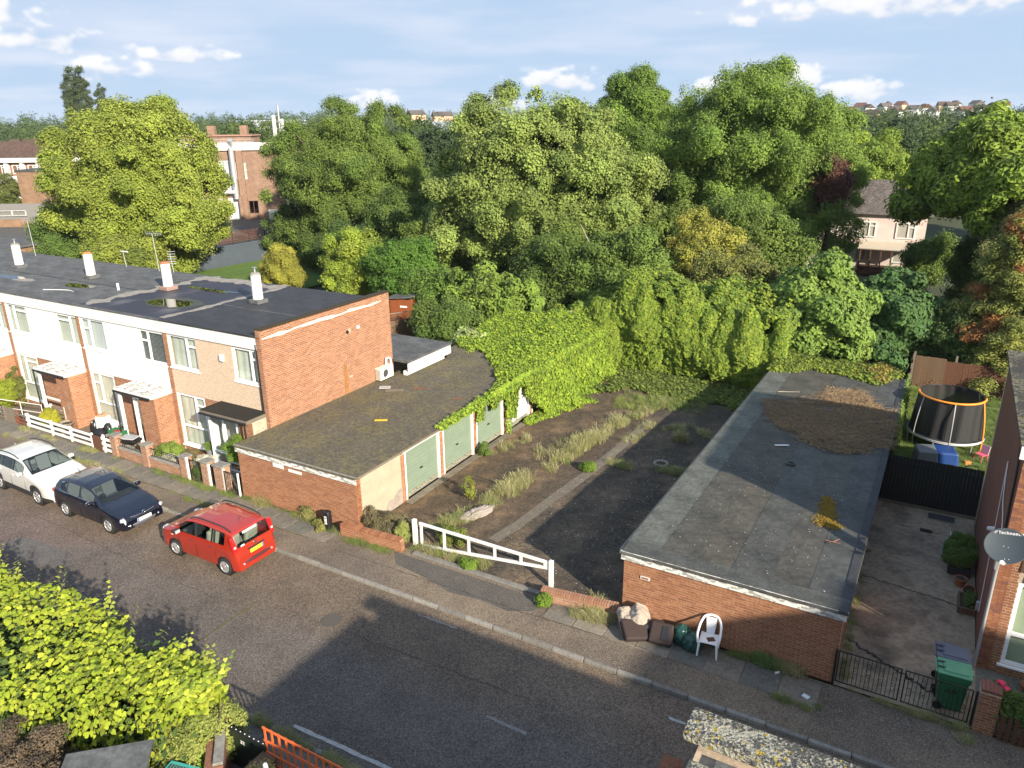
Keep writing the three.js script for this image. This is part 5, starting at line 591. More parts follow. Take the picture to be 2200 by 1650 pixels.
{ const t = thing('timber_gate', 'weathered upright board gate between grey and red slat fences', 'gate', [-37.1, 0, -16.76]); for (let j = 0; j < 9; j++) part('board', RB(0.085, 0.74 + rr(-0.03, 0.03), 0.025, 0.006, 0.06 + j * 0.092, 0.38, rr(-0.005, 0.005)), mt.woodGrey, t); part('ledge', B(0.8, 0.08, 0.03, 0.42, 0.55, -0.03), mt.woodGrey, t); part('ledge', B(0.8, 0.08, 0.03, 0.42, 0.2, -0.03), mt.woodGrey, t);
  const g = thing('timber_gate', 'dark rusty brown gate between two white ranch fences', 'gate', [-30.36, 0, -16.76]); for (let j = 0; j < 6; j++) part('board', RB(0.1, 0.66, 0.03, 0.006, 0.06 + j * 0.108, 0.35, 0), mt.woodBrown, g); part('top_rail', B(0.66, 0.07, 0.05, 0.33, 0.62, -0.03), mt.woodBrown, g);
  const f = thing('slat_screen', 'brown slat screen with white posts beside the porch steps', 'fence', [-34.9, 0, -17.7], 0.12); for (const x of [0, 0.95]) part('post', RB(0.1, 0.95, 0.1, 0.02, x, 0.47, 0), mt.white, f); for (let j = 0; j < 4; j++) part('slat', RB(0.9, 0.13, 0.02, 0.004, 0.48, 0.2 + j * 0.2, 0.02), mt.woodGrey, f);
  const h = thing('handrail', 'white tubular handrail above the yellow shrub', 'handrail', [-38.2, 0, -17.3]); part('rail', rod(V(0, 0.85, 0.3), V(3.1, 0.95, -0.1), 0.02, 0.02, 8), mt.white, h); part('rail', rod(V(1.0, 0.5, 0.2), V(3.1, 0.55, -0.1), 0.016, 0.016, 8), mt.white, h); for (const x of [0.05, 1.6, 3.05]) part('post', rod(V(x, 0, 0.25 - x * 0.12), V(x, 0.87 + x * 0.03, 0.25 - x * 0.12), 0.018, 0.018, 8), mt.white, h); }
function ironGate(label, x0, x1, z, h, { n = 8, scroll = true, name = 'iron_gate', parent } = {}) { const t = thing(name, label, 'gate', [x0, 0, z], 0, 'black wrought-iron gates'), w = x1 - x0, b = 0.07; part('frame', [B(w, 0.022, 0.022, w / 2, h, 0), B(w, 0.022, 0.022, w / 2, b, 0), B(0.028, h - b, 0.028, 0.014, (h + b) / 2, 0), B(0.028, h - b, 0.028, w - 0.014, (h + b) / 2, 0)], mt.iron, t); for (let j = 1; j < n; j++) part('bar', C(0.0075, 0.0075, h - b, w * j / n, (h + b) / 2, 0, 6), mt.iron, t); if (scroll) for (let j = 1; j < n; j += 3) for (const y of [0.28, 0.42, 0.60, 0.74]) part('scroll', new THREE.TorusGeometry(0.042, 0.006, 5, 14, 4.6).rotateZ(j + y * 9).translate(w * (j + 0.5) / n, y * h + 0.06, 0.004), mt.iron, t); return t; }
{
  const t = thing('front_wall', 'pale brick front garden wall with iron railings and flower beds behind', 'wall', [-28.95, 0, -16.76]), len = 4.6; part('core', B(len, 0.42, 0.18, len / 2, 0.21, -0.115), mt.mortarGrey, t); brickwork(t, V(0, 0, -0.02), V(1, 0, 0), len, 0.42, { pal: brickPalPale, seed: 141, single: 120 });
  for (let x = 0.23; x < len; x += 0.46) part('coping', RB(0.45, 0.05, 0.26, 0.01, x, 0.445, -0.11), mt.concrete, t); for (const x of [0.02, 2.05, 4.4]) { part('pier', B(0.34, 0.92, 0.32, x + 0.1, 0.46, -0.1), mt.mortarGrey, t); brickwork(t, V(x - 0.07, 0, 0.06), V(1, 0, 0), 0.34, 0.92, { pal: brickPalPale, seed: 150 + x, single: 40 }); brickwork(t, V(x + 0.27, 0, 0.06), V(0, 0, -1), 0.32, 0.92, { pal: brickPalPale, seed: 160 + x, single: 0 }); part('pier_cap', RB(0.42, 0.06, 0.4, 0.012, x + 0.1, 0.95, -0.1), mt.concrete, t); }
  for (const [a, b] of [[0.3, 1.95], [2.35, 4.3]]) { part('railing', [B(b - a, 0.02, 0.02, (a + b) / 2, 0.82, -0.1), B(b - a, 0.02, 0.02, (a + b) / 2, 0.5, -0.1)], mt.iron, t); for (let x = a; x <= b; x += 0.12) part('railing_bar', C(0.007, 0.007, 0.36, x, 0.66, -0.1, 6), mt.iron, t); }
  for (const [x, w, l] of [[-23.38, 0.36, 'narrow brick gate pier beside the small black gate'], [-22.66, 0.46, 'squat brick gate pier beside the end garage wall']]) { const p = thing('gate_pier', l, 'pier', [x, 0, -16.78], 0, 'brick gate piers'); part('core', B(w, 0.98, 0.36, w / 2, 0.49, -0.115), mt.mortarGrey, p); brickwork(p, V(0, 0, 0.065), V(1, 0, 0), w, 0.98, { pal: brickPalPale, seed: 171 + w, single: 40 }); brickwork(p, V(w, 0, 0.06), V(0, 0, -1), 0.36, 0.98, { pal: brickPalPale, seed: 181, single: 0 }); part('pier_cap', RB(w + 0.08, 0.06, 0.44, 0.012, w / 2, 1.01, -0.11), mt.concrete, p); part('gate_stop', B(0.07, 0.95, 0.06, w + 0.035, 0.48, 0.02), mt.white, p); }
  ironGate('narrow black iron gate between pale brick piers', -24.08, -23.42, -16.76, 0.92, { n: 7 }); ironGate('black iron gate between squat pier and brick garage', -22.1, -21.42, -16.72, 0.9, { n: 7 }); solo('gate_post', RB(0.08, 1.0, 0.07, 0.01, -24.18, 0.5, -16.72), mt.white, 'slim white gate post on the railing wall end', 'post', 'white gate posts'); solo('gate_post', RB(0.06, 0.95, 0.06, 0.01, -21.38, 0.48, -16.74), mt.white, 'slim white gate post against the brick garage corner', 'post', 'white gate posts');
  solo('brick_strip', B(0.03, 0.9, 0.25, -22.97, 0.45, -16.9), mt.black, 'dark side panel between the two brick gate piers', 'panel');
}
{ // front garden clutter
  bush('golden_conifer', 'rounded golden yellow shrub behind the white ranch fence', [-34.6, 0, -17.45], [0.42, 0.42, 0.40], { pal: G.yellow, per: 110, K: 12, lr: 0.2 }); bush('front_shrub', 'large fresh green shrub at the far left house front', [-39.4, 0, -17.7], [1.15, 0.85, 0.75], { pal: [[0.20, 0.26, 0.02], [0.30, 0.34, 0.03]], per: 150, K: 14, lr: 0.42, geo: clump.fine }); bush('rose_bush', 'thin rose bush against the brick wall beside the left house', [-38.8, 0, -18.3], [0.5, 1.0, 0.25], { pal: G.olive, per: 40, K: 9, lr: 0.3 });
  bush('bed_shrub', 'low bright green shrub in the railed flower bed', [-26.6, 0, -17.75], [0.85, 0.34, 0.45], { pal: [[0.14, 0.22, 0.03], [0.24, 0.32, 0.05]], per: 80, K: 12, lr: 0.24 }); bush('white_flowers', 'mound of white blossom beside the narrow iron gate', [-24.15, 0, -17.45], [0.5, 0.42, 0.35], { pal: [[0.55, 0.52, 0.38], [0.66, 0.64, 0.54]], per: 45, K: 9, lr: 0.22 }); bush('white_flowers', 'low white blossom behind the front wall railings', [-25.6, 0, -17.2], [0.7, 0.30, 0.22], { pal: [[0.45, 0.45, 0.30], [0.62, 0.60, 0.50]], per: 60, K: 9, lr: 0.2 }); bush('bed_shrub', 'dark leafy plant under white blossom by the gate', [-24.3, 0, -17.1], [0.45, 0.25, 0.2], { pal: G.mid, per: 60, K: 8, lr: 0.2 }); bush('bed_shrub', 'brownish low shrub between blossom and bright green shrub', [-25.6, 0, -17.9], [0.5, 0.28, 0.3], { pal: [[0.16, 0.13, 0.05], [0.22, 0.18, 0.07]], per: 60, K: 8, lr: 0.2 }); bush('poppy', 'red poppies behind the first railing panel', [-27.6, 0, -17.25], [0.28, 0.36, 0.18], { pal: [[0.42, 0.02, 0.02], [0.10, 0.16, 0.03]], per: 16, K: 6, lr: 0.14 }); bush('climber', 'leafy climber between porch and garage roof', [-22.3, 0.9, -17.6], [0.42, 0.55, 0.3], { pal: G.fresh, per: 80, K: 9, lr: 0.24, stem: false });
  const tr = thing('flower_trough', 'white trough of red flowers under the pleated curtain window', 'planter', [-25.35, 0.0, -18.3], 0.0); part('box', RB(0.7, 0.2, 0.22, 0.03, 0, 0.1, 0), mt.white, tr); copies('flowers', clump.small, leafM, Array.from({ length: 40 }, () => [V(rr(-0.3, 0.3), rr(0.2, 0.3), rr(-0.08, 0.08)), UP, 0.8, rnd() < 0.5 ? [0.40, 0.015, 0.03] : [0.06, 0.12, 0.02]]), tr);
  const pt = thing('tall_planter', 'tall grey planter with a clipped green ball beside the porch', 'planter', [-24.75, 0, -18.25]); part('pot', C(0.17, 0.11, 0.62, 0, 0.31, 0, 16), M(L(0.16, 0.17, 0.18), 0.5), pt); copies('foliage', clump.small, leafM, Array.from({ length: 120 }, () => [ball().multiplyScalar(0.17).add(V(0, 0.75, 0)), UP, 0.7, shadeOf(...G.fresh, rnd(), rr(0.8, 1.2))]), pt);
  const urn = (x, z, r, l) => { const u = thing('stone_urn', l, 'urn', [x, 0, z], 0, 'stone urns on the paving'), p = [[0.16, 0], [0.18, 0.05], [0.08, 0.09], [0.10, 0.14], [r * 0.7, 0.2], [r, 0.33], [r * 1.06, 0.36], [r * 0.9, 0.35], [r * 0.7, 0.27], [0, 0.25]].map((q) => new THREE.Vector2(q[0], q[1])); part('bowl', triUV(new THREE.LatheGeometry(p, 28)), M(L(0.40, 0.34, 0.26), 0.95, { map: scaled(grainT, 0.5), side: DS }), u); part('soil', C(r * 0.7, r * 0.7, 0.02, 0, 0.27, 0, 20), mt.soil, u); }; urn(-33.55, -17.55, 0.33, 'shallow stone urn nearer the brick porch corner'); urn(-33.2, -17.15, 0.24, 'deep cream stone urn behind the white ranch fence');
  const sk = thing('rubble_sack', 'white builders sacks heaped beside the glazed door', 'sack', [-31.35, 0, -17.95]); part('sack_body', triUV(new RoundedBoxGeometry(0.55, 0.95, 0.5, 4, 0.1).translate(0, 0.47, 0)), mt.white, sk); part('rubble', RB(0.4, 0.14, 0.36, 0.05, 0.02, 0.96, 0, 0.1, 0.3, 0.1), M(L(0.40, 0.25, 0.15), 0.9), sk); const bm = M(L(0.012, 0.012, 0.013), 0.25); const bg = (x, z, r, h, l) => { const g = new THREE.SphereGeometry(1, 30, 20), p = g.attributes.position; for (let i = 0; i < p.count; i++) { const n = 1 + 0.3 * (fbm(p.getX(i) * 3 + x, p.getZ(i) * 3 + p.getY(i) * 2, 4, 9) - 0.5); p.setXYZ(i, p.getX(i) * r * n, (Math.max(-0.75, p.getY(i)) * 0.55 + 0.41) * h * n, p.getZ(i) * r * n); } g.computeVertexNormals(); const o = solo('refuse_sack', triUV(g), bm, l, 'refuse sack', 'black refuse sacks at the door'); o.position.set(x, 0, z); }; bg(-30.95, -17.5, 0.26, 0.6, 'black refuse sack in front of the white door leaf'); bg(-31.75, -17.75, 0.2, 0.75, 'narrow black sack tucked beside the white rubble sacks'); bg(-30.75, -17.75, 0.2, 0.8, 'tall black sack leaning on the white door leaf');
  const wp = solo('door_leaf', B(0.62, 0.95, 0.05, -30.55, 0.47, -17.85, -0.12), mt.white, 'flat white door leaf leaning beside the black sacks', 'door leaf'); const cr = thing('plastic_crate', 'green plastic crate of oddments on the wall by the porch', 'crate', [-29.7, 0.5, -17.55], 0.2); part('crate_base', B(0.72, 0.03, 0.4, 0, 0.02, 0), M(L(0.02, 0.13, 0.05), 0.6), cr); for (const [x, z, w, d] of [[0, 0.2, 0.72, 0.02], [0, -0.2, 0.72, 0.02], [0.35, 0, 0.02, 0.4], [-0.35, 0, 0.02, 0.4]]) part('crate_side', B(w, 0.22, d, x, 0.13, z), M(L(0.02, 0.13, 0.05), 0.6), cr); part('oddment', RB(0.3, 0.12, 0.2, 0.04, -0.05, 0.16, 0.02), M(L(0.25, 0.04, 0.03), 0.7), cr); part('oddment', RB(0.2, 0.1, 0.2, 0.04, 0.18, 0.14, -0.04), M(L(0.2, 0.18, 0.15), 0.7), cr); solo('garden_block', RB(1.4, 0.5, 0.6, 0.03, -29.6, 0.25, -17.6), mt.concrete, 'rendered block supporting the green crate', 'block');
  const bp = thing('boot_tray', 'grey tray with black mat on the railing wall corner', 'tray', [-28.5, 0.5, -17.25], 0.3); part('tray_top', RB(0.7, 0.05, 0.45, 0.02, 0, 0.25, 0), M(L(0.35, 0.36, 0.38), 0.4), bp); part('mat', RB(0.75, 0.12, 0.5, 0.03, 0.05, 0.12, 0), mt.black, bp);
  solo('patio_pot', C(0.2, 0.15, 0.26, -36.2, 0.13, -18.0, 18), mt.terracotta, 'terracotta pot behind the golden shrub', 'pot');
}
// ---------------------------------------------------------------- driveway, bins, pots, garden behind
ironGate('black iron driveway gate leaf against the garage wall', -0.76, 0.62, -16.97, 0.95, { n: 15 }); ironGate('black iron driveway gate leaf in front of the green bin', 0.68, 2.06, -16.97, 0.95, { n: 15 });
solo('gate_stanchion', RB(0.06, 1.05, 0.05, 0.008, -0.80, 0.52, -16.88), mt.black, 'black steel gate post on the garage corner', 'post'); solo('gate_stanchion', RB(0.05, 0.98, 0.05, 0.008, 2.12, 0.49, -16.95), mt.black, 'black steel gate post against the brick pier', 'post');
const droidBold = await new FontLoader().loadAsync('fonts/droid/droid_sans_bold.typeface.json');
function wheelieBin(label, pos, turn, body, lid, text) {
  const t = thing('wheelie_bin', label, 'wheelie bin', pos, turn, 'wheelie bins behind the gate'), w0 = 0.24, w1 = 0.28, d0 = 0.25, d1 = 0.33, h = 0.98; const q = new THREE.BufferGeometry(), R = 0.05, ring = (w, d, y) => { const p = []; for (const [sx, sz] of [[1, 1], [-1, 1], [-1, -1], [1, -1]]) for (let k = 0; k < 4; k++) { const a = Math.atan2(sz, sx) - Math.PI / 4 + k / 3 * Math.PI / 2; p.push([sx * (d - R) + Math.cos(a) * R, y, sz * (w - R) + Math.sin(a) * R]); } return p; };
  const rings = [ring(w0, d0, 0.06), ring(w0 + 0.01, d0 + 0.02, 0.3), ring(w1 - 0.005, d1 - 0.02, 0.86), ring(w1 + 0.02, d1 + 0.01, 0.87), ring(w1 + 0.02, d1 + 0.01, h)], n = 16, P = rings.flat(2), I = []; for (let r = 0; r < rings.length - 1; r++) for (let k = 0; k < n; k++) { const a = r * n + k, b = r * n + (k + 1) % n; I.push(a, a + n, b, b, a + n, b + n); } for (let k = 1; k < n - 1; k++) I.push(0, k, k + 1); q.setAttribute('position', new THREE.Float32BufferAttribute(P, 3)); q.setIndex(I); q.computeVertexNormals();
  part('body', triUV(toCreasedNormals(q, 0.7)), M(body, 0.5, { side: DS, map: scaled(softT, 0.8) }), t); const lm = M(lid, 0.45, { map: scaled(softT, 0.8) }); const ld = part('lid', [RB(0.70, 0.05, 0.60, 0.022, 0.0, h + 0.025, 0), RB(0.52, 0.03, 0.42, 0.014, 0.03, h + 0.06, 0)], lm, t); part('lid_grip', RB(0.05, 0.04, 0.22, 0.015, 0.36, h + 0.02, 0), lm, ld); part('handle_bar', [C(0.018, 0.018, 0.5, -0.38, h + 0.02, 0, 10, Math.PI / 2), B(0.08, 0.05, 0.05, -0.35, h, 0.2), B(0.08, 0.05, 0.05, -0.35, h, -0.2)], lm, t); part('hinge', [B(0.16, 0.025, 0.03, -0.27, h + 0.075, 0.1), B(0.16, 0.025, 0.03, -0.27, h + 0.075, -0.1)], mt.darkgrey, ld);
  for (const s of [-1, 1]) part('wheel', C(0.1, 0.1, 0.05, -0.24, 0.1, s * 0.26, 20, Math.PI / 2), mt.black, t);
  if (text) { const g = new TextGeometry(text, { font: droidBold, size: 0.17, depth: 0.004, curveSegments: 4 }); g.translate(-0.15, 0.5, 0).rotateX(-0.045).translate(0, 0.02, 0.288); g.computeBoundingBox(); part('painted_number', g, M(L(0.02, 0.03, 0.02), 0.8), t); }
  return t;
}
wheelieBin('green wheelie bin numbered in black behind the driveway gate', [1.66, 0, -17.5], 0.06, L(0.03, 0.16, 0.065), L(0.12, 0.34, 0.19), '28'); wheelieBin('wheelie bin with grey-blue lid behind the green bin', [1.62, 0, -18.12], 0.04, L(0.03, 0.034, 0.04), L(0.12, 0.13, 0.17));
{ // black board fence across the end of the drive
  const t = thing('board_fence', 'tall black board fence closing the end of the driveway', 'fence', [-0.78, 0, -27.72]); for (let j = 0; j < 27; j++) part('board', B(0.108, 1.82 + rr(-0.012, 0.012), 0.02, 0.06 + j * 0.112, 0.93, rr(-0.004, 0.008)), mt.woodBlack, t); for (const y of [0.3, 1.5]) part('rail', B(3.0, 0.08, 0.05, 1.52, y, -0.05), mt.woodBlack, t); part('gravel_board', B(3.03, 0.12, 0.04, 1.52, 0.05, 0.02), mt.woodGrey, t);
  // planting along the side wall
  const box = (l, z, h, pal) => { const b = thing('box_plant', l, 'potted shrub', [1.8, 0, z], 0, 'shrubs in tubs along the side wall'); part('tub', RB(0.6, 0.28, 0.5, 0.04, 0, 0.14, 0), M(L(0.03, 0.03, 0.03), 0.7), b); const { out } = crown(V(0, 0.5, 0), [0.36, 0.24, 0.34], 10, 0.16, 90, pal, { low: -0.6 }); copies('foliage', clump.small, leafM, out, b); }; box('leafy green tub shrub nearer the white trough', -24.75, 0.5, G.mid); box('leafy green tub shrub nearer the terracotta pots', -23.85, 0.5, G.mid);
  const tr = thing('white_trough', 'white rimmed trough of plants nearest the black fence', 'planter', [1.78, 0, -25.75]); part('box', [B(0.5, 0.24, 0.03, 0, 0.12, 0.24), B(0.5, 0.24, 0.03, 0, 0.12, -0.24), B(0.03, 0.24, 0.5, 0.24, 0.12, 0), B(0.03, 0.24, 0.5, -0.24, 0.12, 0), B(0.46, 0.02, 0.46, 0, 0.12, 0)], mt.white, tr); copies('foliage', clump.small, leafM, Array.from({ length: 60 }, () => [V(rr(-0.18, 0.18), rr(0.2, 0.32), rr(-0.18, 0.18)), UP, 0.9, shadeOf(...G.mid, rnd(), rr(0.7, 1.2))]), tr);
  solo('green_tub', RB(0.1, 0.3, 0.4, 0.02, 1.4, 0.15, -25.0), M(L(0.02, 0.2, 0.09), 0.5), 'flat bright green plastic tub beside the shrubs', 'tub'); const pot = (l, x, z, r, tilt) => { const p = thing('terracotta_pot', l, 'pot', [x, 0, z], 0, 'terracotta pots by the side wall'); const pr = [[r * 0.65, 0], [r * 0.95, r * 1.3], [r * 1.08, r * 1.3], [r * 1.08, r * 1.6], [r * 0.92, r * 1.6], [r * 0.85, r * 1.3], [0, r * 1.25]].map((q) => new THREE.Vector2(q[0], q[1])); const b = part('pot', triUV(new THREE.LatheGeometry(pr, 22)), mt.terracotta, p); if (tilt) { b.rotation.x = 1.2; b.position.y = r; } part('soil', C(r * 0.86, r * 0.86, 0.01, 0, r * 1.45, 0, 18), mt.soil, b); }; pot('upright terracotta pot below the tub shrubs', 1.85, -23.1, 0.16, false); pot('tilted terracotta pot beside the timber planter', 2.06, -22.75, 0.15, true);
  const tp = thing('timber_planter', 'low dark timber planter against the painted side wall', 'planter', [2.02, 0, -22.0]); for (const [x, z, w, d] of [[0, 0.4, 0.42, 0.05], [0, -0.4, 0.42, 0.05], [-0.2, 0, 0.05, 0.8], [0.19, 0, 0.05, 0.8]]) part('side_board', B(w, 0.2, d, x, 0.1, z), mt.wood, tp); part('soil', B(0.36, 0.02, 0.75, 0, 0.14, 0), mt.soil, tp); copies('foliage', clump.small, leafM, Array.from({ length: 50 }, () => [V(rr(-0.05, 0.18), rr(0.18, 0.4), rr(-0.3, 0.35)), UP, 1, shadeOf(...G.mid, rnd(), rr(0.7, 1.2))]), tp);
}
{ // boundary by the gate: pier, picket fence, roses
  const p = thing('gate_pier', 'brick pier between driveway gate and brown picket fence', 'pier', [2.16, 0, -16.84], 0, 'brick gate piers'); part('core', B(0.4, 1.1, 0.36, 0.2, 0.55, -0.18), mt.mortar, p); brickwork(p, V(0, 0, 0), V(1, 0, 0), 0.4, 1.08, { seed: 191, single: 60, pal: brickPal }); for (let j = 0; j < 5; j++) part('coping_brick', RB(0.075, 0.075, 0.38, 0.008, 0.045 + j * 0.079, 1.13, -0.18), M(L(0.24 + 0.05 * hash(j, 1, 1), 0.10, 0.07), 0.9, { map: scaled(brickT, 0.4) }), p);
  const f = thing('picket_fence', 'brown timber picket fence below the pink roses', 'fence', [2.62, 0, -16.78]); for (let j = 0; j < 14; j++) part('picket', prism([[0, 0], [0.085, 0], [0.085, 0.62], [0.0425, 0.68], [0, 0.62]], 0.02).translate(j * 0.135, 0.03, rr(-0.004, 0.004)), mt.woodBrown, f); for (const y of [0.18, 0.5]) part('rail', B(1.95, 0.06, 0.04, 0.95, y, -0.025), mt.woodBrown, f);
  const r = thing('rose_plant', 'rose bush with pink and red blooms behind the picket fence', 'rose', [2.95, 0, -17.3]); part('stem', [rod(V(0, 0, 0), V(-0.2, 0.9, 0.1), 0.012, 0.008, 6), rod(V(0, 0, 0), V(0.3, 0.8, 0.2), 0.012, 0.008, 6), rod(V(0, 0.3, 0.05), V(-0.3, 1.25, 0.0), 0.009, 0.006, 6)], mt.bark, r); copies('foliage', clump.fine, leafM, crown(V(0.1, 0.6, 0.1), [0.45, 0.3, 0.3], 12, 0.18, 34, G.mid).out, r); const rose = (x, y, z, c) => { const b = []; for (let k = 0; k < 14; k++) { const a = k * 2.4, q = 0.02 + 0.05 * k / 14; b.push(new THREE.SphereGeometry(0.034, 8, 6).scale(1, 0.6, 1).rotateX(0.4).rotateY(a).translate(x + Math.cos(a) * q, y - k * 0.002, z + Math.sin(a) * q)); } part('bloom', b, M(c, 0.6), r); }; rose(-0.42, 1.22, 0.08, L(0.72, 0.02, 0.10)); rose(-0.32, 1.14, 0.12, L(0.70, 0.03, 0.12)); rose(0.22, 0.84, 0.35, L(0.75, 0.16, 0.28)); rose(0.5, 0.7, 0.25, L(0.72, 0.12, 0.25));
  const wb = thing('window_pot', 'terracotta bowl of grasses under the big white window', 'pot', [3.35, 0, -18.9]); part('bowl', C(0.2, 0.15, 0.18, 0, 0.09, 0, 18), mt.terracotta, wb); copies('foliage', tuft.green, grassM, Array.from({ length: 6 }, () => [V(rr(-0.08, 0.08), 0.16, rr(-0.08, 0.08)), UP, rr(0.7, 1.1), shadeOf(...G.olive, rnd(), 1)]), wb);
  bush('ground_weed', 'low leafy weed on the paving below the window', [2.75, 0, -18.5], [0.2, 0.12, 0.2], { pal: G.fresh, K: 5, lr: 0.1, per: 20 });
}
{ // back garden: trampoline, tent, toys, fences
  const t = thing('trampoline', 'round trampoline with black safety net and orange top ring', 'trampoline', [1.1, 0, -34.45]), R = 1.42, ringPts = (r, y) => Array.from({ length: 40 }, (_, i) => V(Math.cos(i / 40 * 6.2832) * r, y, Math.sin(i / 40 * 6.2832) * r)); part('frame_ring', tube(ringPts(R, 0.56), 0.03, 80, 8, true), mt.galv, t); part('pad', new THREE.RingGeometry(R - 0.26, R, 64).rotateX(-Math.PI / 2).translate(0, 0.6, 0), M(L(0.03, 0.03, 0.032), 0.7, { side: DS }), t); part('mat', C(R - 0.28, R - 0.28, 0.015, 0, 0.57, 0, 48), mt.black, t); part('pad_edge', new THREE.CylinderGeometry(R + 0.02, R + 0.02, 0.09, 64, 1, true).translate(0, 0.555, 0), M(L(0.6, 0.6, 0.58), 0.7, { side: DS }), t);
  const net = new THREE.CylinderGeometry(1.2, 1.32, 1.6, 72, 6, true), np = net.attributes.position; for (let i = 0; i < np.count; i++) { const a = Math.atan2(np.getZ(i), np.getX(i)), k = 1 + 0.022 * Math.sin(a * 17 + np.getY(i)) + 0.02 * Math.sin(a * 7); np.setX(i, np.getX(i) * k); np.setZ(i, np.getZ(i) * k); } net.computeVertexNormals(); part('safety_net', triUV(net.translate(0, 1.39, -0.05)), M(L(0.012, 0.012, 0.013), 0.7, { side: DS, transparent: true, opacity: 0.93 }), t);
  part('back_ring', tube(ringPts(1.22, 2.2).map((p) => p.add(V(0, 0, -0.05))), 0.02, 80, 8, true), mt.black, t); part('top_ring', tube(ringPts(1.22, 2.2).map((p) => p.add(V(0, 0, -0.05))).slice(0, 21), 0.045, 50, 8), M(L(0.72, 0.24, 0.02), 0.6), t); for (let k = 0; k < 6; k++) { const a = k / 6 * 6.2832 + 1.45, o = k === 5; part('pole', tube([V(Math.cos(a) * R, 0.0, Math.sin(a) * R), V(Math.cos(a) * (R + 0.02), 0.7, Math.sin(a) * (R + 0.02)), V(Math.cos(a) * 1.36, 1.5, Math.sin(a) * 1.36), V(Math.cos(a) * 1.23, 2.2, Math.sin(a) * 1.23 - 0.05)], o ? 0.035 : 0.02, 20, 7), o ? M(L(0.72, 0.24, 0.02), 0.6) : mt.galv, t); part('leg', rod(V(Math.cos(a + 0.4) * R * 0.98, 0, Math.sin(a + 0.4) * R * 0.98), V(Math.cos(a + 0.4) * R, 0.55, Math.sin(a + 0.4) * R), 0.022, 0.022, 8), mt.galv, t); }
  const tent = thing('covered_furniture', 'low heap under grey and blue tarpaulins on the lawn', 'tarpaulin', [0.85, 0, -32.2], 0.25), cover = (w, d, h, s) => { const g = new RoundedBoxGeometry(w, h, d, 6, 0.09), p = g.attributes.position; for (let i = 0; i < p.count; i++) { const x = p.getX(i), y = p.getY(i), z = p.getZ(i), n = 1 + 0.16 * (fbm(x * 4 + s, z * 4 + y * 3, 3, 9) - 0.5); p.setXYZ(i, x * n * (1.05 - 0.15 * (y / h)), (y + h / 2) * n, z * n * (1.05 - 0.15 * (y / h))); } g.computeVertexNormals(); return triUV(g); }; part('grey_sheet', cover(0.75, 0.8, 0.62, 3).translate(-0.36, 0, 0.02), M(L(0.12, 0.13, 0.14), 0.45), tent); part('blue_sheet', cover(0.85, 0.85, 0.60, 7).translate(0.32, 0, -0.05), M(L(0.012, 0.045, 0.17), 0.4), tent);
  const ch = thing('toy_chair', 'small pink plastic chair on the lawn behind the fence', 'chair', [2.45, 0, -33.2], -0.7), pk = M(L(0.62, 0.10, 0.16), 0.5); part('seat', RB(0.36, 0.03, 0.34, 0.01, 0, 0.3, 0), pk, ch); part('backrest', RB(0.36, 0.34, 0.03, 0.03, 0, 0.48, -0.17, -0.2), M(L(0.66, 0.40, 0.46), 0.5), ch); for (const [x, z] of [[-1, -1], [1, -1], [-1, 1], [1, 1]]) part('leg', rod(V(x * 0.18, 0, z * 0.17), V(x * 0.15, 0.3, z * 0.14), 0.016, 0.02, 8), pk, ch); solo('toy_box', RB(0.24, 0.14, 0.18, 0.02, 2.0, 0.07, -32.6, 0, 0.4), M(L(0.55, 0.20, 0.05), 0.6), 'small orange box on the lawn near the pink chair', 'box');
  const bu = thing('pushchair', 'folded pale pushchair behind the black fence', 'pushchair', [2.15, 0, -30.0], 0.5); part('hood', cover(0.45, 0.6, 0.7, 13), M(L(0.42, 0.40, 0.36), 0.8), bu); part('handle', tube([V(-0.2, 0.4, -0.2), V(-0.25, 0.85, -0.3), V(0.25, 0.85, -0.3), V(0.2, 0.4, -0.2)], 0.018, 20, 6), mt.black, bu); for (const [x, z] of [[-0.25, 0.3], [0.25, 0.3], [-0.25, -0.3], [0.25, -0.3]]) part('wheel', C(0.1, 0.1, 0.04, x, 0.1, z, 16, 0, 0, Math.PI / 2), mt.black, bu);
  const bf = thing('panel_fence', 'brown garden fence behind the trampoline under dark trees', 'fence', [-0.6, 0, -41.9]); for (let j = 0; j < 78; j++) part('board', B(0.118, 1.5 + (j < 12 ? 0.25 : 0) + rr(-0.02, 0.02), 0.02, j * 0.125, 0.75, rr(-0.005, 0.008)), j < 12 ? mt.wood : mt.woodBrown, bf); for (let j = 0; j < 6; j++) part('post', B(0.1, 1.8, 0.1, j * 1.85, 0.9, -0.06), mt.woodGrey, bf);
  const sf = thing('panel_fence', 'garden fence with weathered posts along the lawn side', 'fence', [-0.62, 0, -38.2]); for (let j = 0; j < 28; j++) part('board', B(0.02, 1.5, 0.118, 0, 0.75, -j * 0.125), mt.wood, sf); for (let j = 0; j < 3; j++) part('post', B(0.1, 1.75, 0.1, 0, 0.87, -j * 1.7), mt.woodGrey, sf);
}
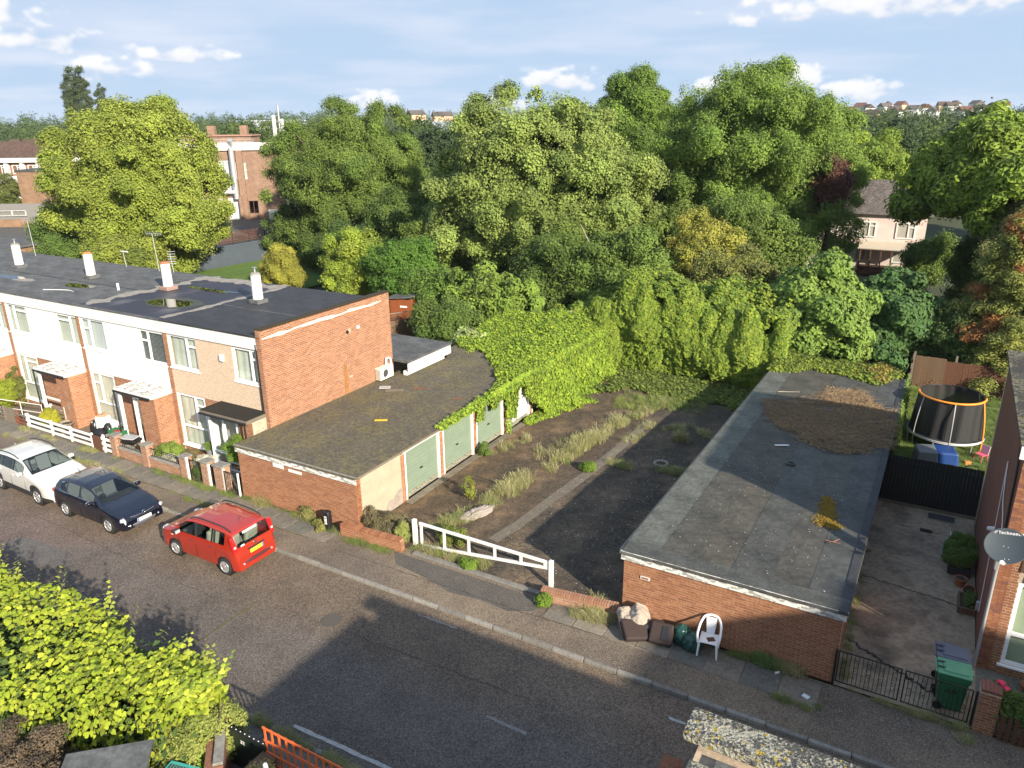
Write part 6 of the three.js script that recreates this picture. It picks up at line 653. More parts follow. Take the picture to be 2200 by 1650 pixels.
// ---------------------------------------------------------------- roof fittings and roof litter
{
  const mast = (l, x, z, h, kind) => { const t = thing('tv_aerial', l, 'aerial', [x, RY, z], 0, 'television aerials on the terrace roof'); part('mast', rod(V(0, -0.4, 0), V(-0.12, h, 0), 0.022, 0.018, 7), mt.galv, t); if (kind === 'yagi') { part('boom', rod(V(-0.5, h, 0.1), V(0.5, h, -0.1), 0.012, 0.012, 6), mt.galv, t); for (let k = 0; k < 9; k++) part('element', rod(V(-0.48 + k * 0.12, h - 0.12, 0.1 - k * 0.024), V(-0.48 + k * 0.12, h + 0.12, 0.1 - k * 0.024), 0.006, 0.006, 5), mt.galv, t); } if (kind === 'panel') for (let k = 0; k < 6; k++) part('element', rod(V(-0.32, h * 0.45 + k * 0.13, 0.02), V(0.26, h * 0.5 + k * 0.13, -0.02), 0.012, 0.012, 6), mt.white, t); if (kind === 'tee') part('boom', rod(V(-0.3, h, 0), V(0.3, h, 0), 0.03, 0.03, 7), mt.white, t); };
  mast('tall leaning aerial mast behind the middle white flue', -36.6, -25.6, 2.0, 'yagi'); mast('squat aerial of stacked white bars at the roof back edge', -35.6, -25.75, 0.95, 'panel'); mast('low T-shaped aerial between two white flues', -39.4, -25.6, 0.85, 'tee'); mast('tall aerial mast by the farthest white flue', -47.9, -25.4, 2.1, 'yagi');
  const twig = (() => { const r = RNG(5), gs = []; for (let k = 0; k < 9; k++) { const a = r() * 6.28, x = (r() - 0.5) * 0.5, z = (r() - 0.5) * 0.5, l = 0.1 + r() * 0.35; gs.push(rod(V(x, 0.01 + r() * 0.03, z), V(x + Math.cos(a) * l, 0.01 + r() * 0.05, z + Math.sin(a) * l), 0.006, 0.003, 3)); } return merge(gs); })(), leaf = leafClump(51, 16, 0.07, 0.22, { flat: 0.08, tilt: 0.5 });
  const A = [], Bq = []; const roofY = (z) => 2.115 - (-16.92 - z) * 0.40 / 20.3;
  for (let i = 0; i < 9000; i++) { const x = rr(-5.6, -0.85), z = rr(-34.4, -26.9), n = fbm(x * 0.7 + 3, z * 0.55 + 9, 5, 601), e = 1 - Math.pow(Math.abs((x + 2.7) / 2.7), 2.5) - Math.pow(Math.abs((z + 30.4) / 3.4), 2.2) + (x > -2.5 ? 0.15 : 0); if (n * 1.25 + e * 0.34 < 0.77 || fbm(x * 2.1, z * 2.1, 3, 607) > 0.62) continue; const y = roofY(z) + 0.02 + 0.05 * rnd() * sm(0.66, 1, n * 1.1 + e * 0.42), c = shadeOf([0.12, 0.075, 0.045], [0.40, 0.27, 0.13], fbm(x * 2, z * 2, 3, 11) * 0.7 + rnd() * 0.4, rr(0.7, 1.3)); if (rnd() < 0.45) A.push([V(x, y, z), V(rr(-0.2, 0.2), 1, rr(-0.2, 0.2)).normalize(), rr(0.7, 1.3), shadeOf(c, [0.3, 0.22, 0.14], 0.4, 1)]); else Bq.push([V(x, y, z), V(rr(-0.3, 0.3), 1, rr(-0.3, 0.3)).normalize(), rr(0.8, 1.3), c]); }
  const lit = copies('leaf_litter', leaf, grassM, Bq, null); tag(lit, 'bed of brown leaf litter spread over the grey garage roof', 'leaf litter', null, 'stuff'); const tw = copies('twigs', twig, M(L(1, 1, 1), 0.95), A, null); tag(tw, 'dry brown twigs strewn over the grey garage roof', 'twigs', null, 'stuff');
  const ms = copies('moss', clump.small, leafM, Array.from({ length: 420 }, () => { const k = Math.pow(rnd(), 1.5), z = mix(-21.0, -22.9, k) + rr(-0.15, 0.15), x = mix(-1.74, -2.05, k) + (rnd() + rnd() + rnd() - 1.5) * 0.34 * (1.1 - k * 0.6); return [V(x, roofY(z) + 0.02, z), UP, rr(0.4, 0.9), shadeOf([0.34, 0.20, 0.02], [0.46, 0.33, 0.03], rnd(), rr(0.7, 1.1))]; }), null); tag(ms, 'cushion of orange-yellow moss on the grey garage roof', 'moss', null, 'stuff');
  const st = solo('fallen_lath', RB(0.5, 0.02, 0.1, 0.004), mt.white, 'white lath lying on the grey felt garage roof', 'lath'); st.position.set(-4.08, roofY(-26.4) + 0.03, -26.43); st.rotation.y = 0.5; const rg = solo('roof_ring', new THREE.TorusGeometry(0.12, 0.035, 8, 24).rotateX(Math.PI / 2), mt.darkgrey, 'small dark ring lying on the grey felt garage roof', 'ring'); rg.position.set(-3.48, roofY(-24.9) + 0.04, -24.94); const br = solo('dead_twig', [rod(V(-0.2, 0, 0), V(0.2, 0.03, 0.05), 0.01, 0.006, 5), rod(V(0, 0.01, 0.02), V(0.15, 0.06, -0.15), 0.008, 0.004, 5), rod(V(-0.1, 0.01, 0), V(-0.05, 0.03, 0.18), 0.008, 0.004, 5)], M(L(0.40, 0.17, 0.09), 0.9), 'forked orange twig on the near end of the grey roof', 'twig'); br.position.set(-1.48, roofY(-20.1) + 0.03, -20.1); for (let k = 0; k < 5; k++) { const s = solo('loose_stick', rod(V(0, 0, 0), V(rr(0.7, 1.3), 0.04, rr(-0.3, 0.3)), 0.014, 0.008, 5), mt.barkPale, 'bare stick poking out of the roof litter', 'stick', 'sticks in the roof litter'); s.position.set([-5.4, -4.9, -2.4, -2.0, -3.2][k], roofY(-31) + 0.07, [-32.3, -31.3, -30.4, -29.4, -33.0][k]); }
}
// ---------------------------------------------------------------- near side of the street: gate, trellis, planters
{
  const g = thing('sheet_gate', 'dark green sheet-metal gate with white house number', 'gate', [-11.75, 0, -8.0]); part('panel', RB(1.12, 1.0, 0.03, 0.006, 0.58, 0.55, 0), M(L(0.012, 0.022, 0.016), 0.35), g); part('frame', [B(1.2, 0.04, 0.05, 0.58, 1.06, 0), B(0.05, 1.05, 0.05, 0.0, 0.53, 0), B(0.05, 1.05, 0.05, 1.16, 0.53, 0)], mt.black, g); const tx = new TextGeometry('32', { font: droidBold, size: 0.085, depth: 0.004, curveSegments: 4 }); part('number', tx.translate(0.42, 0.78, 0.018), mt.white, g); for (let k = 0; k < 9; k++) part('rivet', new THREE.SphereGeometry(0.012, 8, 6).translate(0.05 + k * 0.133, 1.085, 0.0), mt.white, g); for (let k = 0; k < 8; k++) part('rivet', new THREE.SphereGeometry(0.012, 8, 6).translate(0.0, 0.15 + k * 0.12, 0.03), mt.white, g);
  const w = thing('garden_side_wall', 'brick garden wall with pale concrete coping beside the dark gate', 'wall', [-12.02, 0, -8.0], 0.8); part('core', B(0.36, 0.95, 1.2, 0, 0.47, 0.6), M(L(0.26, 0.12, 0.075), 0.9, { map: scaled(brickT, 0.5) }), w); part('coping', RB(0.2, 0.07, 1.2, 0.015, 0.09, 1.0, 0.6), mt.concrete, w); part('cap', RB(0.42, 0.06, 0.4, 0.02, 0.0, 1.0, 0.1), mt.terracotta, w);
  const pr = thing('gate_pier', 'dark brick gate pier between dark gate and orange trellis', 'pier', [-10.45, 0, -7.98], 0, 'brick gate piers'); part('core', B(0.32, 0.85, 0.6, 0, 0.42, 0.2), M(L(0.26, 0.12, 0.075), 0.9, { map: scaled(brickT, 0.5) }), pr); part('cap', RB(0.4, 0.06, 0.68, 0.015, 0, 0.88, 0.2), mt.wood, pr);
  const t = thing('trellis_fence', 'bright orange trellis fence along the near pavement', 'trellis', [-10.55, 0, -8.02]), om = M(L(0.60, 0.12, 0.03), 0.55); for (let k = 0; k < 19; k++) part('upright', B(0.045, 0.98, 0.022, k * 0.2, 1.06, 0), om, t); for (const y of [0.66, 0.92, 1.22, 1.54]) part('rail', B(3.65, 0.05, 0.022, 1.8, y, 0.024), om, t); const lw = solo('planter_wall', B(3.7, 0.6, 0.3, -8.7, 0.3, -7.85), M(L(0.20, 0.10, 0.065), 0.9, { map: scaled(brickT, 0.5) }), 'low brick planter wall under the orange trellis', 'wall');
  const swan = (l, x) => { const s = thing('swan_planter', l, 'planter', [x, 0.6, -7.55], -0.5, 'white swan planters behind the trellis'), wm = M(L(0.72, 0.70, 0.66), 0.7); const p = [[0.02, 0], [0.16, 0.02], [0.24, 0.14], [0.22, 0.28], [0.2, 0.28], [0.2, 0.16], [0, 0.12]].map((q) => new THREE.Vector2(q[0], q[1])); part('body', triUV(new THREE.LatheGeometry(p, 24).scale(1.35, 1, 0.9)), M(L(0.72, 0.70, 0.66), 0.7, { side: DS }), s); part('neck', tube([V(0.24, 0.15, 0), V(0.38, 0.34, 0), V(0.30, 0.54, 0), V(0.26, 0.74, 0), V(0.34, 0.88, 0), V(0.46, 0.80, 0)], 0.045, 30, 8), wm, s); part('beak', rod(V(0.46, 0.80, 0), V(0.53, 0.74, 0), 0.03, 0.006, 6), M(L(0.5, 0.12, 0.03), 0.6), s); copies('foliage', clump.small, leafM, Array.from({ length: 70 }, () => [V(rr(-0.25, 0.12), rr(0.22, 0.5), rr(-0.18, 0.18)), UP, 1.1, shadeOf([0.30, 0.26, 0.05], [0.44, 0.38, 0.16], rnd(), 1)]), s); }; swan('white swan planter full of yellow leaves nearer the dark gate', -10.15); swan('white swan planter further along the orange trellis', -9.42);
  const bx = thing('storage_box', 'turquoise storage box with lime green lid by the side wall', 'box', [-12.15, 0, -7.05], 0.25); part('box', RB(0.7, 0.6, 0.5, 0.03, 0.1, 0.3, 0.15), M(L(0.06, 0.36, 0.33), 0.5), bx); for (let k = 0; k < 9; k++) part('slot', B(0.04, 0.006, 0.3, -0.16 + k * 0.065, 0.603, 0.15), mt.darkgrey, bx); part('lid', triUV(new THREE.CylinderGeometry(0.24, 0.24, 0.7, 20, 1, false, 0, Math.PI).rotateZ(Math.PI / 2).rotateX(-Math.PI / 2).translate(0.05, 0.6, -0.16)), M(L(0.16, 0.44, 0.02), 0.5, { side: DS }), bx);
  const sh = thing('felt_roof_shed', 'grey felt shed roof corner at the bottom edge', 'shed', [-12.3, 0, -5.6], 0.75); part('wall', B(1.3, 1.4, 1.3, 0, 0.7, 0), mt.wood, sh); part('roof', RB(1.6, 0.06, 1.6, 0.01, 0, 1.46, 0, 0.05), feltGrey, sh);
  const gt = thing('glass_table', 'round glass garden table behind the vine hedge', 'table', [-16.0, 0, -5.6]); part('top', C(0.55, 0.55, 0.012, 0, 0.72, 0, 40), M(L(0.80, 0.90, 0.86), 0.03, { transmission: 0.9, thickness: 0 }), gt); part('rim', new THREE.TorusGeometry(0.55, 0.015, 8, 48).rotateX(Math.PI / 2).translate(0, 0.72, 0), mt.metal, gt); for (let k = 0; k < 4; k++) { const a = k * 1.571 + 0.5; part('leg', rod(V(Math.cos(a) * 0.45, 0, Math.sin(a) * 0.45), V(Math.cos(a) * 0.4, 0.72, Math.sin(a) * 0.4), 0.015, 0.015, 8), mt.metal, gt); }
}
// ---------------------------------------------------------------- trees behind the gardens
const near = 'trees behind the gardens';
tree('lime_tree', 'tall yellow-green lime tree behind the terrace roof', [-59.6, 0, -41.2], { h: 3, c: 7.9, rad: [7.6, 7.6, 7.0], K: 105, lr: 1.35, per: 169, pal: [[0.17, 0.235, 0.025], [0.33, 0.38, 0.06]], geo: clump.broad, trunk: 0.4, group: near, opts: { low: -0.95, sprig: 0.1 } });
tree('oak_tree', 'round dark oak standing before the brick building', [-51.4, 0, -58.6], { h: 3, c: 7.4, rad: [9.4, 7.3, 8.0], K: 120, lr: 1.5, per: 189, pal: [[0.0935, 0.16, 0.0275], [0.198, 0.27, 0.044]], geo: clump.oak, trunk: 0.45, group: near, opts: { low: -0.85 } });
tree('ash_tree', 'broad pale green ash tree in the middle with bare twigs', [-28.2, 0, -52.7], { h: 3, c: 7.4, rad: [9.6, 7.8, 7.6], K: 130, lr: 1.35, per: 155, pal: [[0.143, 0.215, 0.044], [0.292, 0.358, 0.0825]], geo: clump.broad, trunk: 0.4, limbs: 26, bark: mt.barkPale, group: near, opts: { low: -0.85, sprig: 0.16 } });
tree('sycamore_tree', 'upright dense tree rising between ash and tallest oak', [-30.0, 0, -78.1], { h: 6, c: 11.6, rad: [4.2, 5.8, 4], K: 46, lr: 1.6, per: 230, pal: [[0.0845, 0.155, 0.0211], [0.183, 0.282, 0.0352]], geo: clump.broad, trunk: 0.35, group: near, opts: { low: -1 } });
tree('oak_tree', 'tallest oak with a billowing dark green crown against the sky', [-14.6, 0, -63.3], { h: 4, c: 8.6, rad: [8.9, 8.9, 7.6], K: 150, lr: 1.5, per: 189, pal: [[0.11, 0.193, 0.0275], [0.22, 0.314, 0.0495]], geo: clump.oak, trunk: 0.5, limbs: 20, group: near, opts: { low: -0.95 } });
tree('walnut_tree', 'spreading bright green walnut tree at the far right', [4.6, 0, -56.4], { h: 4, c: 8.9, rad: [8.4, 4.6, 6], K: 95, lr: 1.4, per: 176, pal: [[0.141, 0.226, 0.0253], [0.282, 0.366, 0.0422]], geo: clump.big, trunk: 0.3, limbs: 24, bark: mt.bark, group: near, opts: { low: -0.4, sprig: 0.1 } });
tree('copper_tree', 'small copper-leaved tree above the pink house', [-8.0, 0, -60.5], { h: 3, c: 8.3, rad: [1.1, 1.9, 1.1], K: 18, lr: 0.8, per: 162, pal: [[0.0845, 0.031, 0.0226], [0.141, 0.0563, 0.0366]], geo: clump.oak, trunk: 0.15, limbs: 6, group: near, opts: { low: -1 } });
tree('garden_tree', 'bright green tree behind the copper tree', [-8.4, 0, -91], { h: 3, c: 7.2, rad: [4.5, 4, 4], K: 40, lr: 1.5, per: 148, pal: [[0.155, 0.24, 0.0282], [0.267, 0.352, 0.0422]], geo: clump.broad, trunk: 0.25, group: near, opts: { low: -0.9 } });
tree('birch_tree', 'drooping olive birch between walnut and browning conifer', [5.2, 0, -50.5], { h: 3, c: 6.3, rad: [3.6, 3.6, 3], K: 46, lr: 1.0, per: 162, pal: [[0.155, 0.176, 0.0493], [0.282, 0.282, 0.0845]], geo: clump.fine, trunk: 0.18, bark: mt.barkPale, group: near, opts: { low: -0.95, s: 1.8 } });
tree('laburnum_tree', 'thin yellowish tree in front of the tallest oak', [-13.4, 0, -47.5], { h: 2, c: 4.3, rad: [2.2, 3.2, 1.8], K: 34, lr: 0.75, per: 81, pal: [[0.24, 0.267, 0.0422], [0.422, 0.394, 0.0704]], geo: clump.fine, trunk: 0.12, bark: mt.barkPale, limbs: 16, group: near, opts: { low: -0.95, s: 1.5, sprig: 0.2 } });
// a conifer with drooping, partly dead orange sprays
{
  const t = thing('browning_conifer', 'ragged conifer with dead orange branch tips at the right edge', 'tree', [3.4, 0, -44.6], 0, near), out = [], gs = [rod(V(0, 0, 0), V(0.2, 8.6, 0), 0.26, 0.05, 8)];
  for (let i = 0; i < 120; i++) { const y = 0.9 + 7.6 * (i / 120), a = i * 2.4, len = mix(4.1, 0.6, Math.pow(i / 120, 0.9)) * rr(0.65, 1.12), tip = V(Math.cos(a) * len, y - 0.16 * len + rr(-0.2, 0.3), Math.sin(a) * len); gs.push(rod(V(0.05, y, 0), tip, 0.035, 0.01, 4)); const dead = rnd() < 0.14; for (let k = 0; k < 34; k++) { const f = 0.25 + 0.78 * Math.sqrt(rnd()), p = V(0.05, y, 0).lerp(tip, f).add(V(rr(-0.42, 0.42), rr(-0.38, 0.16), rr(-0.42, 0.42))); out.push([p, V(Math.cos(a) * 0.5, 0.8, Math.sin(a) * 0.5).normalize(), rr(0.7, 1.25), dead && f > 0.55 ? shadeOf([0.34, 0.13, 0.04], [0.44, 0.22, 0.07], rnd(), rr(0.7, 1.1)) : shadeOf([0.15, 0.19, 0.04], [0.33, 0.34, 0.07], rnd(), rr(0.75, 1.2))]); } }
  part('trunk', gs, mt.barkPale, t); copies('crown', clump.conifer, leafM, out, t);
}
// shrubs and ivy-clad growth along the back boundary
const sh = 'shrubs along the back boundary';
for (const [n, l, x, z, c, rad, K, lr, per, pal, geo, s] of [
  ['yew_shrub', 'pair of upright golden yews beside the blue wall lawn', -46.3, -43.2, 1.7, [1.9, 2.1, 1.3], 26, 0.7, 90, [[0.226, 0.24, 0.0352], [0.422, 0.394, 0.0563]], clump.conifer, 1], ['holly_shrub', 'dark round shrub behind the golden yews', -42.0, -46.5, 2.4, [2.6, 2.6, 2.2], 30, 0.95, 120, G.dark, clump.oak, 1], ['laurel_shrub', 'bright yellow-green laurel behind the brick gable', -37.8, -43.0, 2.9, [2.7, 2.6, 2.0], 32, 0.9, 110, [[0.183, 0.267, 0.0282], [0.338, 0.394, 0.0422]], clump.broad, 0.8], ['bay_shrub', 'deep green bushy shrub over the slatted garden fence', -33.2, -42.4, 2.7, [2.9, 2.6, 2.2], 34, 0.95, 120, [[0.0704, 0.162, 0.0169], [0.141, 0.267, 0.0282]], clump.oak, 1], ['fig_shrub', 'large-leaved fig shrub above the creeper-covered garage', -24.6, -40.3, 2.0, [3.6, 2.2, 2.0], 40, 0.8, 60, [[0.127, 0.218, 0.0282], [0.24, 0.323, 0.0493]], clump.big, 1], ['elder_shrub', 'dark elder shrub below the middle ash tree', -21.5, -43.5, 3.3, [3.3, 3.2, 2.2], 38, 1.0, 110, G.mid, clump.oak, 1], ['elder_shrub', 'mid green thicket below the ash beside dead branches', -17.2, -43.2, 3.6, [3.2, 3.2, 2.2], 38, 1.0, 110, [[0.0986, 0.169, 0.0282], [0.183, 0.253, 0.0422]], clump.oak, 1], ['elder_shrub', 'olive thicket around the dark lamp post', -10.4, -44.2, 2.9, [3.4, 2.8, 2.0], 38, 0.95, 110, G.olive, clump.fine, 1.9], ['ivy_mound', 'ivy-clad mound of growth behind the grey garage roof', -5.7, -42.2, 3.0, [2.9, 3.1, 2.0], 44, 0.8, 150, [[0.106, 0.197, 0.0282], [0.24, 0.338, 0.0634]], clump.ivy, 1.5], ['ivy_mound', 'dark ivy thicket between pale mound and browning conifer', -1.9, -44.8, 2.5, [2.3, 2.6, 1.8], 36, 0.8, 130, [[0.0493, 0.12, 0.031], [0.0986, 0.183, 0.0422]], clump.ivy, 1.6], ['dark_shrub', 'shadowy evergreen behind the trampoline fence', 1.2, -44.6, 1.7, [2.4, 2.0, 1.6], 30, 0.8, 100, G.dark, clump.oak, 1], ['dark_shrub', 'dark evergreen at the right end of the garden fence', 5.5, -43.8, 2.0, [2.6, 2.4, 1.6], 30, 0.8, 100, G.dark, clump.oak, 1], ['garden_shrub', 'pale flowering shrub at the rear corner of the mossy roof', -21.3, -32.5, 1.5, [1.5, 1.0, 1.1], 22, 0.5, 90, [[0.226, 0.31, 0.0704], [0.422, 0.479, 0.197]], clump.ivy, 1.2], ['garden_shrub', 'dark shrub behind the low white extension', -25.5, -36.6, 1.3, [2.4, 1.5, 1.5], 26, 0.7, 90, G.mid, clump.oak, 0.9], ['garden_shrub', 'tangled shrub beside the orange garden shed', -29.8, -40.8, 1.9, [2.2, 2.0, 1.5], 26, 0.8, 90, [[0.0845, 0.169, 0.0211], [0.155, 0.24, 0.0352]], clump.oak, 1], ['garden_shrub', 'leafy bush at the foot of the lime tree', -55.5, -36.5, 2.4, [3.4, 2.6, 2.6], 32, 1.0, 110, [[0.141, 0.197, 0.0282], [0.267, 0.296, 0.0422]], clump.broad, 0.9], ['garden_shrub', 'dark bush at the left foot of the lime tree', -66, -38, 3.2, [3.4, 3.4, 2.6], 34, 1.1, 110, [[0.0704, 0.141, 0.0253], [0.141, 0.211, 0.0352]], clump.broad, 0.9], ['garden_shrub', 'mixed hedge bush before the blue wall end', -49.5, -52.5, 1.8, [3.0, 2.2, 2.4], 26, 0.9, 90, G.mid, clump.oak, 1], ['thicket_tree', 'dark thicket filling the gap below oak and ash', -40.5, -51.5, 3.6, [3.6, 3.6, 2.6], 36, 1.15, 110, G.mid, clump.oak, 1], ['thicket_tree', 'dim undergrowth tree left of the ash trunk', -35.5, -49.5, 3.2, [3.2, 3.4, 2.4], 34, 1.1, 110, [[0.112, 0.183, 0.0282], [0.211, 0.267, 0.0422]], clump.oak, 1], ['thicket_tree', 'dim undergrowth tree between round oak and blue wall', -46.5, -55, 3.0, [3.2, 3.0, 2.4], 30, 1.1, 100, G.mid, clump.oak, 1], ['thicket_tree', 'leafy undergrowth right of the ash trunk', -23.0, -48.5, 3.8, [3.4, 3.6, 2.4], 36, 1.1, 110, [[0.127, 0.197, 0.0352], [0.24, 0.296, 0.0493]], clump.oak, 1], ['thicket_tree', 'leafy undergrowth below the tallest oak', -12.2, -52.5, 4.2, [3.8, 4.0, 2.6], 40, 1.2, 120, [[0.0986, 0.169, 0.0282], [0.197, 0.267, 0.0422]], clump.oak, 1], ['thicket_tree', 'leafy undergrowth between tallest oak and laburnum', -17.0, -54.5, 3.8, [3.4, 3.8, 2.6], 36, 1.2, 110, [[0.0986, 0.169, 0.0282], [0.197, 0.267, 0.0422]], clump.oak, 1], ['thicket_tree', 'green undergrowth below the walnut crown', 3.5, -60, 2.8, [4.0, 3.0, 2.2], 34, 1.1, 90, G.mid, clump.oak, 1], ['thicket_tree', 'shaded undergrowth at the right photo edge', 6.5, -51.5, 3.2, [4.4, 3.4, 2.4], 34, 1.1, 90, G.mid, clump.oak, 1], ['thicket_tree', 'undergrowth in front of the white house behind oak', -22.5, -62.5, 3.2, [4.2, 3.4, 2.6], 34, 1.2, 90, G.mid, clump.oak, 1], ['thicket_tree', 'undergrowth below the round oak', -56.5, -55.5, 2.6, [4.2, 2.8, 2.6], 34, 1.1, 90, G.mid, clump.oak, 1], ['garden_shrub', 'small tree shading the conservatory', -1.2, -68.5, 2.2, [1.8, 1.8, 1.6], 24, 0.85, 80, G.mid, clump.oak, 1]]) {
  const t = thing(n, l, 'shrub', [x, 0, z], 0, sh), { out, lobes } = crown(V(0, c, 0), rad, K, lr, per, pal, { low: -0.95, s, sprig: 0.1 }); part('stem', lobes.slice(0, 9).map((q) => rod(V(rr(-0.2, 0.2), -0.1, rr(-0.2, 0.2)), q, 0.06, 0.02, 5)), mt.bark, t); copies('foliage', geo, leafM, out, t);
}
{ // dead branches sticking out over the creeper
  const t = thing('dead_branch', 'bare silver dead branch lying over the ivy bank', 'branch', [-18.7, 2.65, -36.8]), bm = M(L(0.46, 0.40, 0.33), 0.95), Pb = [[V(0, 0.25, 0), V(1.1, 0.3, -0.6), 0.05, 0.06], [V(1.1, 0.3, -0.6), V(1.7, 0.42, -0.9), 0.06, 0.05], [V(1.7, 0.42, -0.9), V(2.6, 0.75, -1.1), 0.05, 0.02], [V(1.7, 0.42, -0.9), V(1.5, -0.3, -0.6), 0.045, 0.03], [V(0.4, 0.27, -0.2), V(0.1, 0.4, -0.1), 0.03, 0.01], [V(1.1, 0.3, -0.6), V(0.6, 0.0, -0.3), 0.03, 0.015]]; part('limb', Pb.map(([a, b, r0, r1]) => rod(a, b, r0, r1, 7)), bm, t);
  const u = thing('dead_branch', 'upright bare dead branches in front of the ash tree', 'branch', [-18.6, 3.0, -43.2]); part('limb', [rod(V(0, 0, 0), V(0.1, 1.4, 0), 0.07, 0.06, 7), rod(V(0.1, 1.4, 0), V(-0.9, 3.2, 0), 0.05, 0.02, 6), rod(V(0.1, 1.0, 0), V(0.6, 2.3, 0.2), 0.05, 0.02, 6), rod(V(0.6, 2.3, 0.2), V(0.5, 2.9, 0.2), 0.03, 0.01, 6), rod(V(0.1, 1.3, 0), V(0.45, 2.6, -0.2), 0.04, 0.015, 6), rod(V(-0.9, 3.2, 0), V(-1.3, 4.0, 0.1), 0.02, 0.008, 5)], bm, u);
  const lp = thing('lamp_post', 'thin dark lamp post rising out of the thicket', 'lamp post', [-12.2, 0, -44.6]); part('column', rod(V(0, 0, 0), V(-0.1, 4.2, 0), 0.07, 0.05, 8), mt.iron, lp); part('lantern', RB(0.2, 0.24, 0.2, 0.06, -0.1, 4.3, 0), M(L(0.3, 0.33, 0.36), 0.3), lp);
}
// ---------------------------------------------------------------- creepers
{
  const out = [], up = UP, edge = (x) => curve([[-21.4, -31.6], [-20.9, -31.4], [-18.4, -29.9], [-16.9, -28.2], [-16.1, -26.6], [-15.6, -25.6]])(x), col = () => shadeOf([0.16, 0.27, 0.02], [0.32, 0.41, 0.035], rnd(), rr(0.78, 1.2));
  for (let i = 0; i < 9000; i++) { const x = rr(-21.5, -15.4), z = rr(-36.6, -25.2), n = fbm(x * 1.1 + 4, z * 1.1, 4, 701), d = edge(x) + (n - 0.5) * 1.6 - z; if (d < 0) continue; const y = 2.13 + Math.min(1.0, d * 0.17) * (0.25 + n) * sm(-15.3, -16.9, x) + rnd() * 0.14; out.push([V(x, y, z), V(rr(-0.3, 0.3), 1, rr(-0.1, 0.4)).normalize(), rr(0.75, 1.2), col()]); }
  for (let i = 0; i < 9000; i++) { // hanging side: strands from the roof edge to the ground
    const z = rr(-36.6, -25.3), s = fbm(z * 2.2 + 7, 3, 3, 711), full = sm(-28.0, -29.6, z + (s - 0.5) * 1.2), reach = mix(z > -26.4 ? 0.12 : Math.max(0, (s - 0.5) * 5), 2.3, full), y = 2.2 - rnd() * reach; if (y < 0.02) continue; const b = full * (0.12 + 0.75 * Math.pow(1 - y / 2.3, 1.3) * (0.3 + 1.3 * fbm(z * 0.9, y * 0.8, 3, 715))) * (0.5 + s); out.push([V(-15.55 + b * rr(0.75, 1.05) + rnd() * 0.1, y, z), V(1, rr(0.15, 0.6), rr(-0.3, 0.5)).normalize(), rr(0.75, 1.2), col()]);
  }
  for (let i = 0; i < 420; i++) { const k = Math.pow(rnd(), 1.4), z = -26 + k * 4.4; out.push([V(-15.6 + rr(-0.28, 0.12) * (1 - k * 0.7), 2.14 + rnd() * 0.1 * (1 - k), z), V(rr(0, 0.6), 1, 0).normalize(), rr(0.6, 1), col()]); } for (let i = 0; i < 260; i++) { const g0 = [-24.35, -26.6, -27.1, -25.4][i % 4], y = 2.1 - Math.pow(rnd(), 1.5) * [0.6, 2.0, 1.5, 0.4][i % 4]; out.push([V(-15.52, y, g0 + rr(-0.14, 0.14)), V(1, 0.3, 0).normalize(), rr(0.6, 0.95), col()]); }
  for (let i = 0; i < 2600; i++) { const z = rr(-33.6, -28.0), n = fbm(z * 1.5, 9, 3, 721), w = (0.5 + 1.5 * sm(0.35, 0.75, n)) * sm(-27.8, -29.5, z), x = -15.4 + rnd() * w; out.push([V(x, 0.05 + rnd() * 0.14 * (1 - (x + 15.4) / 2.2), z), V(rr(-0.2, 0.4), 1, rr(-0.2, 0.3)).normalize(), rr(0.6, 1), col()]); }
  for (let i = 0; i < 1500; i++) { const z = rr(-36.4, -28.2), e = ball(), n = fbm(z * 0.9, 5, 3, 719); out.push([V(-15.55 + e.x * 0.5 * n + 0.1, 2.12 + Math.abs(e.y) * 0.55 * n, z), V(0.6 + e.x, 1, 0.2).normalize(), rr(0.7, 1.15), col()]); }
  const o = copies('creeper', clump.creeper, leafM, out, null); tag(o, 'bright green creeper pouring over the mossy garage roof and doors', 'creeper', null, 'stuff');
  // curtains of creeper on the back fence
  const o2 = [], topY = curve([[-21.5, 1.6], [-18.6, 2.1], [-16.2, 3.4], [-14.4, 4.2], [-11.9, 3.9], [-9.5, 4.0], [-7.1, 3.6], [-6.3, 3.2]]), c2 = (y) => shadeOf([0.115, 0.195, 0.02], [0.26, 0.33, 0.035], rnd(), rr(0.75, 1.2));
  for (let i = 0; i < 21000; i++) { const x = rr(-17.6, -6.2), bulge = 0.5 * (fbm(x * 1.15 + 3, 4, 3, 731) - 0.3), ty = topY(x) * (0.62 + 0.76 * fbm(x * 1.25, 7, 3, 733)), gap = sm(0.60, 0.66, fbm(x * 2.6 + 1, 11, 2, 735)), y = Math.pow(rnd(), 0.8) * ty; if (gap > 0.5 && y < 1.9 * rnd() + 0.6) continue; if (y < 0.25 && rnd() < 0.6) continue; const b = 0.35 + bulge + 0.55 * Math.sin(Math.min(1, y / ty) * 3.1) * (0.0 + 2.2 * fbm(x * 0.9, y * 0.8, 4, 737)); o2.push([V(x, y, -38.1 + b + rr(-0.12, 0.12)), V(rr(-0.4, 0.4), 0.35 + 0.7 * y / ty, 1).normalize(), rr(0.85, 1.4), c2(y)]); }
  for (let i = 0; i < 9000; i++) { const x = rr(-20, -6.2), z = rr(-42.0, -37.6), ty = topY(x) * (0.45 + 1.05 * fbm(x * 0.75, z * 0.75, 4, 741)); o2.push([V(x, ty + rr(-0.35, 0.2), z), V(rr(-0.4, 0.4), 1, rr(0, 0.5)).normalize(), rr(0.9, 1.5), c2(ty)]); }
  const o3 = copies('ivy_curtain', clump.ivy, leafM, o2, null); tag(o3, 'green ivy curtains hanging over the fence at the yard end', 'ivy', null, 'stuff');
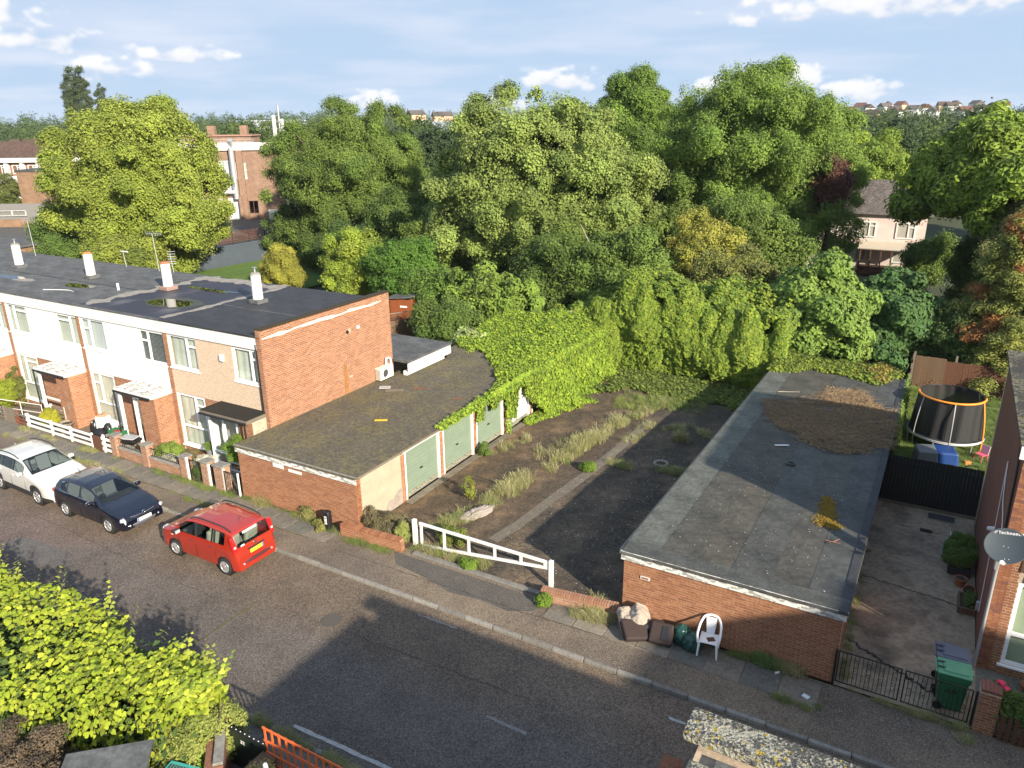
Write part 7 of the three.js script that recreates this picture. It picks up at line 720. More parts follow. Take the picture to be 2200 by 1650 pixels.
  const fence = thing('board_fence', 'dark board fence almost hidden behind hanging ivy', 'fence', [-20.5, 0, -38.35]); for (let j = 0; j < 115; j++) part('board', B(0.118, 1.9, 0.02, j * 0.124, 0.95, rr(-0.006, 0.006)), mt.wood, fence); for (let j = 0; j < 8; j++) part('post', B(0.1, 2.0, 0.1, j * 1.95, 1.0, 0.06), mt.woodGrey, fence);
  const o4 = []; for (let i = 0; i < 5200; i++) { const x = rr(-14.6, -6.5), z = rr(-37.9, -32.4), n = fbm(x * 0.8 + 1, z * 0.8, 4, 751); if (z > -34.6 + (n - 0.5) * 5 - (x > -9 ? 0.8 : 0)) continue; o4.push([V(x, 0.04 + rnd() * 0.22 * n, z), V(rr(-0.4, 0.4), 1, rr(-0.3, 0.4)).normalize(), rr(0.7, 1.2), shadeOf([0.09, 0.15, 0.02], [0.21, 0.25, 0.04], rnd(), rr(0.75, 1.15))]); } tag(copies('ground_ivy', clump.creeper, leafM, o4, null), 'mat of ivy spreading over the far yard ground', 'ivy', null, 'stuff');
  const o5 = []; for (let i = 0; i < 2600; i++) { const x = rr(-6.4, -0.9), z = rr(-37.9, -34.6), n = fbm(x * 1.2, z * 1.2 + 5, 4, 761), e = curve([[-6.4, -35.6], [-4.7, -36.4], [-3.2, -36.6], [-1.9, -35.6], [-0.9, -37.4]])(x); if (z > e + (n - 0.5) * 1.2) continue; o5.push([V(x, 1.72 + rnd() * 0.22 * n + Math.min(0.3, (e - z) * 0.12), z), V(rr(-0.4, 0.4), 1, rr(0, 0.4)).normalize(), rr(0.7, 1.1), x > -2.8 && n > 0.52 ? shadeOf([0.22, 0.18, 0.03], [0.32, 0.27, 0.05], rnd(), 1) : shadeOf([0.13, 0.19, 0.02], [0.24, 0.29, 0.03], rnd(), rr(0.8, 1.15))]); } for (let i = 0; i < 700; i++) { const z = rr(-38, -31.5); o5.push([V(-0.68 + rnd() * 0.12, rnd() * 1.7, z), V(1, 0.4, 0).normalize(), rr(0.6, 1), shadeOf(...G.mid, rnd(), 1)]); } tag(copies('creeper', clump.creeper, leafM, o5, null), 'yellow-green creeper over the far end of the grey roof', 'creeper', null, 'stuff');
}
// ---------------------------------------------------------------- grasses and weeds
{
  const along = (pts, n, w, fn, out) => { for (let i = 0; i < n; i++) { const k = rnd() * (pts.length - 1), a = pts[Math.floor(k)], b = pts[Math.min(pts.length - 1, Math.floor(k) + 1)], f = k - Math.floor(k), x = mix(a[0], b[0], f), z = mix(a[1], b[1], f), d = fbm(x * 1.7 + 5, z * 1.7, 3, 801); if (d < 0.42) continue; const q = w * (0.4 + d); out.push([V(x + rr(-q, q), 0.0, z + rr(-q, q)), V(rr(-0.15, 0.15), 1, rr(-0.15, 0.15)).normalize(), rr(0.5, 1.1) * (0.4 + 0.8 * d), fn(d)]); } };
  const dry = (d) => shadeOf([0.26, 0.26, 0.08], [0.46, 0.42, 0.20], rnd(), rr(0.75, 1.1)), mixed = () => rnd() < 0.4 ? shadeOf([0.14, 0.19, 0.03], [0.24, 0.27, 0.06], rnd(), 1) : dry(), grn = () => shadeOf([0.11, 0.17, 0.02], [0.26, 0.30, 0.06], rnd(), rr(0.8, 1.1));
  const A = [], Bt = [], Cc = []; const stripA = [[-13.6, -18.0], [-13.2, -19.4], [-12.9, -21.0], [-12.8, -22.3], [-12.4, -24.1], [-12.2, -26.0], [-11.95, -28.2], [-11.7, -30.3], [-11.1, -32.6], [-10.6, -34]]; along(stripA, 520, 0.34, mixed, A); along([[-13.1, -20.8], [-12.7, -22.8], [-12.35, -24.4], [-12.0, -27.6], [-11.7, -30.2]], 150, 0.3, dry, Bt); along([[-13.2, -25.2], [-12.6, -26.4], [-12.1, -27.6]], 110, 0.42, dry, Bt); along([[-11.2, -26.1], [-10.2, -25.9], [-9.4, -25.8], [-8.4, -26.2], [-7.4, -26.4]], 120, 0.22, mixed, A); along([[-10.6, -28.2], [-10.5, -30.6], [-10.7, -32.2]], 90, 0.3, dry, A); along([[-9.6, -30.3], [-8.8, -31.2], [-8.0, -30.6], [-7.2, -30.0]], 80, 0.24, dry, A); along([[-12.4, -31.6], [-12, -33], [-9.5, -33.6], [-11, -35]], 420, 0.9, grn, A); along([[-8.9, -29.6], [-8.4, -29.4]], 30, 0.2, dry, Bt); along([[-13.5, -17.0], [-12.4, -17.1], [-11.4, -17.15], [-10.4, -17.2]], 150, 0.22, mixed, A); along([[-15.2, -24.2], [-14.8, -25.6], [-14.5, -26.6]], 60, 0.25, dry, A); along([[-10.6, -16.9], [-9.8, -16.95], [-9.2, -17.0]], 60, 0.14, dry, A); along([[-7.6, -16.95], [-6.6, -17.0]], 36, 0.16, dry, A); along([[-8.3, -16.15], [-7.0, -16.4], [-6.5, -16.55]], 120, 0.12, dry, A);
  tag(copies('dry_grass', tuft.dry, grassM, A, null), 'straw-coloured grass growing along the yard joints', 'grass', null, 'stuff'); tag(copies('tall_grass', tuft.tall, grassM, Bt, null), 'tall seeding grass standing in the middle of the yard', 'grass', null, 'stuff');
  along([[-36, -16.62], [-34, -16.55], [-31, -16.5], [-30, -16.6]], 150, 0.14, mixed, Cc); along([[-28.8, -16.62], [-27, -16.6], [-25, -16.6], [-24, -16.62], [-22.8, -16.6], [-21.6, -16.62]], 150, 0.12, grn, Cc); along([[-21.3, -16.72], [-19.4, -16.7], [-18.2, -16.7], [-17.2, -16.6], [-16.2, -16.5]], 150, 0.12, grn, Cc); along([[-36, -15.8], [-31, -15.75], [-28, -15.8], [-26.5, -15.8]], 80, 0.1, mixed, Cc); along([[-24, -15.7], [-22, -15.6], [-20.6, -15.2], [-20, -14.9]], 80, 0.08, grn, Cc); along([[-16, -16.3], [-15, -16.3], [-14, -16.4]], 50, 0.1, grn, Cc); along([[-2.55, -15.85], [-1.9, -15.75], [-1.1, -15.7], [-0.95, -16.0]], 70, 0.06, grn, Cc); along([[-0.4, -16.85], [0.4, -16.8], [1.2, -16.75], [2.0, -16.8]], 70, 0.06, mixed, Cc); along([[2.0, -16.45], [2.4, -16.3]], 40, 0.12, mixed, Cc); along([[-13.2, -9.12], [-11, -9.14], [-9, -9.14]], 140, 0.07, mixed, Cc); along([[-0.6, -17.1], [-0.7, -20], [-0.7, -24]], 40, 0.03, grn, Cc); along([[-3.2, -16.8], [-2.6, -16.8]], 40, 0.1, grn, Cc);
  tag(copies('pavement_weeds', tuft.green, grassM, Cc, null), 'yellow-green weeds lining the pavement joints and walls', 'weeds', null, 'stuff');
  const D = []; for (const [x, z, n, w] of [[-2.3, -16.95, 34, 0.22], [-2.5, -16.9, 26, 0.2], [-1.75, -16.9, 26, 0.26], [-18.0, -16.8, 16, 0.2], [-20.2, -16.75, 20, 0.3]]) for (let i = 0; i < n; i++) D.push([V(x + rr(-w, w), 0, z + rr(-0.12, 0.14)), V(rr(-0.2, 0.2), 1, rr(0, 0.3)).normalize(), rr(0.7, 1.15), x === -2.3 || x === -2.5 ? shadeOf([0.10, 0.19, 0.03], [0.18, 0.26, 0.05], rnd(), 1) : shadeOf([0.26, 0.24, 0.08], [0.4, 0.34, 0.14], rnd(), 1)]); tag(copies('wall_grass', tuft.dry, grassM, D, null), 'long grass at the foot of the brick garage walls', 'grass', null, 'stuff');
  const E = []; for (let i = 0; i < 2600; i++) { const x = rr(-0.7, 6), z = rr(-41.5, -27.9); E.push([V(x, 0, z), V(rr(-0.2, 0.2), 1, rr(-0.2, 0.2)).normalize(), rr(0.6, 1.2), shadeOf([0.10, 0.17, 0.02], [0.20, 0.25, 0.04], rnd(), 1)]); } tag(copies('lawn_grass', tuft.green, grassM, E, null), 'rough lawn grass around the trampoline', 'grass', null, 'stuff');
  bush('ragwort', 'yellow-flowered weed standing in the yard grass strip', [-13.75, 0, -20.6], [0.25, 0.5, 0.22], { pal: [[0.13, 0.19, 0.03], [0.36, 0.33, 0.03]], K: 7, lr: 0.2, per: 9 }); bush('sapling', 'round fresh green weed in the middle of the yard', [-10.96, 0, -24.95], [0.28, 0.16, 0.25], { pal: G.fresh, K: 8, lr: 0.15, per: 40 }); bush('sapling', 'green sapling growing against a green garage door', [-15.35, 0, -24.15], [0.2, 0.3, 0.2], { pal: G.mid, K: 6, lr: 0.16, per: 34, geo: clump.small }); bush('dead_shrub', 'grey-brown withered shrub behind the low red wall', [-14.9, 0, -17.25], [1.0, 0.42, 0.45], { pal: [[0.13, 0.11, 0.05], [0.22, 0.19, 0.10]], K: 16, lr: 0.26, per: 60 }); bush('mullein', 'pale green upright mullein beside the low red wall', [-14.0, 0, -17.0], [0.16, 0.5, 0.15], { pal: [[0.20, 0.24, 0.06], [0.34, 0.36, 0.10]], K: 8, lr: 0.13, per: 30 }); bush('bramble', 'green bramble clump inside the barrier near its post', [-12.7, 0, -17.9], [0.55, 0.24, 0.35], { pal: [[0.14, 0.19, 0.03], [0.24, 0.26, 0.05]], K: 10, lr: 0.18, per: 40 }); bush('ground_elder', 'small green weed under the bottom barrier rail', [-11.4, 0, -16.85], [0.32, 0.12, 0.15], { pal: G.fresh, K: 6, lr: 0.12, per: 30 }); bush('wall_weed', 'green weed against the soldier-course wall end', [-8.45, 0, -16.3], [0.22, 0.2, 0.15], { pal: G.fresh, K: 6, lr: 0.12, per: 36 }); bush('wall_weed', 'dusty weed against the garage wall near the bollard', [-18.0, 0, -16.75], [0.28, 0.24, 0.15], { pal: [[0.16, 0.16, 0.05], [0.26, 0.25, 0.08]], K: 7, lr: 0.14, per: 34 }); bush('wall_weed', 'low weed spreading at the foot of the bollard', [-17.15, 0, -16.5], [0.3, 0.12, 0.2], { pal: [[0.17, 0.18, 0.04], [0.28, 0.27, 0.07]], K: 7, lr: 0.12, per: 34 });
  // fallen blossom and chewing-gum flecks
  const fl = new THREE.CircleGeometry(0.02, 6).rotateX(-Math.PI / 2), F = []; for (let i = 0; i < 420; i++) F.push([V(rr(-11.4, -6.7), 0.012, rr(-28, -17)), UP, rr(0.35, 1.1), [0.42, 0.40, 0.37]]); for (let i = 0; i < 800; i++) { const x = rr(-9, 3.5), z = rr(-16.4, -14.9); F.push([V(x, 0.014, z), UP, rr(0.2, 0.7), shadeOf([0.26, 0.24, 0.21], [0.38, 0.36, 0.33], rnd(), 1)]); } for (let i = 0; i < 260; i++) F.push([V(rr(-32, -10), -0.078, rr(-14.6, -9.6)), UP, rr(0.3, 0.7), [0.36, 0.31, 0.26]]); for (let i = 0; i < 160; i++) { const z = rr(-25, -17.4); F.push([V(rr(-5.8, -1.2), 2.128 - (-16.92 - z) * 0.0197, z), UP, rr(0.4, 0.9), [0.5, 0.48, 0.42]]); } tag(copies('fallen_petals', fl, M(L(1, 1, 1), 0.9), F, null), 'scattered pale petals and flecks on the tarmac', 'petals', null, 'stuff');
}
// ---------------------------------------------------------------- the vine hedge in the near corner
{
  const t = thing('vine_hedge', 'lush yellow-green vine hedge with large heart-shaped leaves', 'hedge', [0, 0, 0]), hs = new THREE.Shape(); hs.moveTo(0, -0.02); hs.bezierCurveTo(0.05, -0.09, 0.13, -0.06, 0.11, 0.03); hs.bezierCurveTo(0.09, 0.10, 0.03, 0.14, 0, 0.19); hs.bezierCurveTo(-0.03, 0.14, -0.09, 0.10, -0.11, 0.03); hs.bezierCurveTo(-0.13, -0.06, -0.05, -0.09, 0, -0.02);
  const lg = new THREE.ShapeGeometry(hs, 4); { const p = lg.attributes.position; for (let i = 0; i < p.count; i++) p.setZ(i, -0.35 * Math.abs(p.getX(i)) * 0.6 - 0.6 * Math.pow(p.getY(i), 2)); lg.rotateX(-Math.PI / 2); lg.computeVertexNormals(); }
  const out = [], front = (x) => curve([[-30, -8.5], [-20, -8.3], [-17, -8.75], [-13, -8.55], [-11.6, -8.1]])(x), back = (x) => curve([[-30, -5.5], [-16.5, -5.6], [-15, -6.0], [-13.4, -6.6], [-11.9, -7.75]])(x), topH = (x, z) => 1.42 + 0.75 * fbm(x * 0.6 + 2, z * 0.6 + 5, 4, 901) + 0.25 * Math.sin((z - front(x)) / (back(x) - front(x)) * 3.1);
  for (let i = 0; i < 19000; i++) { const x = rr(-30, -11.9), f = front(x), b = back(x), k = rnd(); let p, u; if (rnd() < 0.66) { const z = mix(f, b, k) + rr(-0.15, 0.15); p = V(x, topH(x, z) - Math.pow(rnd(), 2) * 0.5 + (rnd() < 0.06 ? rr(0.05, 0.3) : 0), z); u = V(rr(-0.6, 0.6), 1, rr(-0.35, 0.8)).normalize(); } else { const s = rnd() < 0.75; const z = s ? b : f; p = V(x, k * topH(x, z), z + (s ? 1 : -1) * rr(-0.1, 0.22)); u = V(rr(-0.5, 0.5), 0.6, s ? 1 : -1).normalize(); } const gapn = fbm(p.x * 0.9 + 20, p.z * 1.3, 3, 905); if (gapn > 0.63) continue; if (i % 19 === 0 && p.z < f + 0.3) for (let q = 1; q < 5; q++) out.push([p.clone().add(V(q * 0.02 * (i % 3 - 1), 0.12 * q, -0.06 * q)), u, rr(0.55, 0.8) - q * 0.09, [0.36, 0.40, 0.06]]); out.push([p, u, rr(0.3, 0.7), shadeOf([0.24, 0.33, 0.015], [0.50, 0.54, 0.05], rnd() * 0.75 + (gapn < 0.4 ? 0.2 : 0), rr(0.75, 1.15))]); }
  out.sort((a, b) => a[0].distanceToSquared(camera.position) - b[0].distanceToSquared(camera.position)); const topOnes = out.filter((q) => q[1].y > 0.6 && q[0].y > 1.5).slice(0, 300), set = new Set(topOnes), tones = [0, 0.25, 0.5, 0.75, 1].map((k) => M(L(...shadeOf([0.24, 0.33, 0.015], [0.50, 0.54, 0.05], k, 1)), 0.75, { side: DS, transmission: 0.35, thickness: 0 }));
  for (const [p, u, s] of topOnes) { const m = part('leaf', lg, tones[Math.floor(rnd() * 5)], t); m.position.copy(p); m.quaternion.setFromUnitVectors(UP, u).multiply(new THREE.Quaternion().setFromAxisAngle(UP, rnd() * 6.28)); m.scale.setScalar(s); }
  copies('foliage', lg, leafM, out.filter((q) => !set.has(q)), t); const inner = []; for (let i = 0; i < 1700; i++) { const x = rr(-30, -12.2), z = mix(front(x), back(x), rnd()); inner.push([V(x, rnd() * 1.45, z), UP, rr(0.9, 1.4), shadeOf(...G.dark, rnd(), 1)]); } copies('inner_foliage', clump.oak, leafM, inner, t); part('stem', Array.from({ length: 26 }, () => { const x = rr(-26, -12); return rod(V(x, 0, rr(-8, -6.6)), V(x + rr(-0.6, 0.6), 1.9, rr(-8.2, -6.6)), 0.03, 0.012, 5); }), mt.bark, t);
  bush('brown_shrub', 'brown-leaved shrub behind the vine hedge', [-14.7, 0, -5.4], [1.35, 0.75, 0.75], { pal: [[0.10, 0.075, 0.05], [0.19, 0.14, 0.085]], K: 18, lr: 0.42, per: 110 }); bush('variegated_ivy', 'small-leaved yellow-green ivy over the side wall end', [-12.35, 0, -7.75], [0.7, 0.78, 0.75], { pal: [[0.13, 0.18, 0.03], [0.34, 0.36, 0.09]], K: 20, lr: 0.32, per: 110, geo: clump.small, opts: { s: 1.3 } }); bush('variegated_ivy', 'ivy patch beside the turquoise storage box', [-12.95, 0, -6.3], [0.6, 0.5, 0.5], { pal: [[0.13, 0.17, 0.03], [0.28, 0.30, 0.08]], K: 14, lr: 0.25, per: 90, opts: { s: 1.2 } }); bush('vine_shoot', 'big-leaved vine shoots beside the shed roof', [-13.0, 0, -5.3], [0.5, 0.85, 0.45], { pal: [[0.24, 0.34, 0.02], [0.42, 0.48, 0.03]], K: 10, lr: 0.25, per: 12, geo: lg }); bush('vine_shoot', 'vine leaves at the bottom left corner', [-14.2, 0, -4.4], [0.9, 0.8, 0.4], { pal: [[0.26, 0.35, 0.02], [0.42, 0.46, 0.03]], K: 10, lr: 0.35, per: 22, geo: lg });
}
// ---------------------------------------------------------------- gardens, walls and buildings behind
{
  const t = thing('garden_shed', 'orange-brown garden shed behind the brick gable', 'shed', [-31.6, 0, -38.6], 0.2), om = M(L(0.36, 0.10, 0.025), 0.85, { map: scaled(woodT, 1.1) }); for (let j = 0; j < 13; j++) part('board', B(1.5, 0.148, 0.02, 0.75, 0.1 + j * 0.15, 0), om, t); for (let j = 0; j < 13; j++) part('board', B(0.02, 0.148, 1.6, 1.5, 0.1 + j * 0.15, -0.8), om, t); part('roof', B(1.8, 0.06, 2.0, 0.75, 2.1, -0.8, 0, 0, 0.1), feltGrey, t); part('window', B(0.5, 0.12, 0.03, 1.0, 1.5, 0.02), mt.white, t);
  const f = thing('trellis_panel_fence', 'brown slatted garden fence with trellis top and pale posts', 'fence', [-29.4, 0, -35.6], 1.0); for (let k = 0; k < 3; k++) { part('post', B(0.1, 1.95, 0.1, k * 1.85, 0.97, 0), mt.concrete, f); if (k < 2) { for (let j = 0; j < 9; j++) part('slat', B(1.75, 0.14, 0.02, 0.92 + k * 1.85, 0.1 + j * 0.15, (j % 2) * 0.012), mt.wood, f); for (let j = 0; j < 12; j++) { part('lath', B(0.012, 0.5, 0.008, 0.1 + j * 0.15 + k * 1.85, 1.62, 0, 0, 0, 0.6), mt.woodGrey, f); part('lath', B(0.012, 0.5, 0.008, 0.1 + j * 0.15 + k * 1.85, 1.62, 0.01, 0, 0, -0.6), mt.woodGrey, f); } part('rail', B(1.8, 0.05, 0.04, 0.92 + k * 1.85, 1.85, 0), mt.woodGrey, f); } }
  const w = thing('blue_wall', 'long slate-blue rendered wall behind the bright lawn', 'wall', [-60.6, 0, -44.6], Math.PI / 2 - 0.06), L0 = 30; part('render', B(L0, 1.85, 0.22, L0 / 2, 0.92, 0), M(L(0.062, 0.080, 0.105), 0.8, { map: scaled(softT, 3.1) }), w); part('coping', B(L0, 0.05, 0.3, L0 / 2, 1.87, 0), M(L(0.08, 0.095, 0.115), 0.8), w);
  const sl = thing('slat_fence', 'brown horizontal slat fence above the blue wall', 'fence', [-63.6, 1.4, -45.0], Math.PI / 2 - 0.06); for (let j = 0; j < 7; j++) part('slat', B(30, 0.075, 0.02, 15, 0.25 + j * 0.16, 0), mt.woodBrown, sl); for (let j = 0; j < 16; j++) part('post', B(0.07, 1.35, 0.07, j * 2, 0.65, -0.05), mt.black, sl);
  struct('rear_yard', B(44, 1.4, 42, -85.5, 0.6, -58), M(L(0.13, 0.125, 0.115), 0.95, { map: scaled(asphaltT, 5) }));
}
const bigBrick = M(L(0.36, 0.225, 0.155), 0.9, { map: scaled(grainT, 1.9) }), stockBrick = M(L(0.33, 0.20, 0.12), 0.9, { map: scaled(grainT, 2.4) });
{ // brick building with white doors and a rooftop mast
  const t = thing('brick_building', 'three-storey brick building with white doors behind the lime tree', 'building', [-85.9, -0.3, -64.6], 0.56), W = 22; part('wall', prism(rect(-1.5, 0, W, 10.2), 0.4, [[5.4, 5.3, 7.05, 8.9], [6.0, 1.0, 7.65, 4.3], [2.7, 2.4, 3.7, 4.4], [4.1, 2.4, 5.4, 4.5], [3.8, 5.7, 4.8, 7.0], [7.5, 6.6, 8.9, 8.7], [8.6, 2.3, 9.8, 3.9], [11.0, 1.0, 12.3, 2.8], [13, 6.3, 14.6, 8.6], [16, 6.3, 17.6, 8.6], [13.5, 2.3, 15, 4.2]].map((r) => rectH(...r))).translate(0, 0, -0.4), bigBrick, t); part('side_wall', B(0.4, 10.2, 12, -1.3, 5.1, -6.3), bigBrick, t); part('back_wall', B(W + 1.5, 10.2, 0.4, W / 2 - 0.75, 5.1, -12), bigBrick, t); part('inner_floor', B(W, 0.2, 11, W / 2 - 0.5, 5.0, -6), mt.room, t);
  part('roof_fascia', B(W + 1.8, 0.9, 0.3, W / 2 - 0.75, 10.55, 0.15), mt.white, t); part('roof', B(W + 1.6, 0.2, 12.4, W / 2 - 0.75, 10.2, -6), feltGrey, t); part('parapet', B(9, 1.1, 4, 4.5, 11.2, -5), bigBrick, t); part('plant_roof', B(9.4, 0.15, 4.4, 4.5, 11.8, -5), M(L(0.30, 0.17, 0.12), 0.9), t); for (const x of [3.2, 7.4]) part('chimney', B(0.9, 1.6, 0.9, x, 12.2, -6), bigBrick, t); part('roof_rail', [B(9, 0.05, 0.05, 5.5, 11.4, -0.3), B(9, 0.05, 0.05, 5.5, 11.1, -0.3)], mt.galv, t); for (let k = 0; k < 10; k++) part('rail_post', B(0.05, 0.7, 0.05, 1 + k, 11.1, -0.3), mt.galv, t);
  windowUnit(t, [5.4, 5.3, -0.15], 0, 1.65, 3.6, [[0, 0.4, 0.5, 1], [0.5, 0.4, 1, 1]], { t: 0.18, curtain: mt.blind, style: 'net', sill: false, frame: mt.white }); part('balcony', B(2.6, 0.3, 1.0, 6.2, 5.1, 0.45), mt.white, t); part('balcony_rail', B(0.05, 0.9, 0.9, 5.0, 5.7, 0.45), mt.galv, t); part('door', B(1.6, 3.3, 0.1, 6.82, 2.65, -0.12), mt.white, t); part('door_lintel', B(1.2, 0.35, 0.2, 6.9, 4.75, 0.06), mt.white, t); windowUnit(t, [2.7, 2.4, -0.15], 0, 1.0, 2.0, [[0, 0, 0.5, 0.5], [0.5, 0, 1, 0.5], [0, 0.5, 0.5, 1], [0.5, 0.5, 1, 1]], { t: 0.08, style: 'net', frame: mt.white }); windowUnit(t, [4.1, 2.4, -0.15], 0, 1.3, 2.1, [[0, 0, 0.33, 0.5], [0.33, 0, 0.66, 0.5], [0.66, 0, 1, 0.5], [0, 0.5, 0.33, 1], [0.33, 0.5, 0.66, 1], [0.66, 0.5, 1, 1]], { t: 0.08, style: 'net', frame: mt.white }); windowUnit(t, [3.8, 5.7, -0.15], 0, 1.0, 1.3, [[0, 0, 1, 1]], { t: 0.08, curtain: mt.blind, style: 'net', frame: mt.galv }); windowUnit(t, [7.5, 6.6, -0.15], 0, 1.4, 2.1, [[0, 0, 0.5, 0.5], [0.5, 0, 1, 0.5], [0, 0.5, 0.5, 1], [0.5, 0.5, 1, 1]], { t: 0.09, style: 'net', frame: mt.white }); windowUnit(t, [8.6, 2.3, -0.15], 0, 1.2, 1.6, [[0, 0, 0.5, 1], [0.5, 0, 1, 1]], { t: 0.07, curtain: null, frame: mt.woodBrown }); part('door', B(1.3, 1.8, 0.1, 11.65, 1.9, -0.12), mt.white, t); for (const x of [13, 16]) windowUnit(t, [x, 6.3, -0.15], 0, 1.6, 2.3, bigLeft, { t: 0.1, frame: mt.white }); windowUnit(t, [13.5, 2.3, -0.15], 0, 1.5, 1.9, bigLeft, { t: 0.1, frame: mt.white });
  part('flue_pipe', C(0.32, 0.32, 6.2, 7.35, 7.3, 0.5, 14), mt.galv, t); part('flue_elbow', C(0.3, 0.3, 1.1, 7.4, 10.9, 0.3, 12, 0.6), mt.galv, t); part('flue_pipe', C(0.26, 0.26, 4.2, 7.75, 2.4, 0.4, 14), bigBrick, t); part('ramp_wall', B(4.2, 2.6, 2.2, 2.2, 1.5, 1.9), M(L(0.36, 0.32, 0.27), 0.95, { map: scaled(grainT, 2) }), t); part('pier', B(0.8, 10.2, 0.3, 8.15, 5.1, 0.1), bigBrick, t);
  const m = thing('radio_mast', 'white radio mast with panel antennas above the brick building', 'mast', [-77.6, 10.5, -74.9]); part('pole', C(0.12, 0.12, 4.6, 0, 2.3, 0, 10), mt.galv, m); part('panel_antenna', RB(0.5, 2.6, 0.25, 0.08, -0.75, 2.1, 0.2), mt.white, m); part('panel_antenna', RB(0.4, 1.5, 0.25, 0.08, 0.6, 2.2, 0.1), mt.white, m); part('bracket', B(1.6, 0.08, 0.08, -0.05, 2.6, 0.1), mt.galv, m); part('bracket', B(1.6, 0.08, 0.08, -0.05, 1.8, 0.1), mt.galv, m);
}
function hipHouse(label, x, z, turn, W, D, H, rh, wallM, roofM, { wins = 2, chim = true, group = 'houses beyond the trees', name = 'hip_roof_house' } = {}) { const t = thing(name, label, 'house', [x, 0, z], turn, group), o = 0.4, r = Math.min(W, D) / 2; part('wall', B(W, H, D, 0, H / 2, 0), wallM, t); const P = [[-W / 2 - o, H, -D / 2 - o], [W / 2 + o, H, -D / 2 - o], [W / 2 + o, H, D / 2 + o], [-W / 2 - o, H, D / 2 + o], [-(W / 2 - r * 0.8), H + rh, 0], [W / 2 - r * 0.8, H + rh, 0]], f = [[3, 2, 5], [3, 5, 4], [1, 0, 4], [1, 4, 5], [2, 1, 5], [0, 3, 4], [0, 1, 2], [0, 2, 3]], g = new THREE.BufferGeometry(); g.setAttribute('position', new THREE.Float32BufferAttribute(f.flat().flatMap((i) => P[i]), 3)); g.computeVertexNormals(); part('roof', triUV(g), roofM, t); if (chim) part('chimney', B(0.9, 1.8, 0.6, W * 0.22, H + rh + 0.2, 0), stockBrick, t); for (let k = 0; k < wins; k++) for (const y of H > 4 ? [0.9, H - 2.0] : [1]) windowUnit(t, [-W / 2 + W * (k + 0.5) / wins - 0.75, y, D / 2 + 0.04], 0, 1.5, 1.35, bigLeft, { t: 0.09, sill: false, curtain: mt.darkgrey, style: 'net', frame: mt.white }); return t; }
const tileBrown = M(L(0.15, 0.095, 0.075), 0.9, { map: scaled(tileT, 4) }), tileGrey = M(L(0.19, 0.17, 0.155), 0.9, { map: scaled(tileT, 4) }), tileRed = M(L(0.27, 0.12, 0.08), 0.9, { map: scaled(tileT, 4) }), pinkM = M(L(0.68, 0.56, 0.52), 0.9, { map: scaled(softT, 3) }), peach = M(L(0.56, 0.36, 0.24), 0.9);
{ // pink house with a conservatory
  const t = hipHouse('pale pink rendered house seen between the right-hand trees', -6.6, -77.6, 0.04, 9.2, 8, 5.0, 2.6, pinkM, tileGrey, { wins: 3, chim: false, name: 'pink_house' }); const c = thing('conservatory', 'brown timber conservatory on the back of the pink house', 'conservatory', [-6.6, 0, -72.9]); part('dwarf_wall', B(4.2, 0.6, 1.6, 2.1, 0.3, 0), tileRed, c); for (let k = 0; k < 6; k++) { part('mullion', B(0.1, 1.7, 0.1, 0.05 + k * 0.82, 1.4, 0.75), mt.woodBrown, c); if (k < 5) part('pane', B(0.72, 1.6, 0.01, 0.46 + k * 0.82, 1.4, 0.75), mt.glass, c); } part('roof', B(4.6, 0.08, 2.0, 2.1, 2.45, -0.1, 0.25), M(L(0.42, 0.36, 0.28), 0.6), c); part('sill', B(4.3, 0.08, 0.15, 2.1, 0.62, 0.75), mt.woodBrown, c);
  hipHouse('white rendered house half hidden behind the ash tree', -35.5, -70, 0.2, 9, 8, 5.2, 2.6, mt.whiteRender, tileBrown, { wins: 3 }); hipHouse('white rendered house half hidden behind the tallest oak', -17.5, -76, 0.05, 10, 8, 5.2, 2.6, mt.whiteRender, tileBrown, { wins: 3 });
}
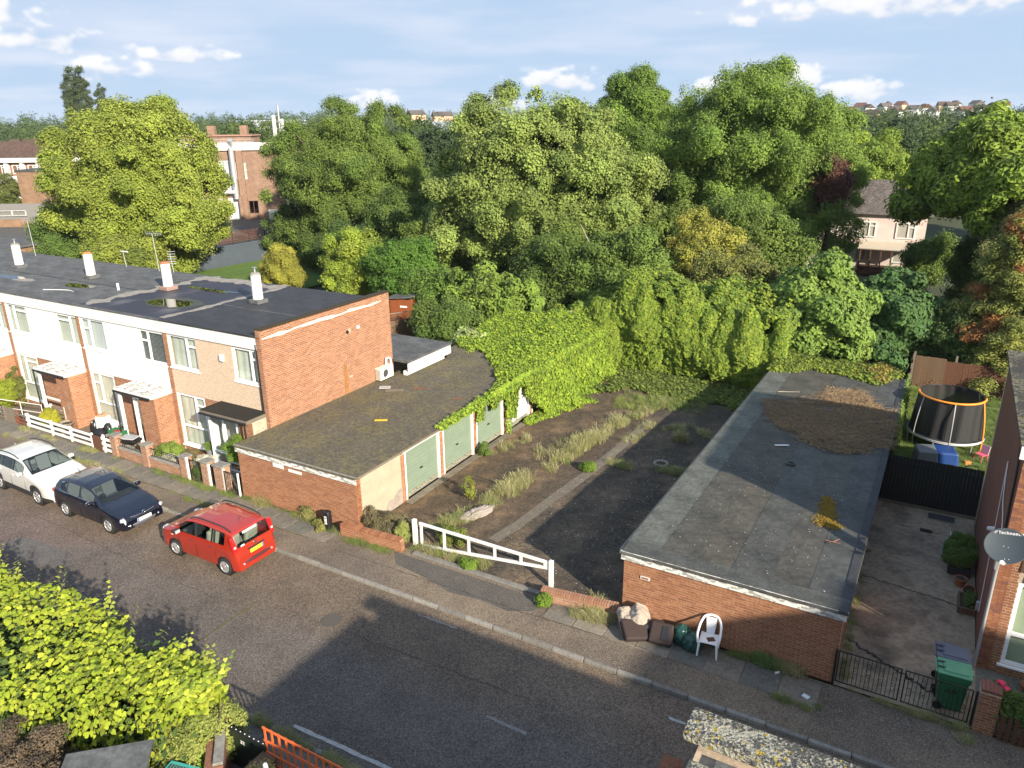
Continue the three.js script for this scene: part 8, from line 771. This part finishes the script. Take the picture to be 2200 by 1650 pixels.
{ // flats with white balconies, brick flank wall, yard fence
  const t = thing('apartment_block', 'low flats with white balconies and long brown roof', 'building', [-140.5, 0, -74.6], 0.5), W = 44; part('wall', B(W, 7.2, 9, 0, 3.6, -4.5), M(L(0.34, 0.15, 0.09), 0.9, { map: scaled(grainT, 2) }), t); part('roof', prism([[-5.4, 7.6], [0.9, 7.6], [-2.4, 10.4]], W).rotateY(-Math.PI / 2).translate(W / 2, 0, -2.0), tileBrown, t); part('eaves', B(W, 0.7, 0.5, 0, 7.4, 0.7), mt.white, t); for (const y of [4.3, 1.4]) part('balcony_band', B(W, 1.1, 0.2, 0, y, 1.0), mt.white, t); for (let k = 0; k < 16; k++) { part('divider', B(0.16, 6.6, 1.3, -W / 2 + 1.4 + k * 2.75, 3.6, 0.6), mt.white, t); windowUnit(t, [-W / 2 + 1.9 + k * 2.75, 5.1, 0.05], 0, 1.4, 1.5, bigLeft, { t: 0.1, sill: false, curtain: mt.darkgrey, style: 'net', frame: mt.white }); windowUnit(t, [-W / 2 + 1.9 + k * 2.75, 2.2, 0.05], 0, 1.4, 1.4, bigLeft, { t: 0.1, sill: false, curtain: mt.darkgrey, style: 'net', frame: mt.white }); }
  const b = thing('brick_hall', 'windowless brown brick block in front of the flats', 'building', [-111.0, -0.9, -58.8], 0.5); part('wall', B(14, 8.0, 8, 6.8, 4.0, -4), stockBrick, b); part('parapet', B(14.2, 0.25, 8.2, 6.8, 8.1, -4), mt.darkgrey, b); part('wall_lamp', RB(0.5, 0.4, 0.5, 0.1, 3.6, 4.2, 0.3), mt.darkgrey, b);
  const p = thing('palisade_fence', 'grey palisade fence beside the brown brick block', 'fence', [-119.5, 0, -57.5], 0.5); for (let k = 0; k < 22; k++) part('pale', B(0.1, 2.6, 0.05, k * 0.3, 1.3, 0), mt.galv, p); for (const y of [0.4, 2.1]) part('rail', B(6.6, 0.08, 0.06, 3.3, y, -0.05), mt.galv, p);
  const g = thing('yard_wall', 'brick yard wall with grey panels behind the terrace roof', 'wall', [-108, 0, -46], 0.55); part('wall', B(24, 2.2, 0.4, 6, 1.1, 0), stockBrick, g); part('panel', B(24, 1.9, 0.12, 6, 3.1, -0.1), M(L(0.16, 0.155, 0.15), 0.8), g); for (const x of [8.2, 8.2]) part('white_frame', prism(rect(0, 0, 3.4, 0.7), 0.1, [rectH(0.15, 0.12, 1.6, 0.58), rectH(1.8, 0.12, 3.25, 0.58)]).translate(x, x === 8.2 ? 2.6 : 3.4, 0.05), mt.white, g);
  const r = thing('outbuilding', 'low grey flat roof behind the far terrace flues', 'outbuilding', [-70.5, 0, -33], 0.2); part('wall', B(9, 3.6, 6, 0, 1.8, 0), stockBrick, r); part('roof', B(9.4, 0.2, 6.4, 0, 3.7, 0), feltGrey, r);
}
const hg = 'houses beyond the flats'; hipHouse('long brown-roofed house behind the flats', -190, -108, 0.5, 22, 9, 5.5, 4.4, mt.whiteRender, tileBrown, { wins: 5, group: hg }); hipHouse('peach house with hipped roof left of the poplars', -176, -101, 0.6, 10, 9, 5.6, 4.0, peach, tileRed, { group: hg }); hipHouse('grey hipped roof house behind yellow bush', -198, -92, 0.4, 12, 9, 5.2, 4.2, mt.whiteRender, tileGrey, { group: hg }); hipHouse('hipped roof house beside the poplar foot', -184, -117, 0.5, 11, 9, 5.8, 4.2, peach, tileBrown, { group: hg });
{ const t = thing('warehouse', 'pale long-roofed warehouse below the poplars', 'building', [-214, 0, -128], 0.5); part('wall', B(26, 7, 14, 0, 3.5, 0), mt.whiteRender, t); part('roof', prism([[-7.4, 7], [7.4, 7], [0, 9]], 27).rotateY(Math.PI / 2).translate(-13.5, 0, 0), M(L(0.42, 0.45, 0.48), 0.6), t);
  const far = (l, x, z, W, H, D, turn, m, rm, y = 0) => { const f = thing('distant_block', l, 'building', [x, y, z], turn, 'far buildings on the skyline'); part('wall', B(W, H, D, 0, H / 2, 0), m, f); part('roof', prism([[-D / 2 - 0.5, H], [D / 2 + 0.5, H], [0, H + D * 0.28]], W + 0.6).rotateY(Math.PI / 2).translate(-W / 2 - 0.3, 0, 0), rm, f); for (let k = 0; k < Math.floor(W / 4); k++) for (let j = 0; j < Math.floor(H / 4); j++) part('window', B(1.6, 1.6, 0.2, -W / 2 + 2.2 + k * 4, 2.5 + j * 3.6, D / 2 + 0.05), mt.darkgrey, f); };
  far('distant peach flats with gable left of the tall ash', -287, -386, 9, 14, 9, 1.0, peach, tileGrey, 2); far('distant peach flats partly hidden by trees', -268, -386, 11, 13, 9, 0.8, peach, tileGrey, 2); far('distant grey-roofed school building', -182, -262, 28, 7.5, 14, 0.45, M(L(0.5, 0.42, 0.32), 0.9), M(L(0.27, 0.29, 0.32), 0.7), 1); far('distant white industrial shed on the skyline', -345, -330, 34, 7, 14, 0.6, M(L(0.42, 0.42, 0.42), 0.9), M(L(0.4, 0.42, 0.45), 0.6), 3); far('distant small white house on the skyline', -318, -300, 8, 9, 8, 0.6, mt.whiteRender, tileGrey, 2); }
// far ground rising, with woods and roofs
const farH = (x, z) => { const D = Math.hypot(x, z); return Math.max(0, Math.min(11, (D - 170) * 0.017)) + 6 * sm(520, 900, D) * sm(-260, -60, x); };
struct('hill', grid(-900, -1300, 600, -110, -0.4, 90, 70, (x, z) => tint(0.055, 0.085, 0.03, 1), (x, z) => farH(x, z) - 1.2), M(0xffffff, 1, vc()));
{
  const out = [], far = clump.far, pal = [[[0.045, 0.085, 0.018], [0.09, 0.135, 0.03]], [[0.06, 0.105, 0.02], [0.12, 0.165, 0.035]], [[0.035, 0.07, 0.022], [0.065, 0.105, 0.03]], [[0.10, 0.13, 0.03], [0.17, 0.19, 0.04]]];
  const addTree = (x, z, R, h, p, n) => { const y0 = farH(x, z) - 1; for (let k = 0; k < n; k++) { const e = ball(), q = 0.65 + 0.4 * rnd(); out.push([V(x + e.x * R * q, y0 + h * 0.62 + e.y * h * 0.38 * q, z + e.z * R * q), e.clone().add(V(0, 0.6, 0)).normalize(), rr(0.9, 1.5) * R / 3.6, shadeOf(...p, rnd(), rr(0.8, 1.2))]); } };
  for (let i = 0; i < 1500; i++) { const D = 130 + 620 * Math.pow(rnd(), 1.25), a = mix(-2.75, -1.42, rnd()), x = Math.cos(a) * D, z = Math.sin(a) * D; const ap = a; if (D < 215 && ap < -2.52) continue; if (D < 330 && ap > -2.22 && ap < -2.12 && D > 120) { if (D < 255) continue; } const far2 = D > 470 && a > -1.85; if (far2 && rnd() < 0.45) continue; addTree(x, z, rr(2.6, 5.2), far2 ? rr(5, 9) : rr(8, 14.5), pal[Math.floor(rnd() * rnd() * 4)], D < 260 ? 46 : 26); }
  tag(copies('woodland', far, leafM, out, null), 'belt of distant trees reaching to the horizon', 'woodland', null, 'stuff');
  const bt = 'background trees'; const bg = [['leafy tree at the far left edge before the long roof', -160, -82, 4.5, 9, 1], ['round yellow bush before the hipped grey roof', -158, -87, 3.6, 5, 3], ['dark green tree beside the yellow bush', -160, -92, 3.4, 7.5, 1], ['bright clipped tree beside the palisade fence', -121, -62, 2.4, 6.5, 3], ['tree behind the brick building mast', -104, -108, 6, 13, 1], ['broad tree right of the lime crown', -112, -98, 6, 12, 0], ['tree between oak and skyline flats', -80, -108, 6, 13, 0], ['dark tree behind the round oak', -68, -95, 6, 12.5, 2], ['tree behind the ash crown left side', -54, -92, 5, 11.5, 0], ['tree filling the gap behind the ash', -42, -95, 6, 13, 1], ['dark tree behind the tallest oak', -22, -98, 6, 14, 2], ['dark tree between tallest oak and walnut', -10, -120, 6, 12, 2], ['dark wood edge behind the bright tree', 2, -122, 7, 12.5, 2], ['tall tree behind the walnut crown', 12, -96, 7, 15, 0], ['green tree beyond the walnut at the edge', 22, -84, 6, 13.5, 1]];
  for (const [l, x, z, R, h, p] of bg) { const t = thing('background_tree', l, 'tree', [x, 0, z], 0, bt), { out: o } = crown(V(0, h * 0.6, 0), [R, h * 0.4, R], 34, R * 0.34, 40, pal[p], { low: -0.9, s: R / 7 }); part('trunk', rod(V(0, -0.5, 0), V(0, h * 0.6, 0), 0.3, 0.15, 7), mt.bark, t); copies('crown', clump.far, leafM, o, t); }
  for (const [l, x, z, R, h] of [['tall poplar standing on the left skyline', -237, -148, 4.0, 30], ['slim poplar beside the taller one on the skyline', -236, -155, 1.8, 25.5]]) { const t = thing('poplar_tree', l, 'tree', [x, 0, z], 0, 'poplars on the skyline'), { out: o } = crown(V(0, h * 0.58, 0), [R, h * 0.42, R], 60, R * 0.36, 46, [[0.05, 0.085, 0.03], [0.10, 0.13, 0.05]], { low: -1, s: 0.42 + R / 12 }); part('trunk', rod(V(0, -0.5, 0), V(0, h * 0.8, 0), 0.5, 0.1, 7), mt.bark, t); copies('crown', clump.far, leafM, o, t); }
  // roofs on the distant hill
  const hp = [[-100, -760], [-92, -772], [-84, -756], [-76, -770], [-66, -762], [-57, -774], [-48, -765], [-40, -772], [-31, -762], [-22, -778], [-14, -768], [-5, -775], [4, -770], [14, -780], [-88, -800], [-70, -810], [-52, -806], [-34, -812], [-16, -806], [2, -812], [-108, -742], [-60, -742], [-25, -745], [20, -800]];
  hp.forEach(([x, z0], i) => { const z = z0 + 150 - (i * 37) % 190, t = thing('hill_house', 'tiny pale house on the far right hillside', 'house', [x, farH(x, z) - 0.4, z], (i * 1.7) % 3, 'houses on the far hillside'); part('wall', B(9, 5.5, 8, 0, 2.7, 0), i % 4 === 1 ? peach : mt.whiteRender, t); part('roof', prism([[-4.4, 5.4], [4.4, 5.4], [0, 8.6]], 9.6).rotateY(Math.PI / 2).translate(-4.8, 0, 0), [tileBrown, tileGrey, tileRed][i % 3], t); });
}
scene.fog = new THREE.FogExp2(new THREE.Color(0.72, 0.80, 0.92), 0.0001);
renderer.render(scene, camera);
